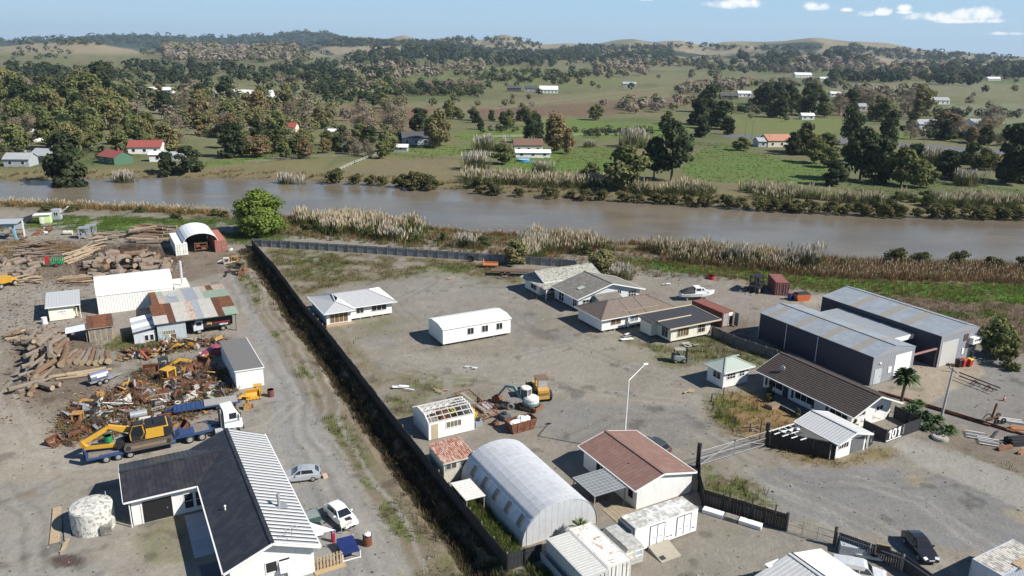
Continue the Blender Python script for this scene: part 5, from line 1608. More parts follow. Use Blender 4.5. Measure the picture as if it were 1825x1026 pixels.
win(q, 'f', 0,1.35,.3,.75,1.6,1)
MB().box(1.25,0,2.0,2.2,.05,2.5).build('head_panel', TRIM, q)
container('shipping_container', 'square-on red container with white lettered doors standing near the green bank', 0,0,2.44,6.06,2.6, mat('maroon_door_container', (.20,.065,.055), rough=.65, var=.1, col2=(.34,.2,.17), amt=.35), rz=math.radians(-4), world=P(1381,526))
CHOC = mat('chocolate_tile', (.085,.062,.052), rough=.75, var=.08, scale=1.0, col2=(.125,.10,.085), amt=.4)
o = house('tiled_house', 'long white house with a dark brown tiled gable roof behind number 101', 'house', 0,0)
wall_box(o, 78.9,55.0,86.3,69.4,2.5, W_WHITE, axis='y', zr=3.95, ridge=82.3)
gable(o, 77.6,86.9,53.8,70.0,2.5,4.35, 'y', CHOC, ('tile', .36,.05), ridge=82.3, trim=TRIM)
for y, w, n in ((55.6,2.6,3),(61.0,2.8,3),(66.0,2.4,2)):
 win(o, 'l', 78.9, y, .75, w, 1.35, n)
for y in (59.4,65.0):
 door(o, 'l', 78.9, y, .1,.9,2.05,(TRIM, mat('navy_door', (.03,.04,.06), rough=.5))[int(y > 60)])
for y in (58.5,60.7,64.1,68.7):
 MB().box(78.83, y, .5,78.9, y + .35,2.2).build('shutter', DARKSTEEL, o)
win(o, 'f', 55.0,80.0,1.6,1.3,.6,2)
win(o, 'f', 55.0,83.4,1.6,1.3,.6,2)
for x in (80.9,83.2):
 MB().cyl((x, 54.9,.6),(x - .15,54.9,1.2),.03, n=5).cyl((x, 54.9,.9),(x + 1.6,54.9,.35),.025, n=5).build('waste_pipe', TRIM, o)
MB().cyl((79.5,66.9,3.1),(79.5,66.9,3.6),.04, n=5).ball((79.35,66.8,3.75),.42,10,5,(.35,1,1)).build('satellite_dish', STEEL, o)
MB().box(76.9,57.0,.0,78.8,69.0,.12).build('verandah_floor', mat('verandah', (.12,.12,.13), rough=.8), o)
q = house('garden_bench', 'long grey bench on the verandah side of the tiled house', 'bench', 75.8,60.2)
MB().box(0,0,.42,.5,3.2,.48).build('seat', WOOD_GREY, q)
for y in (.2,2.9):
 MB().box(.05, y, 0,.45, y + .08,.42).build('leg', WOOD_GREY, q)
q = house('stone_planter', 'low tan planter box at the end of the garden bench', 'planter', 74.3,63.4)
MB().box(0,0,0,1.7,1.1,.5).build('box', mat('tan_planter', (.28,.20,.14), rough=.9), q)
MB().box(.1,.1,.5,1.6,1.0,.55).build('soil', mat('dry_soil', (.2,.15,.1), rough=1), q)
PALER = mat('pale_garage_roof', (.47,.475,.475), rough=.55, var=.05)
o = house('garage', 'white garage with a pale grey gable roof and a grey roller door', 'garage', 0,0)
wall_box(o, 71.1,50.9,76.2,56.3,2.2, W_PLAIN, axis='y', zr=2.95, ridge=73.6)
gable(o, 70.7,76.6,50.3,56.8,2.25,3.1, 'y', PALER, ('corr', .4,.02,.25), ridge=73.6, trim=TRIM)
win(o, 'f', 50.9,71.5,1.2,1.6,.65,4)
door(o, 'f', 50.9,73.6,.05,2.3,1.9, mat('grey_garage_door', (.13,.14,.145), rough=.5), slats=10, name='roller_door', handle=False)
o = house('stripped_lean_to', 'lean-to with half its dark weathered boards stripped to white battens, beside the garage', 'lean-to', 0,0)
DKB = mat('dark_weathered_board', (.10,.098,.095), rough=.9, var=.2, scale=1.4, stretch=(1,.3,1))
nb = 22
for i in range(nb):
 x = 66.6 + i * (70.65 - 66.6) / nb
 y0, y1 = 56.6 - (i + 1) / nb * 5.4,56.7
 yl = 55.2 if i < 8 else 54.6 - .35 * (i % 3) + (1.5 if i > 15 else .2)
 yl = min(yl, 56.5)
 if yl - y0 > .3:
  MB().box(x, y0 + .1,2.16 + .008 * (i % 2), x + .17, yl, 2.2 + .008 * (i % 2)).build('roof_board', DKB, o)
for k in range(5):
 y = 53.4 + k * .8
 MB().bar((66.3 + max(0,(55.6 - y)) * .75, y, 2.08),(70.7, y, 2.10),.1,.09).build('batten', TRIM, o)
for k in range(5):
 x = 66.9 + k * .9
 MB().bar((x, 56.8,2.02),(x, 56.6 - (x - 66.6) * 1.33 + .3,2.02),.08,.1).build('rafter', TRIM, o)
for k in range(3):
 q = MB().obox((67.6 + k * 1.0,55.6 - .2 * k, 2.25),(.55,.35,.04), rot(rz=.4 * k)).build('loose_sheet', W_PLAIN, o)
for x, y in ((66.6,56.6),(68.5,56.6),(70.5,56.6),(70.5,51.2)):
 MB().bar((x, y, 0),(x, y, 2.02),.12).build('post', WOOD_GREY, o)
BLKF = mat('black_fence_paint', (.014,.014,.016), rough=.6, var=.2)
BLKF2 = mat('charcoal_fence', (.036,.037,.042), rough=.65, var=.15)
fence('black_fence', 'high black fence running from the gate post to the garage corner', [(66.5,56.7),(70.9,50.75)], 2.1, BLKF, 2.2, pitch=.15)
f101 = fence('number_fence', 'charcoal paling fence with the big white number 101', [(79.9,54.0),(79.95,50.85),(86.7,51.0),(86.9,54.8)], 1.65, BLKF2,2.25, pitch=.15, postside=1)
g_ = fence('side_fence', 'short charcoal fence panel with small vertical lettering at the right of the garage', [(76.9,51.0),(78.3,51.35)], 1.75, BLKF2,1.4, pitch=.15, postside=1)
def text_part(txt, size, parent, loc, rotm, m, ext=.012, name='lettering', bold=.0):
 cu = bpy.data.curves.new('t', 'FONT')
 cu.body = txt
 cu.size = size
 cu.extrude = ext
 cu.offset = bold
 cu.resolution_u = 3
 tmp = bpy.data.objects.new('t', cu)
 COL.objects.link(tmp)
 dg = bpy.context.evaluated_depsgraph_get()
 me = bpy.data.meshes.new_from_object(tmp.evaluated_get(dg))
 bpy.data.objects.remove(tmp)
 me.materials.clear()
 me.materials.append(m)
 ob = bpy.data.objects.new(name, me)
 COL.objects.link(ob)
 ob.parent = parent
 ob.matrix_local = Matrix.Translation(loc) @ rotm.to_4x4()
 ob['kind'] = 'stuff'
 return ob
WL = mat('white_lettering', (.80,.80,.78), rough=.5, var=.02)
fr_ = rot(rz=TH) @ Matrix.Rotation(math.pi / 2,3, 'X')
base_ = L(79.9,54.0)
def digit(kind, a0, w, z0, h):
 mb = MB()
 if kind == '1':
  pr = [(w * .38,0),(w * .82,0),(w * .82, h),(w * .45, h),(0, h * .84),(0, h * .68),(w * .38, h * .78)]
  mb.prism(pr, 0,.02, 'y')
 else:
  oc = []
  ic = []
  for k in range(24):
   a = math.tau * k / 24
   ux, uz = math.copysign(abs(math.cos(a)) ** .6, math.cos(a)), math.copysign(abs(math.sin(a)) ** .75, math.sin(a))
   oc.append((w / 2 + w / 2 * ux, h / 2 + h / 2 * uz))
   ic.append((w / 2 + w * .19 * ux, h / 2 + h * .335 * uz))
  for k in range(24):
   j = (k + 1) % 24
   mb.prism([oc[k], oc[j], ic[j], ic[k]], 0,.02, 'y')
 m4 = rot(rz=TH + math.atan2(.15,6.75))
 mb.v = [tuple(m4 @ Vector(v) + L(a0,50.785 + (a0 - 80) * .022, z0) - base_) for v in mb.v]
 d_ = mb.build('digit', WL, f101)
for kd, a0, w in (('1', 80.25,.72),('0', 81.0,.84),('1', 82.0,.72)):
 digit(kd, a0, w, .34,1.25)
MB().bar(L(79.95,50.77,.2) - base_, L(82.9,50.83,.2) - base_, .05,.1).build('underline', WL, f101)
text_part('GATE 1', .38, f101, L(83.25,50.83,.45) - base_, fr_ @ Matrix.Rotation(math.pi / 2,3, 'Z'), mat('grey_lettering', (.4,.4,.4), rough=.6))
b2 = L(76.9,51.0)
text_part('101', .40, g_, L(77.55,51.05,.5) - b2, rot(rz=TH + math.atan2(.35,1.4)) @ Matrix.Rotation(math.pi / 2,3, 'X') @ Matrix.Rotation(math.pi / 2,3, 'Z'), mat('grey_lettering', (.4,.4,.4)))
MB().bar(L(76.7,50.95,0) - b2, L(76.7,50.95,1.9) - b2,.16).build('gate_post', TRIM, g_)
o = house('mesh_gate', 'wide double mesh gate of silver tube across the driveway', 'gate', 56.0,56.85)
for k, (x0, x1) in enumerate(((0,5.1),(5.25,10.3))):
 lf = MB()
 for p, q in (((x0,0,.25),(x1,0,.25)),((x0,0,1.95),(x1,0,1.95)),((x0,0,.25),(x0,0,1.95)),((x1,0,.25),(x1,0,1.95)),((x0,0,.25) if k == 0 else (x0,0,1.95),(x1,0,1.95) if k == 0 else (x1,0,.25)),((x0,0,1.1),(x1,0,1.1))):
  lf.cyl(p, q, .032, n=6)
 l_ = lf.build('gate_leaf', STEEL, o)
 ms = MB()
 for i in range(int((x1 - x0) / .25)):
  ms.bar((x0 + .25 * i, .01,.25),(x0 + .25 * i, .01,1.95),.012)
 for j in range(7):
  ms.bar((x0,-.01,.25 + .25 * j),(x1,-.01,.25 + .25 * j),.012)
 ms.build('mesh', STEEL, l_)['kind'] = 'stuff'
for k, (a, b_) in enumerate(((55.7,56.8),(66.4,56.9))):
 q = house('gate_post', ('thick black gate post on the red-roofed house side', 'thick black gate post at the garage lean-to side')[k], 'gate post', a, b_)
 MB().cyl((0,0,0),(0,0,2.9),.24, n=12).build('shaft', BLACKPAINT, q)
 MB().cyl((0,0,2.9),(0,0,3.0),.26, n=12).build('cap', BLACKPAINT, q)
fence('black_fence', 'black fence stepping down from the left gate post past the red-roofed house', [(55.6,56.5),(52.4,52.9),(51.0,50.8)], 2.0, BLKF, 2.3, pitch=.15)
fence('black_fence', 'low black fence along the bank below the driveway', [(51.0,50.8),(55.2,43.7)], 1.85, BLKF, 2.2, pitch=.15)
for k in range(3):
 q = house('fence_stake', 'thin dark stake standing against the low black fence', 'stake', 52.3 + k * 1.15,48.4 - k * 1.9, 'stakes along the low black fence')
 MB().box(-.05,-.05,0,.05,.05,2.5).build('shaft', DARKSTEEL, q)
 MB().box(-.06,-.06,2.5,.06,.06,2.54).build('cap', DARKSTEEL, q)
o = empty('mesh_gate', L(55.3,43.5),0, 'thin wire mesh gate between the two stretches of low black fence', 'gate')
e = L(57.4,39.9) - L(55.3,43.5)
fr2 = MB()
for t0, t1, z0, z1 in ((0,1,.15,.15),(0,1,1.5,1.5),(0,0,.15,1.5),(.33,.33,.15,1.5),(.66,.66,.15,1.5),(1,1,.15,1.5),(0,1,.82,.82)):
 fr2.cyl(e * t0 + Vector((0,0, z0)), e * t1 + Vector((0,0, z1)),.028, n=5)
fr2.build('gate_leaf', mat('grey_wire', (.24,.23,.21), rough=.6), o)
for k, (a, b_) in enumerate(((55.2,43.6),(57.5,39.8))):
 q = house('gate_post', ('dark post at the upper end of the wire gate', 'brown timber post at the lower end of the wire gate')[k], 'gate post', a, b_)
 MB().box(-.11,-.11,0,.11,.11,2.0).build('shaft', (DARKSTEEL, mat('brown_post', (.10,.07,.05), rough=.9))[k], q)
 MB().box(-.12,-.12,2.0,.12,.12,2.05).build('cap', DARKSTEEL, q)
fence('black_fence', 'black iron fence behind the silver vehicle at the bottom right', [(57.6,39.6),(60.0,34.4),(59.7,31.0)], 1.6, BLKF2,2.3, pitch=.2, mp=STEEL)
for k, (a, b_, lab) in enumerate(((50.9,49.0, 'long white slab at the upper end beneath the low black fence'),(52.0,47.2, 'grey pallet between two white slabs under the black fence'),(52.8,45.9, 'long white slab at the lower end beneath the low black fence'))):
 q = empty('panel_stack', L(a, b_), math.atan2((L(53.3,44.7) - L(50.6,49.3)).y, (L(53.3,44.7) - L(50.6,49.3)).x), lab, 'slab')
 for j in range(2):
  MB().box(-1.1,-.4,.05 + .2 * j, 1.1 if k != 1 else .3,.4,.22 + .2 * j).build('panel', W_PLAIN if k != 1 else WOOD_GREY, q)
PG2 = mat('pale_roof_sheet', (.47,.475,.475), rough=.5, var=.05, scale=.6, col2=(.4,.38,.34), amt=.3)
o = house('workshop', 'workshop with a pale grey and white gable roof cut by the bottom edge', 'workshop', 0,0)
wall_box(o, 45.2,27.0,52.3,37.4,2.5, W_PLAIN, axis='y', zr=3.3, ridge=48.7)
gable(o, 44.7,52.8,26.0,37.8,2.55,3.4, 'y', PG2,('corr', .4,.018,.25), ridge=48.7, m2=WROOF, label2='bright white slope')
MB().bar((48.95,26.0,3.42),(48.95,37.8,3.42),.22,.05).build('ridge_gap', DARKSTEEL, o)
MB().obox((47.0,37.9,2.95),(1.6,.5,.05)).build('loose_flashing', TRIM, o)
CRC = mat('stained_container_roof', (.56,.53,.46), rough=.8, var=.12, scale=.8, col2=(.26,.235,.21), amt=.85, lo=.46, hi=.6)
container('shipping_container', 'pale blue container with a stained cream roof at the bottom right corner', 63.5,28.0,6.06,2.5,2.6, mat('pale_blue_container', (.42,.46,.52), rough=.55, var=.05), doors='l', roofm=CRC)
q = house('timber_pallet', 'tan timber sheet lying on the corner of the stained container roof', 'sheet', 65.8,27.6, z=2.64)
MB().box(0,0,0,1.8,.9,.06).build('board', WOOD_TAN, q)
MB().box(.1,.2,.06,1.7,.3,.1).build('batten', WOOD_TAN, q)
o = house('power_pole', 'leaning grey timber power pole beside the rusty beams', 'power pole', 91.6,51.4)
MB().cyl((0,0,-.2),(.7,.1,7.2),.17,.12, n=8).build('pole', mat('pole_timber', (.40,.38,.35), rough=.8, var=.1), o)
MB().bar((.25,-.75,6.85),(1.1,.85,6.85),.1,.12).build('cross_arm', WOOD_GREY, o)
for k in range(4):
 MB().cyl((.3 + .24 * k, -.65 + .45 * k, 6.9),(.3 + .24 * k, -.65 + .45 * k, 7.15),.05, n=6).build('insulator', TRIM, o)
wr = MB()
A_ = Vector((.8,.3,7.1))
B_ = Vector((28,-14,7.5))
pts = [A_.lerp(B_, t / 12) - Vector((0,0,1.4 * math.sin(math.pi * t / 12))) for t in range(13)]
wr.tube(pts, .012,4)
wr.build('wire', DARKSTEEL, o)
q = house('manhole_lid', 'round grey concrete lid in the grass near the white 101', 'manhole lid', 86.9,48.4)
MB().cyl((0,0,0),(0,0,.28),.95, n=24).build('ring', CONC, q)
MB().cyl((0,0,.28),(0,0,.36),.82, n=24).build('lid', CONC, q)
for k, (a, b_) in enumerate(((69.0,69.0),(71.9,69.8),(67.4,67.0),(66.6,64.9),(66.9,62.5),(67.2,60.3))):
 q = house('fence_stake', 'dark stake of the wire fence round the dry garden', 'stake', a, b_, 'stakes round the dry garden')
 MB().box(-.05,-.05,0,.05,.05,1.15).build('shaft', DARKSTEEL, q)
 MB().box(-.06,-.06,1.15,.06,.06,1.19).build('cap', DARKSTEEL, q)
q = house('gate_stand', 'thin dark steel upright with a green rail at the gate side of the garden', 'frame', 66.8,58.3)
MB().bar((0,0,0),(0,0,2.6),.08).build('upright', DARKSTEEL, q)
MB().bar((0,0,1.6),(2.2,-1.3,1.2),.1).build('rail', mat('green_rail', (.09,.13,.08), rough=.7), q)
lng = L(96.5,46.0) - L(92.2,61.0)
for k in range(9):
 off = .28 * k
 q = empty('steel_beam', L(92.0 + off * .9,60.8 - k * .7,.05), math.atan2(lng.y, lng.x) + rnd.uniform(-.02,.02), 'long rusty steel beam in the stack along the right yard', 'beam', 'rusty beams along the right yard')
 ln = 12.5 + rnd.uniform(-1.5,.6)
 MB().box(0,-.09,0, ln, .09,.02).box(0,-.012,.02, ln, .012,.2).box(0,-.09,.2, ln, .09,.22).build('section', RUST_O if k % 3 else RUST, q)
 MB().box(.4,-.1,.222,1.2,.1,.24).build('plate', RUST, q)
q = empty('pipe_trestle', P(1752,700),0, 'long dark pipes resting on two small rusty trestles on the right asphalt', 'pipes')
d_ = P(1781,699) - P(1708,671)
for k in range(2):
 s0 = P(1708,672 + k * 6) - P(1752,700)
 MB().cyl(s0 + Vector((0,0,.75)), s0 + d_ * (1.0 if k == 0 else .92) + Vector((0,0,.75)),.09, n=6).build('pipe', mat('dark_rusty_pipe', (.06,.042,.035), rough=.8), q)
for t in (.4,.72):
 c = P(1708,674) - P(1752,700) + d_ * t
 for s in (-.5,.5):
  MB().bar(c + Vector((s, .2,0)), c + Vector((0,0,.7)),.09).bar(c + Vector((s, -.6,0)), c + Vector((0,-.3,.7)),.09).build('leg', RUST_O, q)
q = empty('traffic_cone', P(1789,714),0, 'faded orange cone with a white band on the right asphalt', 'cone')
MB().box(-.22,-.22,0,.22,.22,.04).build('base', RUST_O, q)
MB().cyl((0,0,.04),(0,0,.9),.17,.05, n=10).build('body', mat('cone_orange', (.55,.2,.1), rough=.6), q)
MB().cyl((0,0,.4),(0,0,.6),.135,.105, n=10).build('band', TRIM, q)
q = empty('farm_implement', P(1768,752), math.radians(20), 'rusty wheeled implement with an upright mast at the right edge', 'implement')
MB().bar((-1.2,0,.6),(1.3,0,.7),.16).build('frame', RUST, q)
MB().bar((-.2,0,.6),(.6,.3,2.4),.22,.3).build('mast', RUST_O, q)
for x, y in ((-.2,-.7),(.9,-.8),(1.6,.5)):
 MB().torus((x, y, .4),.32,.12, 'y').build('tyre', TYRE, q)
MB().tube([(-1.2 + .3 * i, .4,.5 + .55 * math.sin(i * .6)) for i in range(7)], .07,6).build('hoop', DARKSTEEL, q)
for k, (px, py, lab) in enumerate(((1745,778, 'slatted pile of grey pallets at the foot of the rusty beams'),(1768,790, 'second, lower pile of slats next to the pallets by the rusty beams'))):
 q = empty('slat_pile', P(px, py), math.radians(-22), lab, 'pallet')
 for j in range(9):
  MB().box(-1.5,-.9 + j * .2,.12 + (j % 3) * .04,1.5 - rnd.uniform(0,.8),-.78 + j * .2,.17 + (j % 3) * .04).build('slat', WOOD_GREY if j % 4 else TRIM, q)
 for x in (-1.2,1.0):
  MB().box(x, -.95,0, x + .12,.9,.119).build('bearer', WOOD_GREY, q)
for k, (px, py, c_, sz, lab) in enumerate(((1800,752,(.55,.53,.48),(3.0,1.0,.5), 'long pale bundle of sheets at the right edge beyond the implement'),(1815,765,(.45,.2,.08),(2.2,.8,.4), 'orange-brown timber bundle below the pale sheets at the right edge'),
           (1812,790,(.025,.025,.028),(2.6,1.6,1.0), 'black covered heap at the right edge'),(1790,800,(.2,.1,.06),(2.4,.5,.5), 'rusty channel lying before the black heap'),(1822,806,(.3,.14,.06),(2.2,.4,.4), 'orange rusty bar lying at the right edge'),(1772,776,(.06,.06,.06),(3.5,.3,.2), 'long dark slat between the pallets and the implement'))):
 q = empty('scrap_bundle', P(px, py), math.radians(-20 + 13 * k), lab, 'scrap')
 m_ = mat('bundle_%s' % 'abcdef'[k], c_, rough=.85, var=.2)
 for j in range(4):
  MB().obox((0,(j - 1.5) * sz[1] / 4, sz[2] * (.3 + .15 * (j % 3))),(sz[0] * rnd.uniform(.75,1), sz[1] / 4 * .92, sz[2] * .6), rot(rz=rnd.uniform(-.04,.04))).build('piece', m_, q)
# --- vehicles and machines
CHROME = mat('headlamp', (.62,.64,.66), rough=.12, var=.02, spec=.8)
TAILRED = mat('tail_lamp', (.30,.01,.01), rough=.2)
def wheel(parent, x, y, r, w, side, name='wheel', rim=RIMW):
 t = MB()
 t.loft([[(x + rr * math.cos(k * math.tau / 16), y + yy, r + rr * math.sin(k * math.tau / 16)) for k in range(16)] for rr, yy in ((r * .82,-w / 2),(r, -w * .32),(r, w * .32),(r * .82, w / 2))])
 o = t.build(name, TYRE, parent, smooth=False)
 m = MB()
 m.cyl((x, y + side * (w / 2 - .02), r),(x, y + side * (w / 2 + .012), r), r * .62, r * .55,12)
 m.cyl((x, y + side * (w / 2), r),(x, y + side * (w / 2 + .05), r), r * .18, n=8)
 m.build('rim', rim, o)
 return o
def car(name, label, paint, loc, rz, Ln=4.3, W=1.74, H=1.46, kind='hatch', scoop=False):
 """x forward"""
 o = empty(name, loc, rz, label, 'car')
 h = Ln / 2
 st = [(-h, .42,.86,.84),(-h + .08,.25,.95,.93),(-h * .62,.22,.96,1.0),(0,.2,.93,1.0),(h * .42,.22,.92,1.0),(h * .62,.22,.86,.99),(h * .86,.24,.74,.93),(h - .06,.3,.62,.82),(h, .38,.55,.74)]
 if kind == 'sedan':
  st[1] = (-h + .08,.25,.92,.9)
  st[2] = (-h * .62,.22,.95,.98)
 if kind == 'suv':
  st = [(x, zb + .14, zt + .18, k) for x, zb, zt, k in st]
 rings = []
 for x, zb, zt, k in st:
  w = W / 2 * k
  rings.append([(x, -w * .86, zb),(x, -w, zb + .14),(x, -w, zt - .16),(x, -w * .9, zt),(x, w * .9, zt),(x, w, zt - .16),(x, w, zb + .14),(x, w * .86, zb)])
 MB().loft(rings).build('body', paint, o, smooth=False)
 zb = .93 + (.18 if kind == 'suv' else 0)
 if kind == 'hatch':
  cab = [(-h + .10, zb - .02,.78, zb),(-h + .62, H - .15,.62,0),(-h * .42, H - .03,.66,0),(-.2, H, .66,0),(.22, H - .07,.64,0),(h * .46, zb - .04,.82,0)]
 elif kind == 'suv':
  cab = [(-h + .08, zb - .02,.82,0),(-h + .2, H - .08,.7,0),(-h * .4, H, .72,0),(.3, H, .72,0),(.6, H - .1,.7,0),(h * .5, zb - .03,.84,0)]
 else:
  cab = [(-h * .72, zb - .02,.78,0),(-h * .38, H - .1,.66,0),(-h * .1, H, .68,0),(.2, H, .68,0),(.5, H - .1,.66,0),(h * .52, zb - .05,.82,0)]
 rg = []
 for x, z, k, _ in cab:
  wt_, wb = W / 2 * k, W / 2 * .88
  t_ = (z - zb) / (H - zb)
  rg.append([(x, -wb * (1 - t_) - wt_ * t_ if t_ < .5 else -wt_, max(z, zb - .02)),(x, wb * (1 - t_) + wt_ * t_ if t_ < .5 else wt_, max(z, zb - .02))])
 top = MB()
 ring2 = []
 for (x, z, k, _), r in zip(cab, rg):
  wb = W / 2 * .9
  ring2.append([(x, -wb, zb - .03),(x, r[0][1], z),(x, r[1][1], z),(x, wb, zb - .03)])
 top.loft(ring2)
 top.build('roof', paint, o)
 g = DARKGLASS
 def quad(pts, lift, nm):
  pts = [Vector(p) for p in pts]
  n = (pts[1] - pts[0]).cross(pts[2] - pts[0]).normalized()
  c = sum(pts, Vector()) / len(pts)
  if n.dot(c - Vector((0,0,.8))) < 0:
   n = -n
  MB().loft([[p - n * .01 for p in pts], [p + n * lift for p in pts]]).build(nm, g, o)
 f0, f1 = ring2[-2], ring2[-1]
 def lerp(a, b_, t):
  return tuple(a[i] + (b_[i] - a[i]) * t for i in range(3))
 a0, a1, b0, b1 = f0[1], f0[2], f1[1], f1[2]
 quad([lerp(lerp(a0, b0,.08), lerp(a1, b1,.08),.05), lerp(lerp(a0, b0,.08), lerp(a1, b1,.08),.95), lerp(lerp(a0, b0,.92), lerp(a1, b1,.92),.95), lerp(lerp(a0, b0,.92), lerp(a1, b1,.92),.05)], .012, 'windscreen')
 r0, r1 = ring2[1], ring2[0]
 a0, a1, b0, b1 = r0[1], r0[2], r1[1], r1[2]
 quad([lerp(lerp(a0, b0,.1), lerp(a1, b1,.1),.08), lerp(lerp(a0, b0,.1), lerp(a1, b1,.1),.92), lerp(lerp(a0, b0,.85), lerp(a1, b1,.85),.92), lerp(lerp(a0, b0,.85), lerp(a1, b1,.85),.08)], .012, 'rear_window')
 zt = H - .1
 for s in (-1,1):
  def sp(x, z):
   t_ = (z - (zb - .03)) / (H - zb + .03)
   return (x, s * (W / 2 * .9 * (1 - t_) + W / 2 * .68 * t_), z)
  xr = cab[1][0] + .18
  xf = cab[-2][0]
  quad([sp(xr - .05, zb + .06), sp(-.12, zb + .06), sp(-.12, zt), sp(xr + .1, zt - .03)], .018, 'side_window')
  quad([sp(-.02, zb + .06), sp(xf + .48, zb + .06), sp(xf - .02, zt - .05), sp(-.02, zt)], .018, 'side_window')
  for x in (-h * .6, h * .62):
   wheel(o, x, s * (W / 2 - .1),.32 if kind != 'suv' else .37,.22, s)
  MB().obox((h - .18, s * W * .31,.66 + (.16 if kind == 'suv' else 0)),(.3,.36,.13), rot(ry=.35, rz=-s * .35)).build('headlight', CHROME, o)
  MB().obox((-h + .03, s * W * .37,.82 + (.14 if kind == 'suv' else 0)),(.1,.26,.2)).build('tail_light', TAILRED, o)
  MB().obox((xf + .22, s * (W / 2 + .06), zb + .06),(.12,.2,.13)).build('mirror', paint, o)
 MB().box(h - .05,-W * .25,.36, h + .012, W * .25,.5).build('grille', DARKSTEEL, o)
 MB().box(h - .02,-.26,.52, h + .02,.26,.6).build('number_plate', TRIM, o)
 if scoop:
  MB().obox((h * .66,0,.87),(.5,.6,.07), rot(ry=.12)).build('bonnet_scoop', DARKSTEEL, o)
 return o
SILVER = mat('silver_paint', (.46,.48,.50), rough=.25, metal=.35, var=.02, spec=.6)
CARWHITE = mat('car_white', (.80,.80,.79), rough=.18, var=.01, spec=.6)
CARBLACK = mat('car_black', (.022,.022,.026), rough=.15, var=.02, spec=.7)
CARPINK = mat('faded_red_paint', (.34,.05,.09), rough=.35, var=.05, spec=.5)
car('parked_car', 'silver hatchback parked nose to the house beside its silver roof', SILVER, L(15.75,74.6), TH + math.radians(166),4.2,1.72,1.46)
car('parked_car', 'white hatchback with a bonnet scoop parked beside the lane', CARWHITE, L(17.4,65.3), TH + math.radians(-78),4.4,1.76,1.45, scoop=True)
car('parked_car', 'black car parked alone on the gravel drive at the bottom right', CARBLACK, L(63.9,35.4), TH + math.radians(-118),4.2,1.74,1.5)
car('parked_car', 'silver four wheel drive parked between the workshop and the black fence', mat('pale_silver_paint', (.60,.61,.62), rough=.25, metal=.2, spec=.6), L(55.3,35.5), TH + math.radians(-46),4.7,1.85,1.78, 'suv')
car('parked_car', 'faded red car with a white stripe parked behind the steel shed', CARPINK, L(13.2,115.4), TH + math.radians(196),4.5,1.75,1.42, 'sedan')
car('parked_car', 'dark car half hidden behind the red-roofed house', mat('charcoal_paint', (.05,.055,.06), rough=.25, spec=.6), L(53.8,62.4), TH + math.radians(100),4.4,1.76,1.5)
BLUE = mat('chassis_blue', (.025,.06,.17), rough=.5, var=.1, col2=(.07,.06,.06), amt=.4)
DECK = mat('worn_deck', (.17,.15,.13), rough=.9, var=.15, col2=(.28,.25,.21), amt=.4)
o = empty('truck', L(6.9,89.4), TH + math.radians(2.5), 'white cab truck with a blue deck, hitched to the low-loader beside the black roof', 'truck')
MB().box(-2.3,-.45,.75,5.2,.45,.95).build('chassis', DARKSTEEL, o)
MB().box(-2.2,-1.2,1.12,1.9,1.2,1.24).box(-2.2,-1.22,.98,1.9,-1.12,1.119).box(-2.2,1.12,.98,1.9,1.22,1.119).build('deck', BLUE, o)
MB().box(-2.1,-1.1,1.241,1.6,1.1,1.27).build('deck_boards', DECK, o)
CABW = mat('cab_white', (.78,.78,.77), rough=.3, var=.02, spec=.5)
rg = []
for x, z0, z1, k in ((3.3,.9,3.25,1.0),(4.6,.8,3.3,1.0),(5.2,.7,2.2,1.0),(5.35,.7,1.8,.98)):
 w = 1.22 * k
 rg.append([(x, -w, z0),(x, w, z0),(x, w, z1 - .15),(x, w * .85, z1),(x, -w * .85, z1),(x, -w, z1 - .15)])
MB().loft(rg).build('cab', CABW, o)
MB().loft([[(4.68,-1.0,3.12),(4.68,1.0,3.12),(4.71,1.0,3.15),(4.71,-1.0,3.15)], [(5.19,-1.05,2.28),(5.19,1.05,2.28),(5.24,1.05,2.3),(5.24,-1.05,2.3)]]).build('windscreen', DARKGLASS, o)
for s in (-1,1):
 MB().box(3.9, min(s * 1.2, s * 1.235),2.0,4.75, max(s * 1.2, s * 1.235),2.75).build('side_window', DARKGLASS, o)
 for z, m_ in ((1.72, mat('teal_stripe', (.03,.22,.24), rough=.4)),(1.58, mat('navy_stripe', (.03,.05,.16), rough=.4))):
  MB().box(3.35, min(s * 1.221, s * 1.23), z, 5.1, max(s * 1.221, s * 1.23), z + .07).build('stripe', m_, o)
 MB().bar((5.0, s * 1.25,2.7),(5.2, s * 1.5,2.6),.05).box(5.12, min(s * 1.38, s * 1.6),2.1,5.2, max(s * 1.38, s * 1.6),2.75).build('mirror', DARKSTEEL, o)
 MB().box(5.33, min(s * .7, s * 1.1),.85,5.42, max(s * .7, s * 1.1),1.05).build('headlight', CHROME, o)
 MB().cyl((2.2, s * .95,.75),(3.1, s * .95,.75),.32, n=10).build('fuel_tank', STEEL, o)
 wheel(o, 4.35, s * 1.05,.5,.3, s)
 for x in (-.65,.7):
  wheel(o, x, s * .98,.5,.5, s)
MB().box(5.35,-1.2,.45,5.5,1.2,.8).build('bumper', DARKSTEEL, o)
MB().box(5.34,-.8,1.0,5.38,.8,1.75).ribs([(5.38,-.8,1.0),(5.38,.8,1.0),(5.38,.8,1.75),(5.38,-.8,1.75)], (0,1,0),.12,.06,.02).build('grille', DARKSTEEL, o)
MB().box(3.05,-1.15,.95,3.2,1.15,2.9).build('headboard', DARKSTEEL, o)
MB().cyl((3.0,-1.0,1.0),(3.0,-1.0,3.4),.09, n=8).build('exhaust', STEEL, o)
q = empty('digger_bucket', L(5.3,89.7,1.28), TH + .2, 'rusty digger bucket lying on the truck deck', 'bucket')
pf = [(0,0),(1.1,.1),(1.3,.6),(1.0,1.1),(.9,1.05),(1.1,.6),(1.0,.2),(0,.1)]
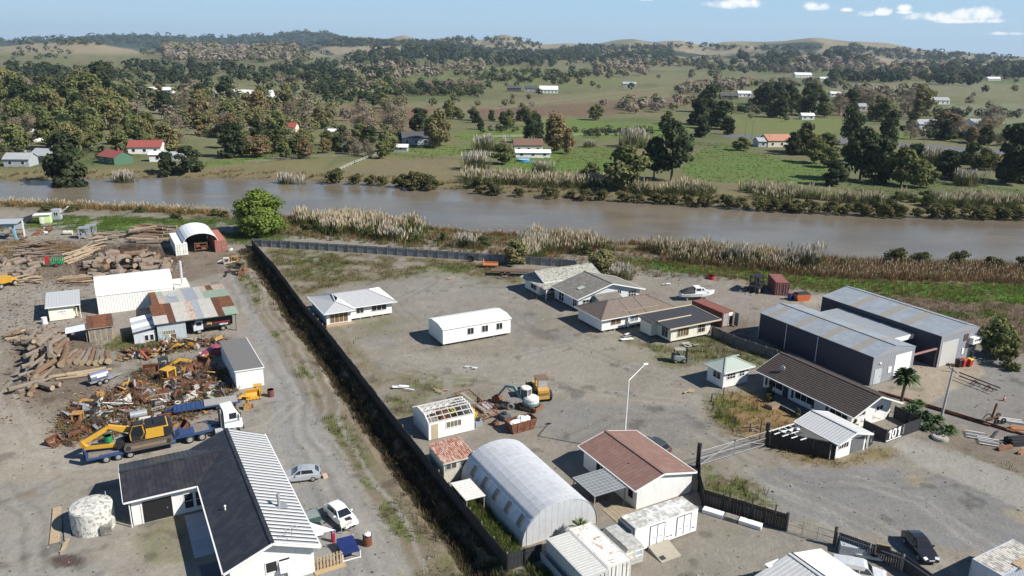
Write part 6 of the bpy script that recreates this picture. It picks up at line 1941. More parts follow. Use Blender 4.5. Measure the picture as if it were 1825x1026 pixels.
MB().prism(pf, -.55,.55, 'y').build('shell', RUST, q)
for s in (-.55,.53):
 MB().prism([(0,0),(1.1,.1),(1.3,.6),(1.0,1.1)], s, s + .02, 'y').build('side_plate', RUST, q)
for k in range(4):
 MB().box(-.2,-.5 + k * .3,0,.02,-.4 + k * .3,.08).build('tooth', STEEL, q)
o = empty('low_loader', L(-4.3,88.95), TH + math.radians(-.5), 'blue low-loader trailer carrying the yellow excavator', 'trailer')
MB().box(0,-1.3,.72,9.1,1.3,.92).build('deck', BLUE, o)
MB().box(.2,-1.1,.921,9.0,1.1,.95).build('deck_boards', DECK, o)
MB().loft([[(8.6,-.9,.7),(8.6,.9,.7),(8.6,.9,.93),(8.6,-.9,.93)], [(9.6,-.9,1.3),(9.6,.9,1.3),(9.6,.9,1.55),(9.6,-.9,1.55)], [(11.2,-.6,1.3),(11.2,.6,1.3),(11.2,.6,1.5),(11.2,-.6,1.5)]]).build('gooseneck', BLUE, o)
for s in (-1,1):
 MB().bar((.05, s * 1.25,.9),(.05, s * 1.25,2.0),.16).build('ramp_post', BLUE, o)
 MB().obox((-.1, s * .75,1.35),(.1,.8,1.3), rot(ry=-.12)).ribs([(-.16, s * .75 - .4,.75),(-.16, s * .75 + .4,.75),(-.3, s * .75 + .4,2),(-.3, s * .75 - .4,2)], (0,1,0),.25,.08,.04).build('ramp', BLUE, o)
 for x in (1.9,3.1,4.3):
  wheel(o, x, s * 1.12,.43,.34, s)
 MB().box(1.3, min(s * .95, s * 1.32),.93,4.9, max(s * .95, s * 1.32),.99).build('mudguard', BLUE, o)
o = empty('excavator', L(1.75,88.8,.95), TH + math.radians(0), 'large yellow excavator with black counterweight on the blue low-loader', 'excavator')
def track(parent, x0, x1, y, r, w, m=None):
 pr = [(x0 + r * math.cos(a), r + r * math.sin(a)) for a in np.linspace(math.pi / 2,1.5 * math.pi, 8)] + [(x1 + r * math.cos(a), r + r * math.sin(a)) for a in np.linspace(-math.pi / 2, math.pi / 2,8)]
 t = MB().prism(pr, y - w / 2, y + w / 2, 'y')
 for i in range(len(pr)):
  a, b_ = Vector((pr[i][0], 0, pr[i][1])), Vector((pr[(i + 1) % len(pr)][0], 0, pr[(i + 1) % len(pr)][1]))
  n = max(1, int((b_ - a).length / .2))
  for k in range(n):
   c = a.lerp(b_, (k + .5) / n)
   d = (b_ - a).normalized()
   t.bar((c.x - d.x * .06, y - w / 2 - .002, c.z - d.z * .06),(c.x - d.x * .06, y + w / 2 + .002, c.z - d.z * .06),.06,.1)
 tr = t.build('track', m or mat('track_steel', (.10,.085,.07), rough=.8, var=.15), parent)
 sd = -1 if y < 0 else 1
 f = MB().box(x0, min(y + sd * w / 2, y + sd * (w / 2 + .03)), r * .6, x1, max(y + sd * w / 2, y + sd * (w / 2 + .03)), r * 1.35)
 f.build('track_frame', mat('track_frame', (.20,.15,.10), rough=.8, var=.15), tr)
 for k in range(2):
  MB().cyl(((x0, x1)[k], y + sd * w / 2, r),((x0, x1)[k], y + sd * (w / 2 + .05), r), r * .6, n=10).build('sprocket', DARKSTEEL, tr)
for s in (-1,1):
 track(o, -1.85,2.3, s * 1.15,.45,.6)
MB().box(-1.2,-.85,.4,1.6,.85,.95).cyl((.2,0,.9),(.2,0,1.12),.8, n=16).build('undercarriage', DARKSTEEL, o)
MB().prism([(-1.5,1.12),(2.35,1.12),(2.6,1.4),(2.55,2.15),(2.2,2.3),(.1,2.3),(.1,1.7),(-1.5,1.7)], -1.35,1.35, 'y').build('upper_body', YELLOW, o)
MB().prism([(1.9,1.1),(2.75,1.2),(2.85,1.9),(2.6,2.2),(1.9,2.2)], -1.37,1.37, 'y').build('counterweight', BLACKPAINT, o)
MB().box(.2,-1.2,2.3,2.3,1.25,2.42).box(1.0,-.6,2.42,2.0,.6,2.55).build('engine_cover', BLACKPAINT, o)
cb = MB().prism([(-1.55,1.15),(-.05,1.15),(.05,2.0),(-.1,3.05),(-1.2,3.05),(-1.62,2.1)], -1.36,-.3, 'y').build('cab', BLACKPAINT, o)
MB().prism([(-1.4,1.9),(-.3,1.6),(-.25,2.1),(-.35,2.85),(-1.12,2.85),(-1.45,2.1)], -1.385,-1.36, 'y').build('window', DARKGLASS, cb)
MB().bar((-1.5,-1.38,1.3),(-1.52,-1.38,2.1),.1,.04).bar((-1.52,-1.38,2.1),(-1.17,-1.38,2.95),.1,.04).bar((-1.17,-1.38,2.95),(-.2,-1.38,2.95),.1,.04).bar((-.2,-1.38,2.95),(-.08,-1.38,1.9),.1,.04).bar((-.1,-1.38,1.9),(-.5,-1.38,1.35),.1,.04).build('door_frame', YELLOW, cb)
MB().box(-1.1,-1.25,3.05,-.2,-.4,3.1).build('roof_hatch', DARKSTEEL, cb)
bm = MB()
for a, b_, w in (((-1.3,.35,1.8),(-3.6,.45,2.6),.62),((-3.5,.45,2.6),(-6.3,.5,1.3),.52)):
 bm.bar(a, b_, .42, w)
bm.build('boom', YELLOW, o)
MB().bar((-6.4,.5,1.35),(-6.0,.3,.75),.4,.5).bar((-6.2,.4,.72),(-2.9,-.25,.62),.36,.42).build('arm', YELLOW, o)
for a, b_ in (((-1.5,.75,1.35),(-3.6,.78,2.5)),((-1.5,-.05,1.35),(-3.6,.1,2.5)),((-3.8,.45,2.9),(-6.0,.5,1.75)),((-5.4,.2,1.05),(-3.6,-.1,.95))):
 MB().cyl(a, b_, .09,.07,8).build('ram', DARKSTEEL, o)
MB().prism([(-3.0,.3),(-2.2,.2),(-1.95,.7),(-2.3,1.2),(-3.0,1.0)], -.75,.35, 'y').build('bucket', BLACKPAINT, o)
o = empty('flat_trailer', L(5.4,96.3), TH - math.radians(5), 'blue flat trailer loaded with a grey slab, parked behind the truck', 'trailer')
MB().box(0,0,.55,7.9,2.1,.72).build('deck', BLUE, o)
MB().bar((-1.2,1.0,.5),(.2,.3,.6),.14).bar((-1.2,1.0,.5),(.2,1.8,.6),.14).build('drawbar', BLUE, o)
MB().box(3.6,.12,.721,7.6,2.0,.86).build('slab_load', mat('grey_slab', (.30,.29,.27), rough=.9, var=.1), o)
for x, s in ((5.2,-1),(6.1,-1),(5.2,1),(6.1,1)):
 wheel(o, x, 1.05 + s * 1.0,.33,.2, s)
for x in np.linspace(.4,3.2,6):
 MB().box(x, .1,.721, x + .12,2.0,.78).build('cross_bar', BLUE, o)
o = empty('tank_trailer', L(-3.55,111.3), TH + math.radians(22), 'small grey-blue fuel tank on a twin axle trailer beside the log heap', 'trailer')
MB().box(-.2,-.7,.5,2.8,.7,.62).build('chassis', STEEL, o)
MB().bar((2.8,-.5,.55),(4.3,0,.5),.1).bar((2.8,.5,.55),(4.3,0,.5),.1).build('drawbar', STEEL, o)
MB().cyl((0,0,1.15),(2.3,0,1.15),.58, n=18).build('tank', mat('tank_blue', (.17,.20,.28), rough=.35, var=.06), o)
MB().box(.75,-.60,1.05,2.0,-.48,1.32).build('label', W_PLAIN, o)
MB().cyl((-.04,0,1.15),(.01,0,1.15),.5, n=18).build('end_plate', mat('dull_red_end', (.25,.09,.08), rough=.5), o)
for x in (.9,1.75):
 for s in (-1,1):
  wheel(o, x, s * .82,.36,.2, s)
o = empty('tip_truck', L(14.2,126.6), TH + math.radians(181), 'black tip truck with a pale grey cab and gold lettering under the carport', 'truck')
MB().box(-3.0,-.4,.6,2.9,.4,.85).build('chassis', DARKSTEEL, o)
rg = []
for x, z0, z1, k in ((1.3,.75,2.25,1.0),(2.3,.7,2.3,1.0),(2.75,.6,1.5,.98)):
 w = 1.0 * k
 rg.append([(x, -w, z0),(x, w, z0),(x, w, z1 - .1),(x, w * .85, z1),(x, -w * .85, z1),(x, -w, z1 - .1)])
MB().loft(rg).build('cab', mat('cab_grey', (.55,.56,.6), rough=.35), o)
MB().loft([[(2.36,-.8,2.18),(2.36,.8,2.18),(2.39,.8,2.2),(2.39,-.8,2.2)], [(2.73,-.85,1.55),(2.73,.85,1.55),(2.77,.85,1.56),(2.77,-.85,1.56)]]).build('windscreen', DARKGLASS, o)
for s in (-1,1):
 MB().box(1.55, min(s * .98, s * 1.01),1.45,2.3, max(s * .98, s * 1.01),2.0).build('side_window', DARKGLASS, o)
 MB().box(2.74, min(s * .6, s * .9),.75,2.82, max(s * .6, s * .9),.95).build('headlight', CHROME, o)
 for x in (1.95,-1.7):
  wheel(o, x, s * .85,.42,.28, s)
bd = MB().prism([(-3.2,1.0),(1.15,1.0),(1.25,2.2),(-3.3,2.2)], -1.1,1.1, 'y').build('tipper_body', BLACKPAINT, o)
MB().box(-2.9,1.1,1.5,-.3,1.125,1.8).build('red_band', mat('dark_red_band', (.2,.02,.03), rough=.4), bd)
text_part('SRJ', .62, bd, Vector((.75,1.13,1.5)), rot(rz=math.pi) @ Matrix.Rotation(math.pi / 2,3, 'X'), mat('gold_lettering', (.55,.38,.12), rough=.4), bold=.02)
text_part('METALS', .36, bd, Vector((-1.2,1.13,1.1)), rot(rz=math.pi) @ Matrix.Rotation(math.pi / 2,3, 'X'), WL, bold=.012)
o = empty('mini_excavator', L(46.3,78.3), TH + math.radians(120), 'small teal and white excavator with its boom reaching back', 'excavator')
TEAL = mat('faded_teal', (.11,.235,.25), rough=.55, var=.1, col2=(.25,.16,.1), amt=.3)
OFFW = mat('off_white_paint', (.66,.665,.60), rough=.5, var=.05, col2=(.4,.33,.22), amt=.3)
for s in (-1,1):
 track(o, -1.0,1.1, s * .8,.32,.4, RUST)
MB().box(-.7,-.6,.3,.7,.6,.7).build('undercarriage', RUST, o)
MB().cyl((-.2,0,.75),(-.2,0,1.1),1.08, n=20).build('turntable', TEAL, o)
MB().loft([[(-.2 + 1.05 * math.cos(k * math.tau / 18),1.0 * math.sin(k * math.tau / 18),1.1) for k in range(18)], [(-.25 + 1.0 * math.cos(k * math.tau / 18),.97 * math.sin(k * math.tau / 18),1.6) for k in range(18)], [(-.3 + .75 * math.cos(k * math.tau / 18),.75 * math.sin(k * math.tau / 18),1.8) for k in range(18)]]).build('upper_body', OFFW, o)
cb = MB().box(.05,-.5,1.7,1.15,.45,2.75).build('cab', mat('dusty_cab', (.10,.10,.105), rough=.4), o)
MB().cyl((.6,0,2.76),(.6,0,2.9),.72,.6,16).build('cab_roof', OFFW, cb)
for p in ((.08,-.52),(1.12,-.52),(.08,.47),(1.12,.47)):
 MB().bar((p[0], p[1], 1.7),(p[0], p[1], 2.75),.09).build('pillar', OFFW, cb)
MB().bar((1.0,.5,1.4),(2.1,.55,2.75),.26,.34).bar((2.0,.55,2.7),(3.3,.6,2.6),.24,.3).build('boom', TEAL, o)
MB().bar((3.2,.6,2.65),(4.4,.7,1.0),.2,.26).build('arm', TEAL, o)
MB().cyl((1.6,.75,1.6),(2.9,.8,2.4),.06, n=6).build('ram', DARKSTEEL, o)
MB().prism([(4.0,.2),(5.0,.1),(5.2,.7),(4.7,1.1),(4.1,.8)], .2,1.1, 'y').build('bucket', RUST_O, o)
MB().bar((-1.4,-.9,.4),(-1.4,.9,.4),.1,.5).build('blade', RUST_O, o)
o = empty('old_loader', L(49.2,80.4), TH + math.radians(75), 'old yellow ochre wheel loader with a tall square cab behind the small excavator', 'loader')
OCHRE = mat('ochre_paint', (.52,.30,.08), rough=.6, var=.1, col2=(.26,.13,.06), amt=.4)
MB().box(-1.6,-.8,.5,.6,.8,1.4).build('chassis', OCHRE, o)
cb = MB().box(-.9,-.75,1.4,.5,.75,1.6).build('cab_floor', OCHRE, o)
for x in (-.85,.42):
 for y in (-.7,.6):
  MB().box(x, y, 1.6, x + .12, y + .12,3.0).build('pillar', OCHRE, cb)
MB().box(-1.0,-.85,3.0,.65,.85,3.12).build('cab_roof', mat('brown_roof_plate', (.17,.12,.08), rough=.8), o)
MB().box(-.93,-.55,1.9,-.9,.55,2.9).build('rear_window', mat('pale_window', (.35,.36,.40), rough=.3), o)
MB().loft([[(-1.6,-.75,1.0),(-1.6,.75,1.0),(-1.6,.75,1.75),(-1.6,-.75,1.75)], [(-.95,-.75,1.0),(-.95,.75,1.0),(-.95,.75,1.95),(-.95,-.75,1.95)]]).build('engine_cover', OCHRE, o)
MB().box(.6,-.7,.5,2.3,.7,1.6).build('front_body', OCHRE, o)
for x, y in ((-.9,-1.0),(-.9,1.0),(1.6,-1.0),(1.6,1.0)):
 wheel(o, x, y, .75,.45,1 if y > 0 else -1, rim=OCHRE)
MB().prism([(2.3,.2),(3.2,.15),(3.4,.9),(2.5,1.3)], -1.2,1.2, 'y').build('bucket', RUST, o)
o = empty('skip_bin', L(41.0,73.0), TH + math.radians(2), 'rusty red skip bin piled with white sheeting', 'skip')
for pr in (([(0,.05),(3.0,.05),(3.4,1.35),(-.3,1.35)], 0),([(0,.05),(3.0,.05),(3.4,1.35),(-.3,1.35)], 1.72)):
 MB().prism(pr[0], pr[1], pr[1] + .06, 'y').build('side_plate', RUST, o)
MB().box(0,.06,.05,3.0,1.72,.12).build('floor', RUST, o)
MB().loft([[(2.98,.06,.1),(2.98,1.72,.1),(3.04,1.72,.1),(3.04,.06,.1)], [(3.36,.06,1.35),(3.36,1.72,1.35),(3.42,1.72,1.35),(3.42,.06,1.35)]]).loft([[(-.04,.06,.1),(-.04,1.72,.1),(.02,1.72,.1),(.02,.06,.1)], [(-.34,.06,1.35),(-.34,1.72,1.35),(-.28,1.72,1.35),(-.28,.06,1.35)]]).build('end_plate', RUST, o)
for x in (.6,1.5,2.4):
 MB().box(x, -.06,.1, x + .08,-.001,1.3).build('stiffener', RUST_O, o)
MB().box(-.3,-.05,1.3,3.4,.0,1.4).build('rim_bar', RUST_O, o)
for k, (x, y, r, s) in enumerate(((.6,.8,.6,(1.3,.9,.6)),(1.6,.9,.75,(1.1,.9,.8)),(2.4,1.1,.6,(1.0,.8,.7)))):
 q = empty('plastic_bundle', L(41.0 + x, 73.0 + y, .95), TH, ('low crumpled white sheeting at the left end of the rusty skip', 'tall white heap of sheeting in the middle of the rusty skip', 'white and grey sheeting at the right end of the rusty skip')[k], 'sheeting')
 MB().ball((0,0,.15), r, 9,6, s, jit=.16).build('sheet', mat('crumpled_white', (.70,.70,.69), rough=.5, var=.1), q)
 MB().bar((-.6,.1 * k, .3),(.6,.2,.5),.08).build('strap', DARKSTEEL, q)
o = empty('frame_trailer', L(39.3,77.6), TH + math.radians(4), 'rusty frame trailer with a slatted grating beside the roofless shed', 'trailer')
for p, q in (((0,0,.6),(0,7.6,.9)),((2.0,0,.6),(2.2,7.6,.9)),((0,0,.6),(2.0,0,.6)),((0,7.6,.9),(2.2,7.6,.9)),((0,3.5,.75),(2.1,3.5,.75))):
 MB().bar(p, q, .12).build('rail', RUST_O, o)
for y in (0.05,2.6):
 for x in (.05,1.95):
  MB().bar((x, y, 0),(x, y, 1.3),.09).build('post', RUST_O, o)
MB().bar((.05,.05,1.3),(1.95,.05,1.3),.08).bar((.05,2.6,1.3),(1.95,2.6,1.3),.08).bar((.05,.05,1.3),(.05,2.6,1.3),.08).bar((1.95,.05,1.3),(1.95,2.6,1.3),.08).build('top_rail', RUST_O, o)
for k in range(18):
 MB().box(.45,.6 + k * .36,.82 + .011 * k, 1.0,.72 + k * .36,.87 + .011 * k).build('slat', mat('pale_slat', (.38,.35,.29), rough=.8), o)
MB().box(1.25,1.2,.95,2.0,3.1,1.0).build('sheet', mat('pinkish_sheet', (.42,.34,.33), rough=.6), o)
for y in (4.2,5.2):
 for x in (-.15,2.25):
  MB().torus((x, y, .36),.27,.1, 'x').build('wheel', TYRE, o)
for k, (a, b_, lab) in enumerate(((43.2,79.7, 'black tyre lying flat between the frame trailer and the small excavator'),(43.9,79.1, 'pale worn tyre beside the black one near the small excavator'),(42.6,80.1, 'black tyre nearest the frame trailer'))):
 q = empty('tyre', L(a, b_),0, lab, 'tyre')
 MB().torus((0,0,.42),.38,.16, 'y' if k == 1 else 'z', 16,8).build('casing', TYRE if k != 1 else mat('grey_tyre', (.16,.16,.155), rough=.9), q)
 MB().cyl((0,-.08,.42),(0,.08,.42),.2, n=10).build('hub', RUST, q) if k == 1 else MB().cyl((0,0,.36),(0,0,.46),.2, n=10).build('hub', RUST, q)
for k, (a, b_, m_, sz, lab) in enumerate(((38.2,77.0, mat('blue_grey_drum', (.25,.28,.31), rough=.6),(.9,.7,1.0), 'grey crate against the right wall of the roofless shed'),(42.0,77.2, mat('slate_box', (.10,.11,.13), rough=.5),(1.0,1.6,.9), 'dark slate-coloured machine part between the frame trailer and the skip'),(40.2,76.2, RUST, (.7,.6,.7), 'small rusty block in front of the frame trailer'),(38.6,79.2, mat('yellow_tub', (.55,.42,.05)),(.7,.9,1.2), 'yellow tub outside the right wall of the roofless shed'))):
 q = empty('machine_part', L(a, b_), TH + .15 * k, lab, 'scrap')
 MB().box(-sz[0] / 2,-sz[1] / 2,0, sz[0] / 2, sz[1] / 2, sz[2] * .7).build('casing', m_, q)
 MB().cyl((0,0, sz[2] * .7),(0,0, sz[2]), sz[0] * .3, n=8).build('neck', DARKSTEEL if k != 3 else m_, q)
def forklift(label, paint, loc, rz, roofm):
 o = empty('forklift', loc, rz, label, 'forklift')
 MB().prism([(-1.1,.35),(.7,.35),(.75,.8),(.3,.85),(.1,1.1),(-1.1,1.15)], -.6,.6, 'y').build('body', paint, o)
 MB().box(-1.2,-.6,.4,-.95,.6,1.2).build('counterweight', DARKSTEEL, o)
 for x in (-.85,.6):
  for y in (-.55,.55):
   MB().bar((x, y, .9),(x * .9, y * .95,2.05),.07).build('pillar', DARKSTEEL, o)
 MB().box(-.9,-.6,2.05,.7,.6,2.12).build('overhead_guard', roofm, o)
 for y in (-.35,.35):
  MB().box(.85, y - .06,.1,1.0, y + .06,2.3).build('mast', DARKSTEEL, o)
  MB().box(1.0, y - .06,.08,2.0, y + .06,.14).build('fork', STEEL, o)
 MB().box(.82,-.45,2.1,1.02,.45,2.2).build('mast_bar', DARKSTEEL, o)
 MB().box(-.4,-.25,1.1,.0,.25,1.25).box(-.45,-.25,1.25,-.35,.25,1.6).build('seat', DARKSTEEL, o)
 for x, r in ((-.75,.3),(.5,.36)):
  for s in (-1,1):
   wheel(o, x, s * .62, r, .24, s)
 return o
forklift('grey-green forklift parked on the dry grass near the cream cabin', mat('forklift_grey', (.27,.31,.31), rough=.5, var=.06), L(74.4,81.7), TH + math.radians(-30), mat('forklift_roof', (.33,.30,.27), rough=.7))
f2 = forklift('big black forklift standing in front of the square-on red container', BLACKPAINT, L(111.6,102.9), TH + math.radians(200), BLACKPAINT)
f2.scale = (1.6,1.6,1.55)
o = empty('cabin_boat', P(1240,533), math.radians(8), 'white cabin boat with a dark canopy standing on the rough ground', 'boat')
HULL = mat('boat_white', (.74,.75,.74), rough=.35, var=.04)
rg = []
for x, w, zb, zt in ((-3.2,1.15,.55,1.35),(-1.5,1.25,.5,1.4),(.8,1.2,.5,1.5),(2.4,.75,.65,1.65),(3.5,.06,1.1,1.8)):
 rg.append([(x, -w, zt),(x, -w * .85, zb + .3),(x, 0, zb),(x, w * .85, zb + .3),(x, w, zt)])
MB().loft(rg).build('hull', HULL, o)
MB().prism([(-.6,1.4),(2.3,1.55),(1.7,2.0),(.9,2.05),(.7,2.5),(-.5,2.5),(-.6,2.0)], -.95,.95, 'y').build('cabin', HULL, o)
MB().prism([(.75,2.02),(1.3,2.02),(.9,2.4),(.75,2.4)], -.97,-.955, 'y').build('side_window', DARKGLASS, o)
MB().prism([(-.4,1.95),(.55,1.95),(.5,2.38),(-.35,2.38)], -.965,-.952, 'y').build('side_window', DARKGLASS, o)
rg = [[(x, -1.05 * math.cos(a),1.4 + k * math.sin(a)) for a in np.linspace(0, math.pi, 9)] for x, k in ((-2.9,.35),(-1.9,.85),(-.6,1.1))]
MB().loft(rg).build('canopy', mat('dark_canopy', (.03,.03,.034), rough=.7), o)
MB().box(-3.1,-1.0,1.3,-2.9,1.0,1.45).build('transom', HULL, o)
MB().tube([(2.0,-.8,2.0),(3.4,-.1,2.15),(3.4,.1,2.15),(2.0,.8,2.0)], .03,5).build('bow_rail', STEEL, o)
for x in (-2.0,.8):
 MB().box(x - .15,-.9,0, x + .15,.9,.62).build('chock', WOOD_GREY, o)
o = empty('skip_bin', P(1428,535), math.radians(12), 'small orange skip with a black cover beside the square-on red container', 'skip')
OR = mat('skip_orange', (.55,.14,.05), rough=.55, var=.08)
MB().loft([[(-1.1,-.7,0),(1.1,-.7,0),(1.1,.7,0),(-1.1,.7,0)], [(-1.5,-.85,1.3),(1.5,-.85,1.3),(1.5,.85,1.3),(-1.5,.85,1.3)]]).build('body', OR, o)
MB().loft([[(-1.45,-.8,1.3),(1.45,-.8,1.3),(1.45,.8,1.3),(-1.45,.8,1.3)], [(-1.2,-.7,1.6),(1.2,-.7,1.6),(1.2,.6,1.55),(-1.2,.6,1.55)]]).build('cover', mat('black_sheet', (.02,.022,.025), rough=.5, var=.2), o)
for k in range(2):
 q = empty('drum', P(1407 + 8 * k, 534 - k),0,('blue drum nearest the square-on red container', 'blue drum between the red container and the orange skip')[k], 'drum')
 MB().cyl((0,0,0),(0,0,1.15),.45, n=14).build('body', mat('drum_blue', (.03,.05,.2), rough=.45), q)
 MB().cyl((0,0,1.15),(0,0,1.2),.4, n=14).build('lid', BLACKPAINT, q)
DR = [(1267,503,(.42,.02,.03), 'bright red drum on the rough ground below the green bank', 1.5),(655,970,(.16,.06,.035), 'rusty oil drum with a crumpled top beside the lane', 1.05),(483,706,(.18,.06,.05), 'rusty red drum standing beside the steel shed and the lane', 1.0),(194,789,(.02,.25,.09), 'green round canister among the scrap behind the excavator', .95)]
for px, py, c_, lab, h in DR:
 q = empty('drum', P(px, py),0, lab, 'drum')
 m_ = mat('drum_%d' % px, c_, rough=.6, var=.15, col2=tuple(v * .5 for v in c_), amt=.4)
 r = .42 if h < 1.3 else .62
 MB().cyl((0,0,0),(0,0, h), r, n=16).build('body', m_, q)
 for z in (.02, h * .35, h * .66, h - .04):
  MB().cyl((0,0, z),(0,0, z + .04), r + .025, n=16).build('hoop', m_, q)
 if px == 655:
  MB().ball((0,0, h + .05),.34,8,5,(1,1,.5), jit=.25).build('rubbish', mat('crumpled_white', (.7,.7,.69)), q)
o = empty('flat_deck_trailer', P(905,490), math.radians(-2), 'old brown flat-deck trailer with an orange headboard before the back fence', 'trailer')
MB().box(-3.5,-1.1,.95,6.5,1.1,1.12).build('deck', mat('brown_deck', (.13,.08,.055), rough=.9, var=.15), o)
MB().box(-3.5,-.4,.7,6.5,.4,.949).build('chassis', DARKSTEEL, o)
for x in (-1.2,0,4.6):
 for s in (-1,1):
  wheel(o, x, s * .9,.48,.3, s, rim=RUST)
q = empty('orange_frame', P(874,476), math.radians(-4), 'orange steel tray left of the old flat-deck trailer', 'tray')
MB().box(-1.6,-.8,.5,1.6,.8,.7).box(-1.6,-.8,.7,-1.45,.8,1.5).box(-1.6,.7,.7,1.6,.8,1.1).build('tray', mat('tray_orange', (.42,.16,.06), rough=.7, var=.15), q)
for x in (-1,1):
 MB().box(x - .1,-.6,0, x + .1,.6,.5).build('leg', RUST, q)
q = empty('tyre', P(840,466),0, 'big black tyre leaning at the foot of the back fence', 'tyre')
MB().torus((0,0,.75),.58,.24, 'y', 18,8).build('casing', TYRE, q)
MB().cyl((0,-.1,.75),(0,.1,.75),.34, n=12).build('hub', DARKSTEEL, q)
for k, (px, py, lab) in enumerate(((895,495, 'grey angled scrap lying before the old flat-deck trailer'),(800,497, 'pale board lying on the weeds left of the old flat-deck trailer'),(1190,508, 'white crumpled sheets lying behind the boat'),(718,693, 'white crumpled sheets in the weeds near the roofless shed'),(1225,617, 'pale rubble heap beside the forklift'),(1232,698, 'tan board lying near the little green-roofed hut'),(1340,765, 'thin stick lying inside the dry garden'),(840,655, 'broken white blocks in the weeds below the long portable'),(790,700, 'pale offcuts in the weeds behind the roofless shed'))):
 q = empty('debris', P(px, py), rnd.uniform(-.3,.3), lab, 'debris')
 big = k in (2,3,4)
 for j in range(6 if big else 4):
  x, y = rnd.uniform(-1,1) * (1.4 if big else .9), rnd.uniform(-.6,.6)
  MB().obox((x, y, .12 + .05 * j),(rnd.uniform(.5,1.6), rnd.uniform(.15,.7 if big else .25),.06), rot(rx=rnd.uniform(-.25,.25), ry=rnd.uniform(-.15,.15), rz=rnd.uniform(-.8,.8))).build('piece', (STEEL, WOOD_TAN, W_PLAIN, W_PLAIN, CONC, WOOD_TAN, WOOD_GREY, W_PLAIN, WOOD_TAN)[k], q)
o = house('pallet_fence', 'tan upright pallets fencing the corner of the house by the lane', 'fence', 12.9,58.7)
for k in range(9):
 MB().box(k * .3,-.03,.05, k * .3 + .17,.03,1.35 + .05 * (k % 2)).build('paling', WOOD_TAN, o)
for z in (.3,1.0):
 MB().box(0,.03, z, 2.7,.1, z + .12).build('rail', WOOD_TAN, o)
MB().box(0,-.6,0,2.8,-.08,.12).build('sill', mat('yellow_pine', (.42,.31,.17), rough=.8), o)
o = house('blue_tarpaulin', 'dark blue tarpaulin stretched over a white frame beside the pallet fence', 'tarpaulin', 15.6,58.8)
MB().loft([[(0,0,.75),(1.6,-.05,.7),(1.6,-.05,.74),(0,0,.79)], [(.05,1.2,.66),(1.65,1.15,.7),(1.65,1.15,.74),(.05,1.2,.7)], [(.1,2.4,.9),(1.7,2.35,.85),(1.7,2.35,.89),(.1,2.4,.94)]]).build('sheet', mat('navy_tarp', (.015,.028,.12), rough=.5, var=.15), o)
for p, q in (((0,0,.1),(1.65,-.05,.1)),((0,0,0),(0,0,.8)),((1.62,-.05,0),(1.62,-.05,.76)),((.1,2.4,0),(.1,2.4,.95)),((1.7,2.35,0),(1.7,2.35,.92))):
 MB().bar(p, q, .08).build('frame', TRIM, o)
o = house('sun_sail', 'white shade sail stretched from the corner of the silver roof', 'shade sail', 13.4,60.3)
MB().loft([[(0,0,2.7),(2.2,.6,2.1),(2.2,.6,2.12),(0,0,2.72)], [(0,2.6,2.7),(.5,1.9,2.55),(.5,1.9,2.57),(0,2.6,2.72)]]).build('sail', W_PLAIN, o)
MB().bar((2.2,.6,0),(2.2,.6,2.12),.08).build('post', STEEL, o)
o = house('white_umbrella', 'folded white sheet draped over a stand in front of the white hatchback', 'sheet', 16.6,62.6)
MB().loft([[(0,0,.9),(1.2,.1,1.0),(1.3,.9,.85),(.1,.8,.95)], [(.05,0,1.0),(1.2,.1,1.1),(1.3,.9,.95),(.1,.8,1.05)]]).build('sheet', mat('cream_sheet', (.66,.64,.55), rough=.6), o)
for x in (.15,1.1):
 MB().bar((x, .4,0),(x, .4,.95),.06).build('leg', STEEL, o)
o = house('barbecue', 'white and grey barbecue under the eave of the silver roof', 'barbecue', 14.4,63.3)
MB().box(0,0,.3,.7,1.2,.9).build('body', W_PLAIN, o)
MB().box(.02,.1,.9,.68,1.1,1.1).build('lid', DARKSTEEL, o)
for x in (.05,.6):
 for y in (.05,1.1):
  MB().box(x, y, 0, x + .05, y + .05,.3).build('leg', STEEL, o)
o = house('gas_bottle', 'red gas bottle standing beside the barbecue', 'gas bottle', 15.7,62.2)
MB().cyl((0,0,0),(0,0,.95),.2, n=10).build('body', mat('bottle_red', (.35,.02,.05), rough=.4), o)
MB().cyl((0,0,.95),(0,0,1.15),.08, n=8).build('valve', STEEL, o)
o = house('green_trailer', 'small dark green box trailer under the eave of the silver roof', 'trailer', 14.0,65.4)
MB().box(0,0,.45,1.5,1.7,.9).build('tray', mat('dark_green', (.04,.09,.07), rough=.5), o)
MB().box(.1,.1,.9,1.4,1.6,.92).build('cover', mat('grey_cover', (.2,.23,.23), rough=.6), o)
for s in (0,1.5):
 MB().cyl((s - .08,.8,.28),(s + .08,.8,.28),.28, n=12).build('wheel', TYRE, o)
q = house('cardboard_box', 'tan box on the gravel behind the silver hatchback', 'box', 17.9,73.5)
MB().box(0,0,0,.5,.6,.3).build('carton', mat('carton', (.5,.36,.26), rough=.8), q)
MB().box(.02,.28,.3,.48,.32,.31).build('tape', WOOD_TAN, q)
o = empty('trailer_cover', P(1518,984), TH + math.radians(-46), 'grey moulded trailer cover leaning behind the silver four wheel drive', 'cover')
MB().loft([[(-1.2,-.7,0),(1.2,-.7,0),(1.4,.0,0),(1.0,.9,0),(-1.2,.9,0)], [(-1.1,-.6,.9),(1.0,-.6,.9),(1.2,0,.9),(.85,.7,.9),(-1.1,.7,.9)]]).build('shell', mat('cover_grey', (.38,.40,.43), rough=.5), o)
MB().cyl((-.8,-.3,.9),(-.8,-.3,.94),.06, n=8).build('vent', DARKSTEEL, o)
o = empty('kayak', P(1556,997), math.radians(-18), 'long white and grey kayak beside the silver four wheel drive', 'kayak')
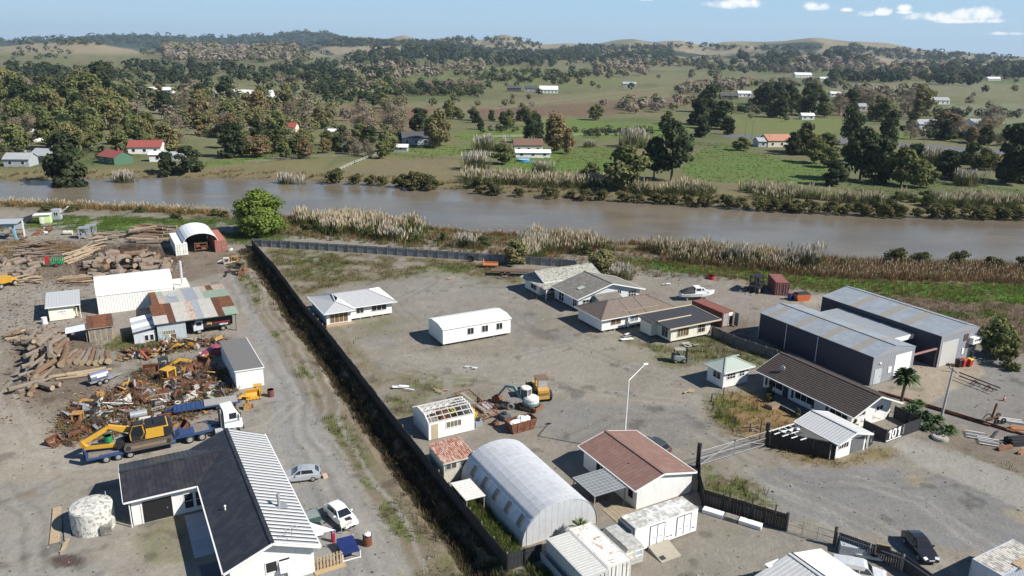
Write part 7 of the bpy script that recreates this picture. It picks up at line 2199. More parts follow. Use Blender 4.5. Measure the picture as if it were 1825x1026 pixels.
MB().loft([[(x, w * math.cos(a),.25 + .2 * math.sin(a)) for a in np.linspace(0, math.tau, 9)[:-1]] for x, w in ((-2.0,.03),(-1.2,.28),(0,.36),(1.2,.28),(2.0,.03))]).build('hull', mat('kayak_cream', (.66,.66,.55), rough=.4), o)
MB().cyl((0,0,.44),(0,0,.47),.25, n=10).build('cockpit', DARKSTEEL, o)
o = empty('wooden_frame', P(1572,988,.9), math.radians(-18), 'small wooden frame hung on the black iron fence', 'frame')
MB().bar((-.6,0,0),(.6,0,0),.1).bar((-.6,0,1.0),(.6,0,1.0),.1).bar((-.6,0,0),(-.6,0,1.0),.1).bar((.6,0,0),(.6,0,1.0),.1).build('frame', WOOD_TAN, o)
MB().box(-.55,.01,.05,.55,.03,.95).build('panel', DARKSTEEL, o)
# --- log heaps: every log its own thing
BARK = mat('grey_bark', (.215,.175,.14), rough=.95, var=.2, scale=2.5, col2=(.11,.085,.065), amt=.7)
BARK2 = mat('brown_bark', (.185,.115,.07), rough=.95, var=.2, scale=2.5, col2=(.10,.065,.045), amt=.6)
PALEWOOD = mat('debarked_log', (.34,.265,.18), rough=.9, var=.15, scale=2, col2=(.2,.14,.09), amt=.5)
LOGCUT = mat('log_end', (.33,.25,.165), rough=.9, var=.12)
def log_mesh(m, seed, bend=.05):
 r_ = random.Random(seed)
 mb = MB()
 rings = []
 for i in range(6):
  t = i / 5
  cx, cz = bend * math.sin(t * 3 + seed), bend * math.cos(t * 2.3 + seed)
  rr = 1 - .22 * t
  rings.append([(t - .5,(math.cos(a) * rr * r_.uniform(.85,1.12)) + cx * 4,(math.sin(a) * rr * r_.uniform(.85,1.12)) + cz * 3) for a in [math.tau * k / 8 for k in range(8)]])
 mb.loft(rings)
 me = mb.mesh('log', m)
 me.materials.append(LOGCUT)
 for p in me.polygons:
  if len(p.vertices) == 8:
   p.material_index = 1
 return me
LOGS = {k: [log_mesh(m, s, b_) for s in range(3)] for k, m, b_ in (('grey', BARK, .06),('brown', BARK2,.05),('pale', PALEWOOD, .05),('gnarled', BARK, .2))}
def log_heap(poly, n, kinds, ln, rad, head, spread, top, label, group):
 w = [P(*p) for p in poly]
 xs, ys = [p.x for p in w], [p.y for p in w]
 cx, cy = sum(xs) / len(xs), sum(ys) / len(ys)
 R_ = max(max(xs) - min(xs), max(ys) - min(ys)) / 2
 k = 0
 while k < n:
  x, y = rnd.uniform(min(xs), max(xs)), rnd.uniform(min(ys), max(ys))
  if not inpoly(np.array([x]), np.array([y]), w)[0]:
   continue
  k += 1
  kd = rnd.choice(kinds)
  r = rnd.uniform(*rad)
  o = bpy.data.objects.new('log', rnd.choice(LOGS[kd]))
  COL.objects.link(o)
  lay = rnd.random() * top * max(.05,1 - math.hypot(x - cx, y - cy) / R_)
  o.location = (x, y, gz(x, y) + r * .9 + lay)
  l_ = rnd.uniform(*ln)
  o.scale = (l_, r, r)
  o.rotation_euler = (rnd.uniform(0,6), rnd.uniform(-.5,.5) * min(1, lay / l_ + .05), math.radians(head + rnd.gauss(0, spread)))
  tag(o, label % {'grey': 'grey', 'brown': 'brown', 'pale': 'pale', 'gnarled': 'gnarled grey'}[kd], 'log', group)
GW = ['grey', 'brown', 'grey', 'gnarled']
log_heap([(38,600),(72,592),(105,600),(100,645),(82,690),(60,712),(45,690),(66,650)], 74, GW, (2.4,5.2),(.22,.48),105,32,3.0, 'long %s log in the tangled heap at the left edge of the yard', 'logs in the tangled heap')
log_heap([(95,622),(120,618),(120,655),(95,650)], 10, ['grey', 'brown'], (3.5,5),(.4,.55),100,8,1.4, 'thick %s log at the left end of the row facing the tank trailer', 'thick logs in a row')
for k in range(8):
 px, py = 126 + 9.5 * k, 640 + 1.0 * (k % 3)
 c = P(px, py)
 o = bpy.data.objects.new('log', LOGS[('grey', 'brown', 'grey')[k % 3]][k % 3])
 COL.objects.link(o)
 o.location = (c.x, c.y, .5)
 o.scale = (5.2 - .3 * (k % 3),.5 + .05 * (k % 2),.5)
 o.rotation_euler = (k, .03, math.radians(100 + 3 * k))
 tag(o, 'thick %s log lying side by side in the row above the tank trailer' % ('grey', 'brown', 'grey')[k % 3], 'log', 'thick logs in a row')
log_heap([(20,590),(48,592),(40,612),(18,612)], 12, ['pale', 'brown'], (1.5,3),(.15,.3),60,40,.6, 'short %s log at the far left end of the tangled heap', 'short logs')
log_heap([(70,592),(120,592),(120,612),(85,615)], 22, ['grey', 'gnarled'], (1.5,3.2),(.15,.3),30,50,1.0, '%s log among the broken wood behind the tangled heap', 'broken logs behind the heap')
log_heap([(120,668),(180,660),(182,668),(124,678)], 6, ['pale', 'brown'], (3,6),(.16,.26),28,6,.2, 'single long %s log lying above the tank trailer', 'logs above the tank trailer')
log_heap([(22,455),(60,437),(112,438),(104,452),(40,470)], 46, ['grey', 'brown', 'grey'], (3.5,7),(.1,.2),20,18,2.0, 'thin %s pole in the long pile behind the green machine', 'poles behind the green machine')
log_heap([(0,470),(45,462),(75,470),(60,490),(0,492)], 30, ['gnarled', 'grey'], (2,4),(.35,.6),60,40,1.8, 'massive %s log in the pile left of the green machine', 'massive logs left of the green machine')
log_heap([(15,496),(62,490),(66,505),(25,512)], 16, ['pale', 'grey'], (2,4),(.14,.28),20,30,.7, '%s log in the low pile beside the yellow dumper', 'logs beside the yellow dumper')
log_heap([(122,460),(150,440),(172,440),(150,468)], 24, ['pale'], (5,8),(.12,.2),78,8,1.0, '%s pole in the sloping stack right of the green machine', 'pale poles')
log_heap([(150,478),(205,455),(262,450),(300,470),(300,492),(240,500),(170,496)], 58, ['gnarled', 'grey', 'gnarled', 'brown'], (1.4,3.6),(.3,.75),70,60,2.4, '%s stump in the big heap behind the white rounded shed', 'stumps in the big heap')
log_heap([(120,500),(165,488),(170,508),(125,512)], 18, ['pale', 'brown'], (3.5,6),(.13,.24),12,10,.9, 'slender %s log in the stack left of the white rounded shed', 'slender logs')
log_heap([(246,410),(298,408),(302,432),(250,436)], 34, ['brown', 'grey', 'pale'], (4.5,7),(.22,.4),5,9,2.6, '%s log in the high stack left of the arched shelter', 'logs in the high stack')
log_heap([(165,422),(222,415),(222,424),(180,438)], 18, ['pale', 'grey'], (3,6),(.14,.25),25,25,1.0, '%s log in the loose stack beside the grey frames', 'logs in the loose stack')
# --- scrap and machinery among the weeds
SM = {'rusty': RUST, 'orange': RUST_O, 'yellow': YELLOW, 'ochre': OLDYELLOW, 'grey': STEEL, 'white': mat('dirty_white', (.55,.54,.50), rough=.7, var=.1, col2=(.35,.25,.18), amt=.4), 'black': DARKSTEEL, 'concrete': CONC, 'red': mat('scrap_red', (.36,.06,.03), rough=.7, var=.15, col2=(.2,.08,.05), amt=.5)}
def scrap_mesh(kind):
 mb, m2 = MB(), MB()
 if kind == 'loader bucket':
  pf = [(0,0),(.9,.05),(1.3,.5),(1.1,1.1),(1.0,1.05),(1.15,.55),(.85,.15),(0,.1)]
  mb.prism(pf, -.9,.9, 'y')
  for s in (-.92,.88):
   mb.prism([(0,0),(.9,.05),(1.3,.5),(1.1,1.1)], s, s + .04, 'y')
  for k in range(5):
   m2.box(-.25,-.85 + k * .4,0,.05,-.7 + k * .4,.1)
  return mb, m2, 'tooth_row'
 if kind == 'engine block':
  mb.box(-.6,-.4,0,.6,.4,.7).box(-.4,-.3,.7,.45,.3,1.0)
  m2.cyl((.6,0,.4),(.95,0,.4),.3, n=10).cyl((-.3,.4,.5),(-.3,.65,.5),.15, n=8).cyl((0,0,1.0),(0,0,1.3),.12, n=8)
  return mb, m2, 'pulley_set'
 if kind == 'cab frame':
  for x in (-.7,.7):
   for y in (-.6,.6):
    mb.box(x - .1, y - .1,0, x + .1, y + .1,1.7)
  mb.box(-.85,-.75,1.7,.85,.75,1.85).box(-.8,-.7,.25,.8,.7,.5)
  m2.box(-.4,-.4,.5,.3,.4,.95).box(-.5,-.4,.95,-.35,.4,1.4)
  return mb, m2, 'seat'
 if kind == 'digger arm':
  mb.bar((-1.6,0,.3),(0,0,1.2),.3,.4).bar((-.1,0,1.2),(1.7,0,.4),.26,.35)
  m2.cyl((-1.2,.25,.75),(.3,.25,1.35),.09, n=6).cyl((-1.6,-.25,.3),(-1.6,.25,.3),.22, n=8)
  return mb, m2, 'ram'
 if kind == 'track frame':
  pr = [(-1.2 + .35 * math.cos(a),.35 + .35 * math.sin(a)) for a in np.linspace(1.57,4.71,6)] + [(1.2 + .35 * math.cos(a),.35 + .35 * math.sin(a)) for a in np.linspace(-1.57,1.57,6)]
  mb.prism(pr, -.25,.25, 'y')
  for k in range(4):
   m2.cyl((-.9 + .6 * k, -.3,.35),(-.9 + .6 * k, .3,.35),.2, n=8)
  return mb, m2, 'roller_set'
 if kind == 'steel tank':
  mb.cyl((-.9,0,.5),(.9,0,.5),.5, n=14)
  m2.cyl((0,0,.95),(0,0,1.2),.16, n=8).box(-.6,-.4,0,-.45,.4,.3).box(.45,-.4,0,.6,.4,.3)
  return mb, m2, 'filler'
 if kind == 'gear wheel':
  mb.torus((0,0,.3),.55,.16, 'z', 14,6)
  m2.cyl((0,0,.1),(0,0,.55),.2, n=8).bar((-.5,0,.3),(.5,0,.3),.1)
  return mb, m2, 'hub'
 if kind == 'bent sheet':
  mb.loft([[(-1,-.6,.05),(1,-.6,.1),(1,-.6,.14),(-1,-.6,.09)], [(-1,.1,.3),(1,.1,.45),(1,.1,.49),(-1,.1,.34)], [(-.9,.7,.1),(.9,.8,.9),(.9,.8,.94),(-.9,.7,.14)]])
  m2.bar((-1,.2,.2),(1,.3,.3),.1)
  return mb, m2, 'stiffener'
 if kind == 'girder':
  mb.box(-2.4,-.12,0,2.4,.12,.04).box(-2.4,-.02,.04,2.4,.02,.32).box(-2.4,-.12,.32,2.4,.12,.36)
  m2.box(-2.42,-.14,0,-2.4,.14,.4).box(2.4,-.14,0,2.42,.14,.4)
  return mb, m2, 'end_plate'
 if kind == 'axle':
  mb.cyl((0,-.9,.4),(0,.9,.4),.12, n=8).ball((0,0,.4),.3,8,5)
  m2.cyl((0,-1.05,.4),(0,-.8,.4),.4, n=12).cyl((0,.8,.4),(0,1.05,.4),.4, n=12)
  return mb, m2, 'hub_pair'
 mb.box(-.8,-.6,0,.8,.6,.35)
 m2.box(-.7,-.5,.35,.6,.45,.5)
 return mb, m2, 'top_slab'
PROTO = {}
def scrap(kind, colour, px, py, label, rz=0.0, s=1.0, col2='rusty', group=None, z=0.0, tilt=0.0):
 if kind not in PROTO:
  a, b_, nm = scrap_mesh(kind)
  PROTO[kind] = (a.mesh(kind.replace(' ', '_'), None), b_.mesh(nm, None), nm)
 A, B, nm = PROTO[kind]
 c = P(px, py)
 o = empty({'digger arm': 'scrap_jib', 'slab': 'concrete_block', 'axle': 'wheel_set', 'girder': 'steel_girder', 'bent sheet': 'scrap_metal', 'track frame': 'crawler_base', 'cab frame': 'machine_cab'}.get(kind, kind.replace(' ', '_')),(c.x, c.y, gz(c.x, c.y) + z), rz, label, 'scrap', group)
 o.rotation_euler = (tilt, tilt * .6, rz)
 o.scale = (s, s, s)
 for me, m_, nn in ((A, SM[colour], {'loader bucket': 'shell', 'steel tank': 'shell'}.get(kind, 'body')),(B, SM[col2], nm)):
  key = (me.name, m_.name)
  if key not in PROTO:
   q = me.copy()
   q.materials.append(m_)
   PROTO[key] = q
  ob = bpy.data.objects.new(nn, PROTO[key])
  COL.objects.link(ob)
  ob.parent = o
  if nn == nm:
   ob['kind'] = 'stuff'
 return o
NAMED = [('loader bucket', 'rusty', 268,668, 'big rusty loader bucket standing open beside the yellow cab frame', 1.9,1.7),('cab frame', 'yellow', 301,678, 'yellow cab frame with an open front in the middle of the scrap', 1.2,1.5),
   ('cab frame', 'black', 292,655, 'thin black roll frame standing behind the yellow cab frame', .5,1.2),('digger arm', 'orange', 262,633, 'bent orange digger arm lying near the plank shack', .3,1.3),('digger arm', 'red', 252,638, 'red bent lifting arm among the weeds in front of the shack', 2.6,1.4),
   ('digger arm', 'yellow', 322,652, 'yellow jib behind the cab frame in the scrap', .5,1.4),('loader bucket', 'orange', 342,668, 'orange-brown bucket leaning at the shaded end of the scrap', 2.4,1.6),('loader bucket', 'rusty', 352,655, 'rusty curved blade standing before the faded red car', 1.2,1.8),
   ('digger arm', 'yellow', 372,640, 'small bright yellow arm tip beside the faded red car', .2,.8),('track frame', 'rusty', 330,690, 'rusty track frame with rollers in the middle of the scrap', .3,1.6),('slab', 'concrete', 293,703, 'flat pale concrete slab in the middle of the scrap', .5,1.9),
   ('slab', 'concrete', 286,712, 'mossy concrete block in front of the flat slab', .7,1.5),('steel tank', 'concrete', 376,705, 'short concrete culvert pipe behind the blue flat trailer', 1.0,.9),('loader bucket', 'rusty', 103,792, 'rusty bucket lying alone at the left end of the scrap', 2.8,1.3),
   ('loader bucket', 'orange', 127,757, 'orange-rusted bucket behind the yellow boom end', .4,1.4),('engine block', 'ochre', 178,707, 'lone ochre machine casting left of the scrap below the tank trailer', .8,1.3),('track frame', 'yellow', 236,686, 'yellow drum-shaped roller at the left of the scrap', .5,1.0),
   ('gear wheel', 'rusty', 222,733, 'large flat rusted ring beside the concrete pipe bundle', .1,1.5),('digger arm', 'ochre', 150,723, 'pale yellow boom piece at the left end of the scrap', .7,1.2),('cab frame', 'ochre', 140,752, 'low ochre frame beside the rusted bucket', .2,.9),
   ('girder', 'rusty', 265,742, 'long rusty girder lying before the blue flat trailer', .55,1.8),('girder', 'orange', 310,740, 'second rusty girder lying before the blue flat trailer, nearer the truck', .5,1.7),('steel tank', 'grey', 248,745, 'grey concrete cylinder bundle behind the excavator', .5,1.6),
   ('digger arm', 'yellow', 432,716, 'yellow linkage leaning beside the steel shed corner', .9,1.2),('loader bucket', 'yellow', 452,712, 'yellow dozer blade standing on edge beside the lane', 2.0,1.5),('engine block', 'ochre', 441,728, 'ochre gearbox at the lane end of the scrap', .4,1.2),('cab frame', 'yellow', 460,700, 'yellow frame behind the dozer blade near the steel shed', .3,.8),
   ('engine block', 'yellow', 341,617, 'yellow box in the row before the blue-grey room', .1,.9),('girder', 'orange', 362,609, 'orange beam in the row before the carport', .45,1.1),('steel tank', 'black', 390,614, 'dark blue-black tub in the row before the carport', 1.5,.8),('digger arm', 'yellow', 318,622, 'pale yellow arm in the row before the blue-grey room', .4,1.1),
   ('bent sheet', 'white', 338,708, 'crumpled white sheet in the middle of the scrap', .3,1.0),('bent sheet', 'white', 222,716, 'long white panel lying at the front of the scrap', .5,1.3),('engine block', 'grey', 372,693, 'grey crate-like block behind the culvert pipe', .5,1.2),('bent sheet', 'black', 400,688, 'dark tarpaulin bundle in the shade of the steel shed', .2,1.0),
   ('cab frame', 'white', 404,470, 'white frame with a bent leg beside the lane', .4,1.1),('cab frame', 'ochre', 419,468, 'ochre hoop frame on the lane verge', .2,1.0),('engine block', 'rusty', 428,490, 'rusty machine base at the edge of the ditch', .7,1.5),('steel tank', 'orange', 436,483, 'orange-brown tank end standing on the ditch edge', 1.3,.9),
   ('steel tank', 'white', 411,448, 'white plastic water tank beside the faded red container', 1.5,.9),('girder', 'white', 392,465, 'white post lying against the faded red container', 1.4,.5),('axle', 'black', 402,492, 'small black axle lying on the lane gravel', .2,.9),
   ('loader bucket', 'orange', 60,418, 'rusty scrap tub in the far left corner', .4,2.0),('loader bucket', 'rusty', 78,414, 'row of rusted tubs in the far left corner', .1,2.0),('steel tank', 'white', 122,418, 'white trough beside the grey frames', .2,1.6),('cab frame', 'grey', 152,424, 'stack of galvanised frames in the far left yard', .3,2.2),
   ('cab frame', 'grey', 163,418, 'taller galvanised frame behind the stacked frames', .2,2.0),('girder', 'grey', 112,405, 'grey channel lying at the edge of the far left grass', .6,1.8),('bent sheet', 'grey', 30,408, 'pale sheets heaped in the far left corner', .2,2.4),('bent sheet', 'black', 42,396, 'dark netting heap at the far left edge of the grass', .1,3.0)]
for kd, cl, px, py, lab, rz, s in NAMED:
 scrap(kd, cl, px, py, lab, rz, s * (.66 if s > 1 else .8), 'rusty' if cl not in ('black', 'grey') else cl)
ZONES = [([(112,740),(150,715),(210,715),(230,745),(170,775),(130,785)], 44, 'at the left end of the scrap'),([(205,690),(260,680),(300,700),(290,735),(230,735)], 40, 'in the left middle of the scrap'),
   ([(285,670),(370,655),(405,690),(400,715),(320,735),(295,710)], 52, 'in the right middle of the scrap'),([(215,630),(300,622),(290,640),(225,645)], 18, 'among the weeds before the shack'),([(280,615),(400,604),(405,616),(300,628)], 24, 'in the row before the carport'),
   ([(160,765),(330,742),(330,752),(200,780)], 20, 'along the front of the scrap by the excavator'),([(395,450),(435,470),(440,495),(415,492)], 12, 'beside the lane and the red container'),([(0,408),(90,400),(100,425),(10,432)], 18, 'in the far left corner')]
KINDS_ = ['engine block', 'bent sheet', 'gear wheel', 'axle', 'girder', 'track frame', 'girder', 'bent sheet', 'digger arm', 'loader bucket']
for poly, n, where in ZONES:
 w = [P(*p) for p in poly]
 k = 0
 while k < n:
  x, y = rnd.uniform(min(p.x for p in w), max(p.x for p in w)), rnd.uniform(min(p.y for p in w), max(p.y for p in w))
  if not inpoly(np.array([x]), np.array([y]), w)[0]:
   continue
  k += 1
  kd = rnd.choice(KINDS_)
  cl = rnd.choice(['rusty', 'rusty', 'rusty', 'orange', 'ochre', 'grey', 'grey', 'concrete', 'concrete', 'white', 'black'])
  px, py = 0,0
  o = scrap(kd, cl, 100,700, 'small %s %s %s' % (cl, kd, where), rnd.uniform(0,6.2), rnd.uniform(.35,.8), rnd.choice(['rusty', 'black', 'rusty']), 'scrap ' + where, 0, rnd.uniform(-.35,.35))
  o.location = (x, y, gz(x, y) + rnd.uniform(0,.35))
o = empty('hay_rake', P(98,474), math.radians(20), 'bright green and red farm machine beside the log piles', 'farm machine')
GRN2 = mat('machine_green', (.02,.26,.10), rough=.5, var=.08)
MB().bar((-3.6,-.4,.5),(-.5,0,.7),.18).bar((-.6,-.8,.7),(1.6,-.8,.9),.16).bar((-.6,.8,.7),(1.6,.8,.9),.16).build('frame', GRN2, o)
for k in range(6):
 MB().torus((-.4 + .4 * k, 0,1.1),.75,.07, 'x', 14,5).build('hoop', GRN2, o)
MB().box(-1.6,-.3,.6,-.9,.3,2.2).build('hopper', mat('machine_red', (.35,.03,.03), rough=.5), o)
for y in (-1.0,1.0):
 wheel(o, .5, y, .42,.2,1 if y > 0 else -1, rim=mat('machine_red', (.35,.03,.03)))
o = empty('blue_gantry', P(22,428), math.radians(10), 'pale blue steel gantry with a tin roof at the left edge', 'gantry')
GB = mat('pale_blue_steel', (.17,.36,.48), rough=.55, var=.1)
for x in (-3.5,1.0):
 MB().bar((x, 0,0),(x - .5,0,3.6),.4,.5).build('leg', GB, o)
MB().bar((-4.2,0,3.6),(.8,0,3.6),.45,.5).build('beam', GB, o)
MB().slab([(-5,-1,4.1),(2,-1,4.2),(2,3,4.6),(-5,3,4.5)], .08).build('roof_sheet', GREYTIN, o)
for x in (-4.6,1.7):
 MB().bar((x, 2.6,0),(x, 2.6,4.5),.25).build('post', W_PLAIN, o)
o = empty('yellow_dumper', P(4,512), math.radians(70), 'yellow dumper cut by the left edge of the picture', 'dumper')
MB().loft([[(-1.6,-.9,.9),(1.2,-.9,.9),(1.2,.9,.9),(-1.6,.9,.9)], [(-2.0,-1.2,2.0),(1.5,-1.2,2.0),(1.5,1.2,2.0),(-2.0,1.2,2.0)]]).build('skip', YELLOW, o)
MB().box(1.2,-.8,.7,2.6,.8,1.4).build('engine_cover', YELLOW, o)
for x in (-.9,1.9):
 for s in (-1,1):
  wheel(o, x, s * .95,.55,.4, s)
o = empty('privy', P(83,398),.3, 'small lime green hut with a pale flat roof in the far left grass', 'hut')
MB().box(-1.2,-1,0,1.2,1,2.4).build('wall', mat('lime_paint', (.55,.68,.33), rough=.6), o)
MB().box(-2.6,-1.3,2.4,1.4,1.3,2.5).build('roof', W_PLAIN, o)
door(o, 'f', -1,-.9,0,.7,1.9, W_PLAIN)
o = empty('tilted_hut', P(103,391),.2, 'grey hut with a white tilted panel beside the lime hut', 'hut')
MB().box(-1,-.8,0,1,.8,2.8).build('wall', GREYTIN, o)
MB().obox((2.0,0,2.6),(2.2,1.6,.12), rot(ry=-.7)).build('roof', W_PLAIN, o)
win(o, 'f', -.8,-.5,1.2,1.0,.9,2)
# --- trees, reeds, bushes
VEG = leafmat('foliage', (1,1,1),(1,1,1), trans=.22, var=.18)
GRASSM = leafmat('blades', (1,1,1),(1,1,1), trans=.3, var=.05)
TRUNK = mat('tree_bark', (.13,.10,.08), rough=.95, var=.2, scale=2)
def quads(c, n, size, asp=1.0, up=None):
 """leaf quads: centres c (k,3), normals n, sizes"""
 k = len(c)
 r = nrng.normal(size=(k, 3))
 t = np.cross(n, r)
 t /= np.linalg.norm(t, axis=1)[:, None] + 1e-9
 b_ = np.cross(n, t)
 s = (size * nrng.uniform(.6,1.3, k))[:, None]
 V = np.stack([c - t * s - b_ * s * asp, c + t * s * .6 - b_ * s * asp * .8, c + t * s + b_ * s * asp, c - t * s * .7 + b_ * s * asp * .9], 1).reshape(-1,3)
 return V, np.arange(4 * k).reshape(-1,4)
KIND = {
 'broad': ((.072,.086,.034),(.125,.13,.052),26,46,.055, lambda t: .46 * math.sin(math.pi * min(1,.12 + t * .92)) ** .6,.16,.17),
 'dark': ((.026,.038,.020),(.048,.058,.028),28,44,.055, lambda t: .42 * (1 - t * .75) ** .7,.08,.15),
 'pine': ((.028,.040,.022),(.050,.060,.030),24,36,.05, lambda t: .36 * math.sin(math.pi * min(1,.2 + t * .78)) ** .8,.24,.14),
 'willow': ((.115,.115,.050),(.145,.125,.058),24,46,.05, lambda t: .48 * math.sin(math.pi * min(1,.15 + t * .9)) ** .55,.1,.16),
 'bare': ((.150,.122,.090),(.21,.175,.13),22,44,.038, lambda t: .44 * math.sin(math.pi * min(1,.15 + t * .88)) ** .7,.14,.19),
 'rust': ((.115,.092,.046),(.17,.125,.066),22,46,.05, lambda t: .42 * math.sin(math.pi * min(1,.15 + t * .88)) ** .7,.14,.17),
 'poplar': ((.085,.085,.036),(.16,.125,.06),20,40,.045, lambda t: .17 * math.sin(math.pi * min(1,.2 + t * .78)) ** .6,.1,.11),
 'shrub': ((.045,.055,.022),(.080,.080,.032),16,40,.075, lambda t: .68 * (1 - t * t) ** .5,.02,.24),
 'mangrove': ((.060,.062,.026),(.085,.080,.034),14,40,.085, lambda t: .78 * (1 - t * t) ** .5,.0,.25),
}
def crown_mesh(kind, seed, mul=1):
 ca, cb, nb, nl, ls, env, z0, br = KIND[kind]
 r_ = np.random.default_rng(seed)
 nb, nl = int(nb * 1.25 * mul ** .5), int(nl * 2.2 * mul ** .5)
 ls *= .56
 C_, N_, K_ = [], [], []
 for i in range(nb):
  t = (i + r_.random()) / nb
  R = env(t)
  a, q = r_.random() * math.tau, math.sqrt(r_.random()) * .95
  c = np.array([R * q * math.cos(a), R * q * math.sin(a), z0 + (1 - z0 - br * .5) * t])
  d = r_.normal(size=(nl, 3))
  d /= np.linalg.norm(d, axis=1)[:, None]
  rad = br * (.6 + .6 * r_.random()) * r_.random(nl)[:, None] ** .45
  p = c + d * rad * np.array([1.15,1.15,.75])
  p[:, 2] = np.maximum(p[:, 2], .01)
  C_.append(p)
  nn = d + np.array([0,0,.5]) + r_.normal(size=(nl, 3)) * .45
  N_.append(nn / np.linalg.norm(nn, axis=1)[:, None])
  m = r_.random() * .7 + .3 * r_.random(nl)[:, None]
  K_.append(1.48 * (np.array(ca) * (1 - m) + np.array(cb) * m) * r_.uniform(.8,1.15) * r_.uniform(.8,1.2,(nl, 1)))
 C_, N_, K_ = map(np.concatenate, (C_, N_, K_))
 asp = 2.2 if kind == 'bare' else 1.0
 V, F = quads(C_, N_, np.full(len(C_), ls / mul ** .33 * (.5 if kind == 'bare' else 1)), asp)
 return V, F, np.repeat(K_, 4,0)
def trunk_mesh(kind, seed):
 r_ = random.Random(seed)
 top = .75 if kind in ('dark', 'pine', 'poplar') else .5
 mb = MB().cyl((0,0,-.03),(.01,0, top * .6),.028,.018,6).cyl((.01,0, top * .6),(0,.01, top),.018,.007,5)
 for k in range(6 if kind == 'bare' else 4):
  a = k * 1.7 + r_.random()
  z = top * r_.uniform(.35,.8)
  mb.cyl((0,0, z),(.24 * math.cos(a),.24 * math.sin(a), z + .22),.012,.004,4)
 return mb.mesh('trunk', TRUNK)
CR, TRK, ONE = {}, {}, {}
for i, kd in enumerate(KIND):
 for v in range(2):
  V, F, K = crown_mesh(kd, 100 + i * 7 + v)
  CR[kd, v] = np_mesh('crown', V, F, VEG, K)
  TRK[kd, v] = trunk_mesh(kd, i * 7 + v)
  tv = np.array([w.co[:] for w in TRK[kd, v].vertices])
  tf = [tuple(p.vertices) for p in TRK[kd, v].polygons if len(p.vertices) == 4]
  ONE[kd, v] = np_mesh('tree', np.concatenate([V, tv]), np.concatenate([F, np.array(tf) + len(V)]), VEG, np.concatenate([K, np.tile([.10,.08,.06], (len(tv),1))]))
NAME = {'broad': 'broadleaf_tree', 'dark': 'conifer_tree', 'pine': 'pine_tree', 'willow': 'willow_tree', 'bare': 'bare_tree', 'rust': 'autumn_tree', 'poplar': 'poplar_tree', 'shrub': 'bush', 'mangrove': 'mangrove_bush'}
def tree(kind, px, py, hpx, label, wf=1.0, group=None, parts=None, z=None):
 c = P(px, py) if z is None else P(px, py, z)
 c.z = gz(c.x, c.y) if z is None else z
 dist = (c - Vector((0,0, HH))).length
 h = hpx * dist / FPX * 1.04
 v = rnd.randrange(2)
 sc_ = (h * wf * rnd.uniform(.92,1.08), h * wf * rnd.uniform(.92,1.08), h)
 if parts or (parts is None and hpx > 27):
  o = empty(NAME[kind], c, rnd.uniform(0,6.2))
  for nm, me in (('crown', CR[kind, v]),('trunk', TRK[kind, v])):
   q = bpy.data.objects.new(nm, me)
   COL.objects.link(q)
   q.parent = o
 else:
  o = bpy.data.objects.new(NAME[kind], ONE[kind, v])
  COL.objects.link(o)
  o.location = c
  o.rotation_euler = (0,0, rnd.uniform(0,6.2))
 o.scale = sc_
 return tag(o, label, 'bush' if kind in ('shrub', 'mangrove') else 'tree', group)
V, F, K = crown_mesh('broad', 5,6)
o = empty('broadleaf_tree', P(464,418),0, 'big round bright green tree on the near bank beyond the arched shelter', 'tree')
q = np_obj('crown', V, F, VEG, K * np.array([1.0,1.25,.7]), parent=o)
q2 = bpy.data.objects.new('trunk', TRK['broad', 0])
COL.objects.link(q2)
q2.parent = o
o.scale = (13.5,13.5,12)
o.location.z = -.8
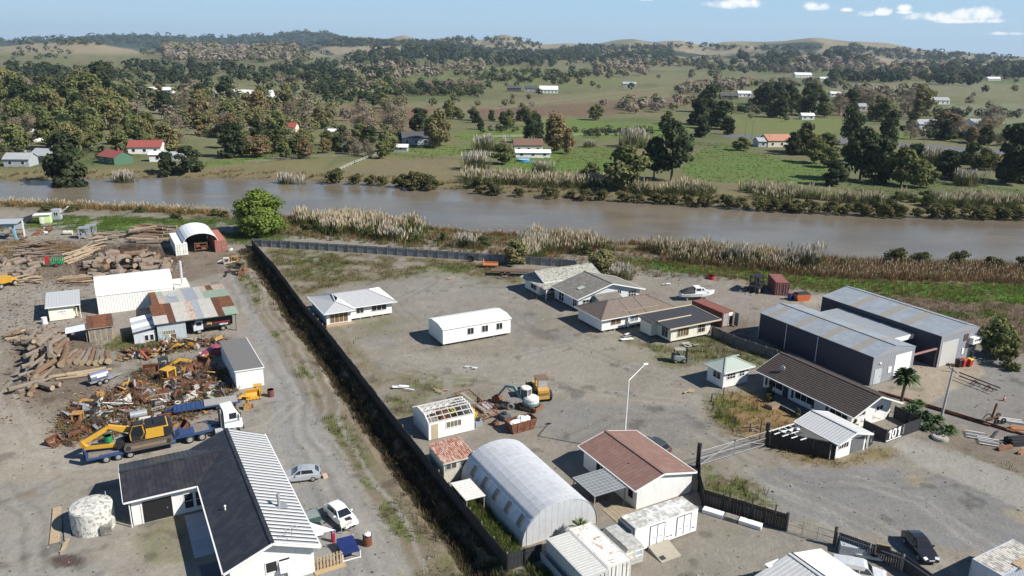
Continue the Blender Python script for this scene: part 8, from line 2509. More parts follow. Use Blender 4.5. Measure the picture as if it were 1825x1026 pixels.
SINGLE = [('dark', 122,320,84,.98, 'big dark spreading conifer leaning over the far river bank at the left'),('dark', 298,306,36,1.0, 'small dark conifer beside the white shed on the far bank'),('dark', 337,305,42,1.3, 'wide dark conifer right of the small one on the far bank'),
   ('shrub', 112,322,24,1.1, 'low grey-green bush at the water below the spreading conifer'),('dark', 418,280,56,.95, 'dark dense tree standing alone behind the riverside paddock'),('rust', 463,280,34,1.2, 'round orange-brown tree right of the dark dense tree'),('broad', 508,284,30,.9, 'small dark tree between the orange-brown tree and the paddock'),
   ('rust', 545,282,36,1.1, 'brownish tree at the head of the riverside paddock'),('willow', 783,262,62,.85, 'tall pale green willow beside the grey far-bank cottage'),('dark', 748,240,44,1.0, 'dark tree behind the pale green willow'),('broad', 690,270,36,1.0, 'round green tree left of the grey far-bank cottage'),('bare', 648,240,52,1.0, 'big bare brown tree left of the grey far-bank cottage'),
   ('bare', 700,238,50,1.0, 'bare brown tree beside the palm-like greens near the grey cottage'),('broad', 803,212,32,1.0, 'single dark tree standing in the brown field'),('rust', 988,268,62,.95, 'tall round orange-brown tree right of the brown-roofed riverside house'),('rust', 1012,274,44,.6, 'narrow tan tree beside the tall orange-brown one'),
   ('pine', 945,255,44,.8, 'dark pine behind the brown-roofed riverside house'),('pine', 962,258,38,.6, 'slim pine between the brown-roofed house and the tan trees'),('broad', 895,292,36,1.2, 'spreading olive tree left of the brown-roofed riverside house'),('broad', 1112,336,74,1.15, 'broad olive tree with open crown near the far bank'),('pine', 1196,322,100,.85, 'tall dark pine beside the broad open-crowned tree'),
   ('broad', 1052,326,36,1.0, 'small tree at the left of the broad open-crowned tree'),('pine', 1165,318,70,.8, 'dark pine half behind the broad open-crowned tree'),('dark', 1810,326,84,1.2, 'very dark dense tree at the right edge of the far bank'),('pine', 1532,322,82,.95, 'tall dark tree in the middle of the riverside grove at the right'),('dark', 1565,325,70,1.0, 'dark conifer right of the tall tree in the riverside grove'),
   ('dark', 1485,330,40,1.3, 'low dark spreading tree at the left end of the riverside grove'),('broad', 1605,330,60,.9, 'round olive tree in the riverside grove'),('broad', 1640,334,42,1.1, 'low olive tree at the right end of the riverside grove'),('pine', 1512,258,62,.8, 'dark pine left of the country road'),('dark', 1432,272,48,.9, 'dark tree in front of the orange-roofed house'),
   ('broad', 1470,275,34,1.2, 'olive bush-like tree right of the orange-roofed house'),('pine', 1585,262,56,.8, 'dark pine behind the riverside grove near the road'),('dark', 1690,318,42,1.2, 'dark rounded tree amid the pampas at the right'),('broad', 1320,268,22,1.4, 'clump of dark bushes left of the orange-roofed house'),('bare', 1765,236,40,1.0, 'bare pinkish tree beside the white gabled house at the right'),
   ('rust', 1690,240,32,1.6, 'wide russet tree before the long white house at the right'),('dark', 1285,230,46,1.2, 'dark round tree at the left of the far green paddock'),('dark', 1245,222,44,1.2, 'dark tree left of the round one by the far green paddock'),('dark', 1262,200,44,1.1, 'dark tree behind the pair by the far green paddock'),('broad', 1062,214,26,1.1, 'lone dark bushy tree beyond the bright far paddock'),
   ('broad', 1768,636,62,.85, 'big dark green shrub tree right of the grey warehouse'),('broad', 1795,634,42,.8, 'dark shrub tree at the right of the one beside the grey warehouse'),('shrub', 1795,655,30,.9, 'low bush beside the asphalt right of the warehouse'),('shrub', 1550,720,26,.7, 'dry dark bush against the front of the dark blue warehouse'),('willow', 918,470,44,1.2, 'grey-green bushy tree rising over the back fence'),
   ('willow', 1075,492,48,1.3, 'grey-green bushy tree behind the flaking-roofed house'),('shrub', 1369,716,16,.6, 'small clipped green bush in the dry garden'),('shrub', 1372,706,22,.5, 'upper green bush beside the clipped one in the dry garden'),('shrub', 1420,744,18,.4, 'little yellow-green sapling in front of the verandah bench'),('shrub', 1522,764,18,.5, 'green bush at the corner between the garage and the tiled house')]
for k in range(34):
 px = rnd.uniform(840,1820)
 tree('shrub', px, float(np.interp(px, [p[0] for p in FAR], [p[1] for p in FAR])) - rnd.uniform(6,30), rnd.uniform(9,17), 'low olive bush among the pampas of the far bank', 1.2, 'bushes among the far bank pampas', parts=False)
for k, (px, py, h) in enumerate(((545,415,16),(600,418,18),(655,424,15),(735,432,18),(790,430,16),(860,440,20),(1000,442,16),(1040,452,20),(1180,452,16),(1235,462,18),(1345,470,20),(1500,476,14),(385,384,12),(400,386,10),(250,378,10))):
 tree('shrub', px, py, h, 'rounded green bush among the reeds of the near bank', 1.2, 'bushes among the near bank reeds', parts=False)
for kd, px, py, h, wf, lab in SINGLE:
 tree(kd, px, py, h, lab, wf, parts=True)
ZT = [([(0,172),(150,165),(270,185),(240,235),(180,250),(0,250)], 36, ['dark', 'broad', 'broad', 'pine', 'willow'], (32,52), 'in the dense wood at the far left across the river'),([(0,235),(230,230),(330,250),(300,275),(0,275)], 26, ['willow', 'broad', 'bare', 'dark'], (26,48), 'in front of the dense wood at the far left'),
  ([(270,185),(420,180),(520,195),(580,215),(560,260),(420,262),(330,240)], 34, ['broad', 'rust', 'willow', 'willow', 'dark', 'bare', 'poplar'], (26,44), 'in the mixed trees behind the red-roofed houses'),([(380,262),(600,258),(650,275),(560,282),(470,282)], 14, ['rust', 'broad', 'shrub', 'willow'], (20,34), 'round the farm sheds behind the riverside paddock'),
  ([(590,255),(720,250),(720,285),(610,280)], 10, ['broad', 'dark', 'bare'], (22,34), 'round the grey far-bank cottage'),([(820,212),(970,208),(970,232),(830,235)], 16, ['dark', 'broad'], (16,24), 'in the dark hedge behind the far green paddock'),([(1345,180),(1480,182),(1480,212),(1350,212)], 22, ['dark', 'dark', 'broad'], (22,36), 'in the dark grove beyond the far green paddock'),
  ([(1480,190),(1640,195),(1640,215),(1500,222)], 14, ['willow', 'poplar', 'pine', 'bare'], (26,42), 'in the pale trees right of the dark grove'),([(1600,225),(1825,240),(1825,262),(1620,252)], 16, ['bare', 'rust', 'dark'], (18,32), 'round the white houses along the country road'),([(1380,265),(1480,272),(1640,290),(1640,320),(1490,310)], 14, ['broad', 'dark', 'shrub'], (22,42), 'in the riverside grove on the right'),
  ([(1650,285),(1825,295),(1825,320),(1660,312)], 8, ['broad', 'shrub'], (18,34), 'among the pampas at the right end of the far bank'),([(1160,215),(1310,222),(1300,250),(1180,240)], 8, ['bare', 'dark', 'broad'], (18,32), 'between the two far green paddocks')]
ZN = {'broad': 'olive broadleaf tree', 'dark': 'dark conifer', 'pine': 'dark pine', 'willow': 'pale willow', 'bare': 'bare brown tree', 'rust': 'rusty brown tree', 'poplar': 'slim pale poplar', 'shrub': 'low olive bush'}
for poly, n, kinds, hr, where in ZT:
 k = 0
 while k < n:
  px, py = rnd.uniform(min(p[0] for p in poly), max(p[0] for p in poly)), rnd.uniform(min(p[1] for p in poly), max(p[1] for p in poly))
  if not inpoly(np.array([px]), np.array([py]), poly)[0]:
   continue
  k += 1
  kd = rnd.choice(kinds)
  tree(kd, px, py, rnd.uniform(*hr), ZN[kd] + ' ' + where, rnd.uniform(.85,1.15), 'trees ' + where, parts=False)
for k, px in enumerate([596,640,660,685,720,737,752,768,852,872,888,930,975] + list(range(1042,1825,31))):
 py = float(np.interp(px, [p[0] for p in FAR], [p[1] for p in FAR])) - 1
 tree('mangrove', px + rnd.uniform(-6,6), py, rnd.uniform(13,22) * (1.3 if px in (596,737,752) or px > 1790 else 1), 'olive mangrove bush at the water on the far bank', rnd.uniform(.9,1.3), 'mangroves along the far bank', parts=False, z=-1.3)
for k, (px, py, h, w_) in enumerate(((1598,471,28,1.0),(1642,470,20,1.2),(1710,470,24,1.0),(1768,474,15,1.3),(1822,476,18,1.0),(1325,394,0,0),(320,388,12,1.5),(82,376,9,1.6),(128,376,9,1.6))):
 if h:
  tree('mangrove', px, py, h, ('largest dark bush at the water on the near right bank', 'lower bush right of the largest one on the near bank', 'round dark bush alone on the near right bank', 'small flat bush near the right end of the near bank', 'bush cut by the right edge on the near bank', '', 'dark bush by the water left of the big bright tree', 'low bush by the water at the far left', 'second low bush by the water at the far left')[k], w_, parts=False)
def tufts(name, pos, hgt, nb, cols, spread, w, plume=0, pcol=(.66,.57,.42), parent=None, lean=.35):
 """nb blades per spot, each a bent two-triangle strip, plus feathery plumes"""
 n = len(pos)
 ids = np.repeat(np.arange(n), nb)
 k = len(ids)
 a = nrng.uniform(0, math.tau, k)
 r0 = nrng.uniform(0,1, k) ** .6 * spread[ids]
 b0 = pos[ids] + np.stack([np.cos(a) * r0, np.sin(a) * r0, np.zeros(k)], 1)
 h = hgt[ids] * nrng.uniform(.5,1.1, k)
 ln = h * nrng.uniform(.1, lean, k)
 a2 = a + nrng.normal(0,.7, k)
 tip = b0 + np.stack([np.cos(a2) * ln, np.sin(a2) * ln, h], 1)
 t = np.stack([-np.sin(a2), np.cos(a2), np.zeros(k)], 1) * (w * hgt[ids])[:, None]
 V = np.stack([b0 - t, b0 + t, tip + t * .25, tip - t * .25], 1).reshape(-1,3)
 Cc = cols[ids] * nrng.uniform(.65,1.35,(k, 1))
 Cc = np.repeat(Cc, 4,0)
 Vs, Cs = [V], [Cc]
 if plume:
  ids = np.repeat(np.arange(n), plume)
  k = len(ids)
  a = nrng.uniform(0, math.tau, k)
  r0 = nrng.uniform(.1,1, k) * spread[ids] * .9
  c = pos[ids] + np.stack([np.cos(a) * r0, np.sin(a) * r0, hgt[ids] * nrng.uniform(.75,1.15, k)], 1)
  for q in range(2):
   aa = nrng.uniform(0, math.tau, k)
   t = np.stack([np.cos(aa), np.sin(aa), np.zeros(k)], 1) * (hgt[ids] * .045)[:, None]
   up = np.stack([np.cos(a) * .12, np.sin(a) * .12, np.ones(k)], 1) * (hgt[ids] * .22)[:, None]
   Vs.append(np.stack([c - up, c + t, c + up * 1.2, c - t], 1).reshape(-1,3))
   Cs.append(np.repeat(np.array(pcol) * nrng.uniform(.75,1.1,(k, 1)),4,0))
 V, Cc = np.concatenate(Vs), np.concatenate(Cs)
 return np_obj(name, V, np.arange(len(V)).reshape(-1,4), GRASSM, Cc, parent=parent)
def spots(cond, n, dens=None):
 i = np.flatnonzero(cond.ravel())
 wgt = (RR * np.gradient(RR, axis=0) * .002).ravel()[i]
 i = nrng.choice(i, n, p=wgt / wgt.sum())
 x = GX.ravel()[i] + nrng.normal(0,.6, n)
 y = GY.ravel()[i] + nrng.normal(0,.6, n)
 return np.stack([x, y, ground_z(x, y)], 1), i
def col_pick(n, cs):
 cs = np.array(cs)
 return cs[nrng.integers(0, len(cs), n)]
view = np.abs(AZ) < .72
dnr = near - RR
pxl = np.interp(AZ, [P(x, 430).x / P(x, 430).y for x in range(0,1826,25)], list(range(0,1826,25)))
STRAW, GRN_, BRN = (.30,.20,.09),(.105,.135,.042),(.165,.095,.05)
for nm, cond, n, h, cs, pl in (('reeds', view & (dnr > 0) & (dnr < 11) & (pxl < 430),1500,1.7, [STRAW, STRAW, (.30,.20,.10), GRN_], 2),('pampas_grass', view & (dnr > 2) & (dnr < 31) & (pxl > 495) & (pxl < 960) & (n_big > .50),950,2.7, [GRN_, GRN_, (.14,.135,.05),(.09,.115,.04)], 5),('reeds', view & (dnr > 0) & (dnr < 29) & (pxl > 480) & (pxl < 1000),2600,1.1, [STRAW, BRN, BRN, (.14,.15,.055),(.12,.145,.05)], 0),
        ('reeds', view & (dnr > 0) & (dnr < 7) & (pxl > 480) & (pxl < 1300),1200,1.5, [BRN, STRAW, (.2,.11,.05)], 1),('pampas_grass', view & (dnr > 4) & (dnr < 22) & (pxl > 940) & (pxl < 1400) & (n_big > .48),520,2.2, [GRN_, (.14,.125,.06), BRN], 4),
        ('reeds', view & (dnr > 12) & (dnr < 36) & (pxl > 1000),2000,.85, [BRN, (.19,.13,.07),(.13,.15,.05), STRAW], 0),('reeds', view & (dnr > 0) & (dnr < 24) & (pxl > 1180),4200,1.4, [BRN, (.2,.125,.07), STRAW, (.22,.14,.075),(.11,.10,.045)], 1),
        ('pampas_grass', view & (dfar > 8) & (dfar < 24) & (pxl > 830) & (n_big > .50),900,2.9, [(.12,.135,.05),(.15,.14,.065), GRN_], 5),('reeds', view & (dfar > -1) & (dfar < 9) & (pxl > 100),1300,1.1, [(.19,.14,.075), BRN, (.12,.11,.05)], 1)):
 p, i = spots(cond, n)
 hh = h * nrng.uniform(.6,1.25, n) * (.75 + .5 * n_big.ravel()[i])
 tufts(nm, p, hh, 16, col_pick(n, cs), hh * .42,.03, pl)['kind'] = 'stuff'
PC = [(515,318,24, 'wide pampas clump with cream plumes on the far bank left of the mangroves'),(218,316,24, 'pampas clump with pale plumes before the green-walled red-roofed shed'),(1436,478,38, 'largest green pampas clump with white plumes on the near right bank'),(1312,468,32, 'pampas clump left of the largest one on the near right bank'),(1395,474,20, 'small pampas clump at the left foot of the largest one'),
  (1132,262,30, 'white pampas clump high behind the broad open-crowned tree'),(850,302,30, 'pampas mass at the left end of the far bank lawn'),(865,268,26, 'pale pampas clump left of the brown-roofed riverside house'),(1108,498,26, 'pampas with white plumes behind the flaking-roofed house'),(970,308,20, 'low pampas clump on the lawn before the brown-roofed riverside house'),(1660,290,22, 'pale pampas clump beyond the riverside grove'),(1725,330,22, 'pampas clump near the very dark tree at the right'),
  (700,428,22, 'pampas clump just behind the back fence, left'),(830,440,24, 'pampas clump just behind the back fence, right of middle'),(1050,262,12, 'small pale pampas row at the back of the far lawn'),(945,440,26, 'tall pampas clump behind the grey-green tree at the back fence')]
for px, py, hp, lab in PC:
 c = P(px, py)
 c.z = gz(c.x, c.y)
 h = hp * (c - Vector((0,0, HH))).length / FPX * 1.0
 o = empty('pampas_clump', c, 0, lab, 'pampas grass')
 m = 14
 pp = np.stack([nrng.normal(0, h * .42, m), nrng.normal(0, h * .3, m), np.zeros(m)], 1)
 a1 = tufts('leaf_mass', pp, np.full(m, h * .8),22, col_pick(m, [GRN_, (.13,.13,.055),(.15,.14,.07)]), np.full(m, h * .3),.025,0, parent=o)
 a2 = tufts('plume_mass', pp, np.full(m, h * .85),1, col_pick(m, [(.3,.26,.17)]), np.full(m, h * .35),.012,12,(.60,.55,.46), parent=o)
 a1['kind'] = a2['kind'] = 'stuff'
G_ = C[..., 1] / (C[..., 0] + 1e-6)
nearok = view & (RR < 235) & (dnr > 14)
for nm, cond, n, h, w in (('weeds', nearok & (G_ > 1.02),20000,.42,.07),('dry_grass', nearok & (C[..., 0] / (C[..., 2] + 1e-6) > 1.75) & (G_ <= 1.02),10000,.45,.06),('bank_grass', view & (RR > 235) & (RR < 420) & (dfar > 2) & (G_ > 1.12),6000,.5,.12)):
 p, i = spots(cond, n)
 cc = C.reshape(-1,3)[i] * nrng.uniform(.75,1.25,(n, 1)) * np.array([1.05,1.0,.9])
 hh = h * nrng.uniform(.4,1.3, n) * (.6 + .8 * n_mid.ravel()[i])
 tufts(nm, p, hh, 6, cc, hh * 1.0, w, 0)['kind'] = 'stuff'
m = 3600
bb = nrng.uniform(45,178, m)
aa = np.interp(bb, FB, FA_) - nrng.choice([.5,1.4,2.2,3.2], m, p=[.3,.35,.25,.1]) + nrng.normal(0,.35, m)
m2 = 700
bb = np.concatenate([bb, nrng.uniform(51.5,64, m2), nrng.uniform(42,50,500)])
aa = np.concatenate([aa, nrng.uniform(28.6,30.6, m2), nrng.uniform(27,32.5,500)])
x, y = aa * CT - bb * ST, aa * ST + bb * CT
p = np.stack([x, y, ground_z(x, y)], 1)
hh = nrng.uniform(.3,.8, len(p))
cc = col_pick(len(p), [(.045,.04,.024),(.075,.055,.035),(.13,.095,.06),(.05,.056,.024)])  # ditch colours darkened to carry the shade of the fence
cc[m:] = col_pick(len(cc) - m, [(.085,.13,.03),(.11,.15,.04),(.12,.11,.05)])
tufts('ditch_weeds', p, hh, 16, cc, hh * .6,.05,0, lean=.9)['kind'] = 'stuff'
def litter(name, cond, n, cs, s0, s1):
 p, i = spots(cond, n)
 p[:, 2] += .03
 nn = nrng.normal(size=(n, 3)) * .35 + np.array([0,0,1.0])
 V, F = quads(p, nn / np.linalg.norm(nn, axis=1)[:, None], nrng.uniform(s0, s1, n) * nrng.uniform(.5,1, n))
 np_obj(name, V, F, GRASSM, np.repeat(col_pick(n, cs),4,0))['kind'] = 'stuff'
litter('gravel', nearok & (RR < 200),9000, [(.32,.3,.27),(.14,.13,.12),(.24,.21,.17),(.4,.38,.35),(.12,.1,.08)], .06,.16)
wd = inpoly(GX, GY, [P(*q) for q in [(0,420),(310,405),(330,500),(180,520),(200,720),(0,760)]])
litter('wood_chips', wd & nearok, 6000, [(.2,.15,.1),(.28,.21,.14),(.12,.085,.06),(.33,.27,.2)], .08,.3)
wd = inpoly(GX, GY, [P(*q) for q in [(105,798),(108,745),(150,712),(205,700),(250,655),(340,642),(410,662),(412,718),(320,755)]]) | inpoly(GX, GY, [P(*q) for q in [(212,645),(240,616),(400,602),(405,614),(300,630)]])
litter('scrap_chips', wd, 4500, [(.16,.07,.04),(.24,.1,.05),(.35,.33,.3),(.05,.05,.05),(.2,.13,.05),(.4,.24,.06)], .1,.42)
sp, _ = spots(wd & nearok, 900)
tufts('scrap_strips', sp, nrng.uniform(.4,1.1,900),5, col_pick(900, [(.13,.06,.035),(.09,.045,.03),(.2,.19,.18),(.05,.05,.05),(.2,.13,.05)]), nrng.uniform(.5,1.2,900),.06,0, lean=2.2)['kind'] = 'stuff'
sp, _ = spots(wd & nearok & (n_mid > .56),150)
tufts('scrap_weeds', sp, nrng.uniform(.4,.9,150),14, col_pick(150, [(.17,.18,.06),(.24,.20,.09),(.14,.16,.05)]), nrng.uniform(.4,.9,150),.05,0, lean=.7)['kind'] = 'stuff'
def rosette(name, label, c, trunk, R, n, col, cat='tree', w=.09, droop=.5, up=.9):
 o = empty(name, c, 0, label, cat)
 if trunk:
  MB().cyl((0,0,-.1),(.1,0, trunk),.22,.16,8).build('trunk', TRUNK, o)
 mb = MB()
 for k in range(n):
  a, e_ = k * 2.4 + rnd.random(), rnd.uniform(-.35 if trunk > 2 else .2,1.35)
  d = Vector((math.cos(a) * math.cos(e_), math.sin(a) * math.cos(e_), math.sin(e_) * up))
  s = Vector((-math.sin(a), math.cos(a),0)) * w * R
  p0 = Vector((.1 if trunk else 0,0, trunk))
  p1 = p0 + d * R * .6
  p2 = p0 + d * R - Vector((0,0, droop * R * .4))
  mb.poly([p0 - s * .3, p0 + s * .3, p1 + s, p1 - s]).poly([p1 - s, p1 + s, p2])
 q = mb.build('leaf_mass', mat(label[:22], col, rough=.5, var=.25, scale=3), o)
 q['kind'] = 'stuff'
rosette('palm_tree', 'shaggy fan palm in front of the white roller door', P(1606,716),3.6,2.0,170,(.055,.085,.025), w=.13)
rosette('cabbage_tree', 'spiky cabbage tree against the end wall of the half-round store', L(36.2,51.6),1.6,1.25,60,(.13,.17,.06), w=.06)
for k, (px, py, R, lab) in enumerate(((1625,735,1.9, 'flax clump at the top of the bed beside the rusty beams'),(1645,745,1.8, 'bright flax clump in the bed behind the number fence'),(1668,752,1.7, 'flax clump left of the power pole'),(1655,765,1.5, 'dark flax at the front of the bed'),(1690,770,1.7, 'dark flax below the power pole'),(1676,778,1.2, 'bright green leafy clump beside the round lid'),(1636,722,1.4, 'grey-green flax next to the rusty beams'))):
 rosette('flax_bush', lab, P(px, py),0, R, 70,(.045,.075,.022) if k % 2 else (.075,.115,.035), 'flax', w=.07, droop=.7)
def hit(px, py):
 out = []
 rs = np.concatenate([np.linspace(230,2000,220), np.geomspace(2010,9000,160)])
 for x, y in zip(px, py):
  d = ray(x, y)
  k = math.hypot(d.x, d.y)
  X, Y = d.x / k * rs, d.y / k * rs
  b_ = np.flatnonzero(HH + d.z / k * rs <= ground_z(X, Y))
  if len(b_):
   out.append((X[b_[0]], Y[b_[0]], rs[b_[0]]))
 return np.array(out)
def wood(name, polys, palette, hpx, wf=1.0, nq=44):
 PX, PY = [], []
 for poly, n in polys:
  k = 0
  while k < n:
   x, y = rnd.uniform(min(p[0] for p in poly), max(p[0] for p in poly)), rnd.uniform(min(p[1] for p in poly), max(p[1] for p in poly))
   if inpoly(np.array([x]), np.array([y]), poly)[0]:
    PX.append(x)
    PY.append(y)
    k += 1
 H3 = hit(PX, PY)
 n = len(H3)
 h = H3[:, 2] / FPX * nrng.uniform(hpx[0], hpx[1], n)
 base = np.stack([H3[:, 0], H3[:, 1], ground_z(H3[:, 0], H3[:, 1])], 1)
 ids = np.repeat(np.arange(n), nq)
 d = nrng.normal(size=(len(ids),3))
 d /= np.linalg.norm(d, axis=1)[:, None]
 c = base[ids] + d * h[ids][:, None] * np.array([.5 * wf, .5 * wf, .42]) * nrng.uniform(.6,1,(len(ids),1)) + np.stack([np.zeros(len(ids)), np.zeros(len(ids)), h[ids] * .5], 1)
 nn = d + np.array([0,0,.4])
 V, F = quads(c, nn / np.linalg.norm(nn, axis=1)[:, None], h[ids] * .16 * (20 / nq) ** .5)
 K = col_pick(n, palette)[ids] * nrng.uniform(.75,1.25,(len(ids),1))
 np_obj(name, V, F, VEG, np.repeat(K * 1.4,4,0))['kind'] = 'stuff'
DK, OL, BRB, PL = (.030,.043,.026),(.062,.072,.036),(.145,.12,.092),(.115,.112,.065)
wood('far_wood', [([(0,125),(120,132),(300,118),(520,122),(600,130),(600,148),(420,148),(200,152),(0,165)], 210),([(520,118),(640,108),(700,128),(700,190),(600,195),(520,150)], 150),([(620,100),(780,92),(990,112),(990,122),(800,118),(640,125)], 220),([(1320,108),(1500,100),(1560,118),(1480,128),(1330,126)], 80),([(1580,122),(1825,125),(1825,142),(1600,138)], 90),([(1480,140),(1620,142),(1620,148),(1480,147)], 60),([(1640,140),(1750,146),(1745,154),(1640,152)], 40)], [DK, DK, OL, (.03,.04,.024)], (11,22))
wood('far_wood', [([(0,150),(260,158),(280,185),(0,175)], 65),([(280,160),(520,150),(580,170),(560,205),(330,185)], 60),([(600,155),(700,150),(705,175),(610,180)], 40)], [OL, PL, PL, BRB, (.11,.115,.055), DK], (14,26),1.0,70)
wood('far_wood', [([(130,185),(300,180),(330,245),(180,250)], 30),([(300,190),(600,195),(590,240),(540,258),(340,248)], 75),([(0,178),(140,178),(120,235),(0,245)], 30),([(600,195),(720,190),(720,245),(610,250)], 30)], [PL, PL, BRB, (.12,.12,.055),(.09,.10,.045),(.15,.13,.075)], (16,30),1.0,110)
wood('far_trees', [([(640,120),(1825,124),(1825,235),(1480,225),(1240,205),(640,195)], 100),([(700,150),(880,150),(880,165),(700,165)], 30),([(1240,150),(1500,150),(1500,160),(1240,158)], 50),([(1560,205),(1825,205),(1825,212),(1560,212)], 40),([(840,232),(1240,238),(1240,244),(840,238)], 36),([(1000,112),(1330,112),(1330,120),(1000,120)], 70)], [DK, OL, PL, BRB, (.12,.12,.055)], (8,17),1.0,60)
wood('bare_wood', [([(290,92),(520,92),(560,112),(300,112)], 160),([(600,128),(860,118),(860,135),(640,148)], 90),([(1200,160),(1330,152),(1330,166),(1200,170)], 40),([(1400,112),(1700,126),(1640,142),(1400,132)], 90),([(1060,122),(1160,122),(1150,136),(1060,138)], 30),([(1500,165),(1640,168),(1640,182),(1540,184)], 50),([(1100,188),(1240,182),(1240,200),(1110,205)], 30)], [BRB, (.17,.145,.115), PL], (12,22))
wood('hedgerow', [([(560,155),(860,158),(860,170),(560,172)], 120),([(700,165),(860,166),(860,172),(700,174)], 60),([(840,128),(1010,132),(1010,152),(850,150)], 80),([(970,135),(1050,132),(1050,142),(970,145)], 30),([(1240,120),(1440,128),(1440,133),(1240,126)], 60),([(1300,196),(1480,198),(1480,206),(1300,205)], 50),([(1640,240),(1825,250),(1825,256),(1640,248)], 60),([(0,275),(210,270),(230,285),(0,290)], 60),([(1040,238),(1160,236),(1160,244),(1040,246)], 30),([(570,205),(620,205),(600,235),(570,235)], 20)], [DK, OL, (.07,.07,.035)], (7,15))
wood('hill_bush', [([(0,70),(300,64),(600,60),(640,78),(500,90),(260,84),(0,80)], 500),([(270,76),(330,84),(320,100),(240,98)], 60),([(400,76),(520,78),(600,100),(500,98),(420,90)], 120),([(570,84),(760,84),(900,108),(1060,110),(1060,96),(900,92),(760,76),(600,74)], 1200),([(1000,84),(1200,84),(1200,106),(1000,106)], 420),([(860,70),(960,72),(980,90),(880,88)], 60),([(1200,82),(1640,90),(1640,98),(1200,92)], 80),([(1500,84),(1825,106),(1825,120),(1480,102)], 220),([(30,88),(130,90),(120,108),(20,108)], 30),([(785,68),(850,66),(850,80),(785,82)], 40)], [DK, DK, (.024,.036,.024), OL], (4,9),1.4,20)
# --- houses and sheds across the river
ROOFC = {'red': (.27,.075,.06), 'grey': (.33,.345,.35), 'white': (.72,.72,.70), 'brown': (.17,.10,.075), 'orange': (.42,.20,.13), 'dark': (.08,.08,.085)}
WALLC = {'white': W_PLAIN, 'cream': mat('far_cream', (.62,.57,.46), rough=.7), 'grey': GREYTIN, 'green': mat('far_green', (.06,.14,.09), rough=.7), 'dark': mat('far_dark', (.07,.07,.07), rough=.7)}
FH = [(258,274,13,9,3, 'red', 'white', 10, 'white house with a red gable roof on the far bank'),(190,292,10,8,3, 'red', 'green', -30, 'green-walled shed with a red roof left of the red-gabled house'),(281,288,6,4,3, 'white', 'white', 10, 'white box shed before the red-gabled house'),(313,286,8,4,2.4, 'grey', 'grey', 5, 'low grey shed right of the white box shed'),(75,290,10,8,3, 'grey', 'grey', -10, 'grey iron shed left of the spreading conifer'),(30,297,9,7,3, 'grey', 'grey', 5, 'old grey iron shed at the far left bank'),
  (48,252,9,6,3, 'white', 'white', 5, 'white-roofed shed among the far left trees'),(508,236,11,8,3, 'red', 'cream', 0, 'red-roofed house among the mixed trees'),(450,243,10,7,2.6, 'grey', 'white', 0, 'pale grey roof half hidden in the mixed trees'),(432,172,52,12,3, 'white', 'white', 0, 'long white glasshouse roof in the far trees'),(282,165,26,9,3, 'white', 'white', 0, 'white long roof left of the glasshouse'),(600,244,9,4,3, 'white', 'white', 0, 'white caravan-like shed near the bare trees'),
  (742,258,13,9,3.6, 'dark', 'grey', 12, 'grey cottage with a dark gable beside the pale green willow'),(714,270,6,4,2.2, 'white', 'grey', 0, 'low white shed in front of the grey cottage'),(628,272,9,5,2.5, 'dark', 'dark', 0, 'dark open stable left of the grey cottage'),(942,272,13,9,3.6, 'brown', 'cream', 5, 'riverside house with a brown gable roof and white verandah'),(950,281,15,4,2.4, 'white', 'white', 5, 'white verandah range before the brown-roofed riverside house'),(978,165,20,14,4, 'white', 'white', 0, 'white barn in the far plain'),
  (916,162,16,10,4, 'dark', 'dark', 0, 'dark barn left of the white one in the far plain'),(946,162,14,10,4, 'dark', 'grey', 0, 'grey barn beside the white one in the far plain'),(1122,154,18,10,4, 'grey', 'grey', 0, 'grey barn right of the far fields'),(1393,262,15,10,3.4, 'orange', 'cream', 10, 'cream house with an orange tiled roof by the road'),(1448,262,9,8,3.2, 'orange', 'cream', 10, 'orange-roofed annex right of the cream house'),(1368,262,10,6,3, 'grey', 'grey', 10, 'grey flat shed left of the cream house'),
  (1672,232,26,10,4, 'grey', 'white', 6, 'long white house at the country road'),(1750,234,12,10,5, 'grey', 'white', 10, 'white gabled house at the country road'),(1724,232,14,8,4, 'dark', 'white', 6, 'dark-roofed white house between the other white ones'),(1440,213,9,6,3, 'white', 'white', 0, 'white van-like shed under the dark grove'),(1490,172,12,7,3.5, 'white', 'white', 0, 'white shed behind the dark grove'),(1522,196,20,9,3.5, 'grey', 'white', -8, 'grey roofs of the farm right of the dark grove'),
  (1672,186,22,10,4, 'grey', 'white', 0, 'long grey-roofed farmhouse in the pale plain'),(1327,172,14,9,4, 'white', 'white', 0, 'white farmhouse left of the dark grove'),(1300,176,18,9,3.5, 'dark', 'dark', 0, 'dark shed beside the white farmhouse'),(1432,138,34,16,6, 'white', 'white', 0, 'big white shed in the distant plain'),(1470,143,16,10,4, 'white', 'white', 0, 'small white shed right of the big distant one'),(1772,143,26,12,4, 'white', 'white', 0, 'white distant shed far right'),(960,112,0,0,0, 'white', 'white', 0, ''),(762,112,34,14,6, 'white', 'white', 0, 'white distant house on the dark hill belt'),(1560,246,0,0,0, 'red', 'white', 0, '')]
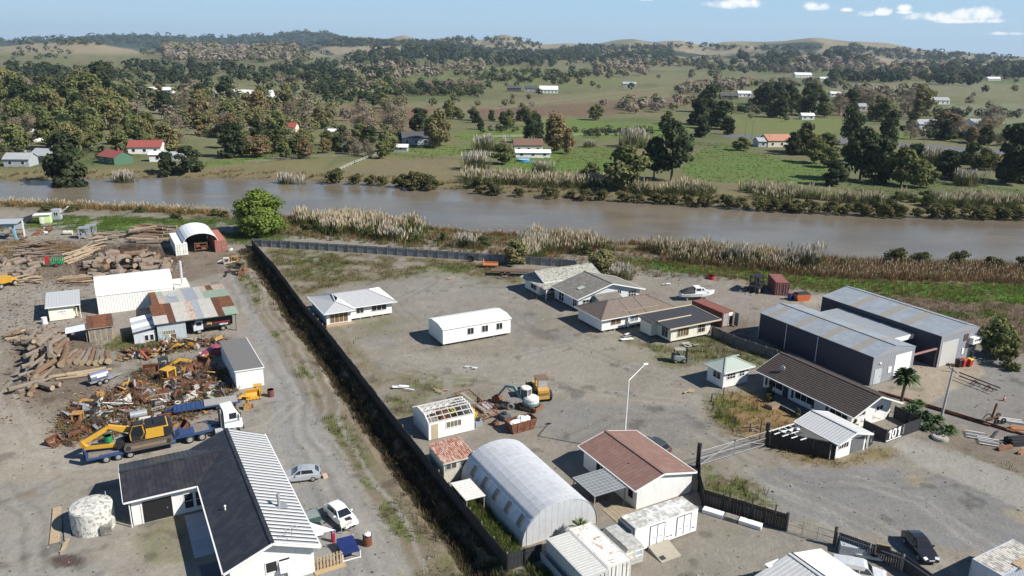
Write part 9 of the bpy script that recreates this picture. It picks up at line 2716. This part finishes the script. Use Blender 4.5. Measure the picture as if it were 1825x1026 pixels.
for px, py, w, d, h, rc, wc, rz, lab in FH:
 if not w:
  continue
 c = P(px, py)
 c.z = gz(c.x, c.y)
 o = empty('farm_building', c, math.radians(rz), lab, 'house' if 'house' in lab or 'cottage' in lab else 'shed')
 m_ = mat('far_roof_' + rc, ROOFC[rc], rough=.6, var=.06, scale=.4)
 zr = h + d * .26
 MB().prism([(0,-.2),(d, -.2),(d, h),(d / 2, zr - .06),(0, h)], -w / 2, w / 2, 'x').build('wall', WALLC[wc], o)
 for a in ([(-w / 2 - .4,-.5, h - .2),(w / 2 + .4,-.5, h - .2),(w / 2 + .4, d / 2, zr),(-w / 2 - .4, d / 2, zr)], [(w / 2 + .4, d + .5, h - .2),(-w / 2 - .4, d + .5, h - .2),(-w / 2 - .4, d / 2, zr),(w / 2 + .4, d / 2, zr)]):
  MB().slab(a, .12).build('roof', m_, o)
 nw = max(1, int(w / 4))
 for k in range(min(nw, 5)):
  u = -w / 2 + (k + .5) * w / min(nw, 5)
  win(o, 'f', 0, u - .6,.9,1.2, h * .38,1, fw=.1)
 if w < 14 and h > 2.8:
  MB().box(w * .2, d / 2 - .3, zr - .2, w * .2 + .6, d / 2 + .3, zr + .9).build('chimney', m_, o)
o = empty('swimming_pool', P(933,287),0, 'round bright blue pool before the brown-roofed riverside house', 'pool')
MB().cyl((0,0,0),(0,0,.9),2.8, n=20).build('wall', mat('pool_blue', (.05,.25,.5), rough=.4), o)
MB().cyl((0,0,.9),(0,0,.93),2.6, n=20).build('water', mat('pool_water', (.1,.38,.6), rough=.1), o)
for k, (px, py, h, lab) in enumerate(((164,262,34, 'white power pole among the far left trees'),(1328,246,28, 'power pole left of the far green paddock road'),(1340,247,30, 'second power pole beside the paddock road'),(1645,266,26, 'power pole beside the country road at the right'),(590,236,22, 'thin pole near the bare brown trees'))):
 c = P(px, py)
 o = empty('power_pole', c, 0, lab, 'power pole')
 hm = h * c.length / FPX
 MB().cyl((0,0,0),(0,0, hm),.2,.14,6).build('pole', (TRIM if k == 0 else WOOD_GREY), o)
 MB().bar((-1.2,0, hm - .5),(1.2,0, hm - .5),.15).build('cross_arm', WOOD_GREY, o)
for nm, pts, lab in (('paddock_fence', [(602,306),(632,292),(672,276)], 'pale rail fence climbing the riverside paddock'),('paddock_fence', [(436,292),(520,284),(640,278)], 'dark post fence across the head of the riverside paddock'),('paddock_fence', [(690,276),(770,284),(860,288)], 'wire fence across the middle of the riverside lawn paddock'),('paddock_fence', [(870,246),(960,243),(1160,240)], 'pale rail fence behind the brown-roofed riverside house'),('paddock_fence', [(1240,150),(1000,180),(880,196)], 'far fence line along the brown field')):
 o = empty(nm, P(*pts[0]),0, lab, 'fence')
 O = P(*pts[0])
 po, ra = MB(), MB()
 for a, b_ in zip(pts[:-1], pts[1:]):
  A, B = P(*a) - O, P(*b_) - O
  n = max(2, int((B - A).length / 4))
  for i in range(n + 1):
   q = A.lerp(B, i / n)
   po.box(q.x - .1, q.y - .1,0, q.x + .1, q.y + .1,1.3)
  for z in (.6,1.15):
   ra.bar(A + Vector((0,0, z)), B + Vector((0,0, z)),.07,.12)
 m_ = W_GREYWHITE if 'pale' in lab else WOOD_GREY
 po.build('post_row', m_, o)['kind'] = 'stuff'
 ra.build('rail_row', m_, o)['kind'] = 'stuff'
# --- air
hm_ = bpy.data.materials.new('haze_air')
hm_.use_nodes = True
t = NT(hm_.node_tree)
t.n.remove(t.n['Principled BSDF'])
pv = t.node('ShaderNodeVolumePrincipled')
pv.inputs['Color'].default_value = (.62,.76,.92,1)
pv.inputs['Density'].default_value = 5.5e-5
pv.inputs['Anisotropy'].default_value = 0.1
t.link(pv.outputs[0], t.n['Material Output'].inputs['Volume'])
hz = MB().box(-15000,-15000,-8,15000,15000,330).build('haze', hm_)
hz['kind'] = 'stuff'
for o in SC.objects:
 if o.parent is None and o.get('category') and not o.get('kind'):
  o['kind'] = 'thing'
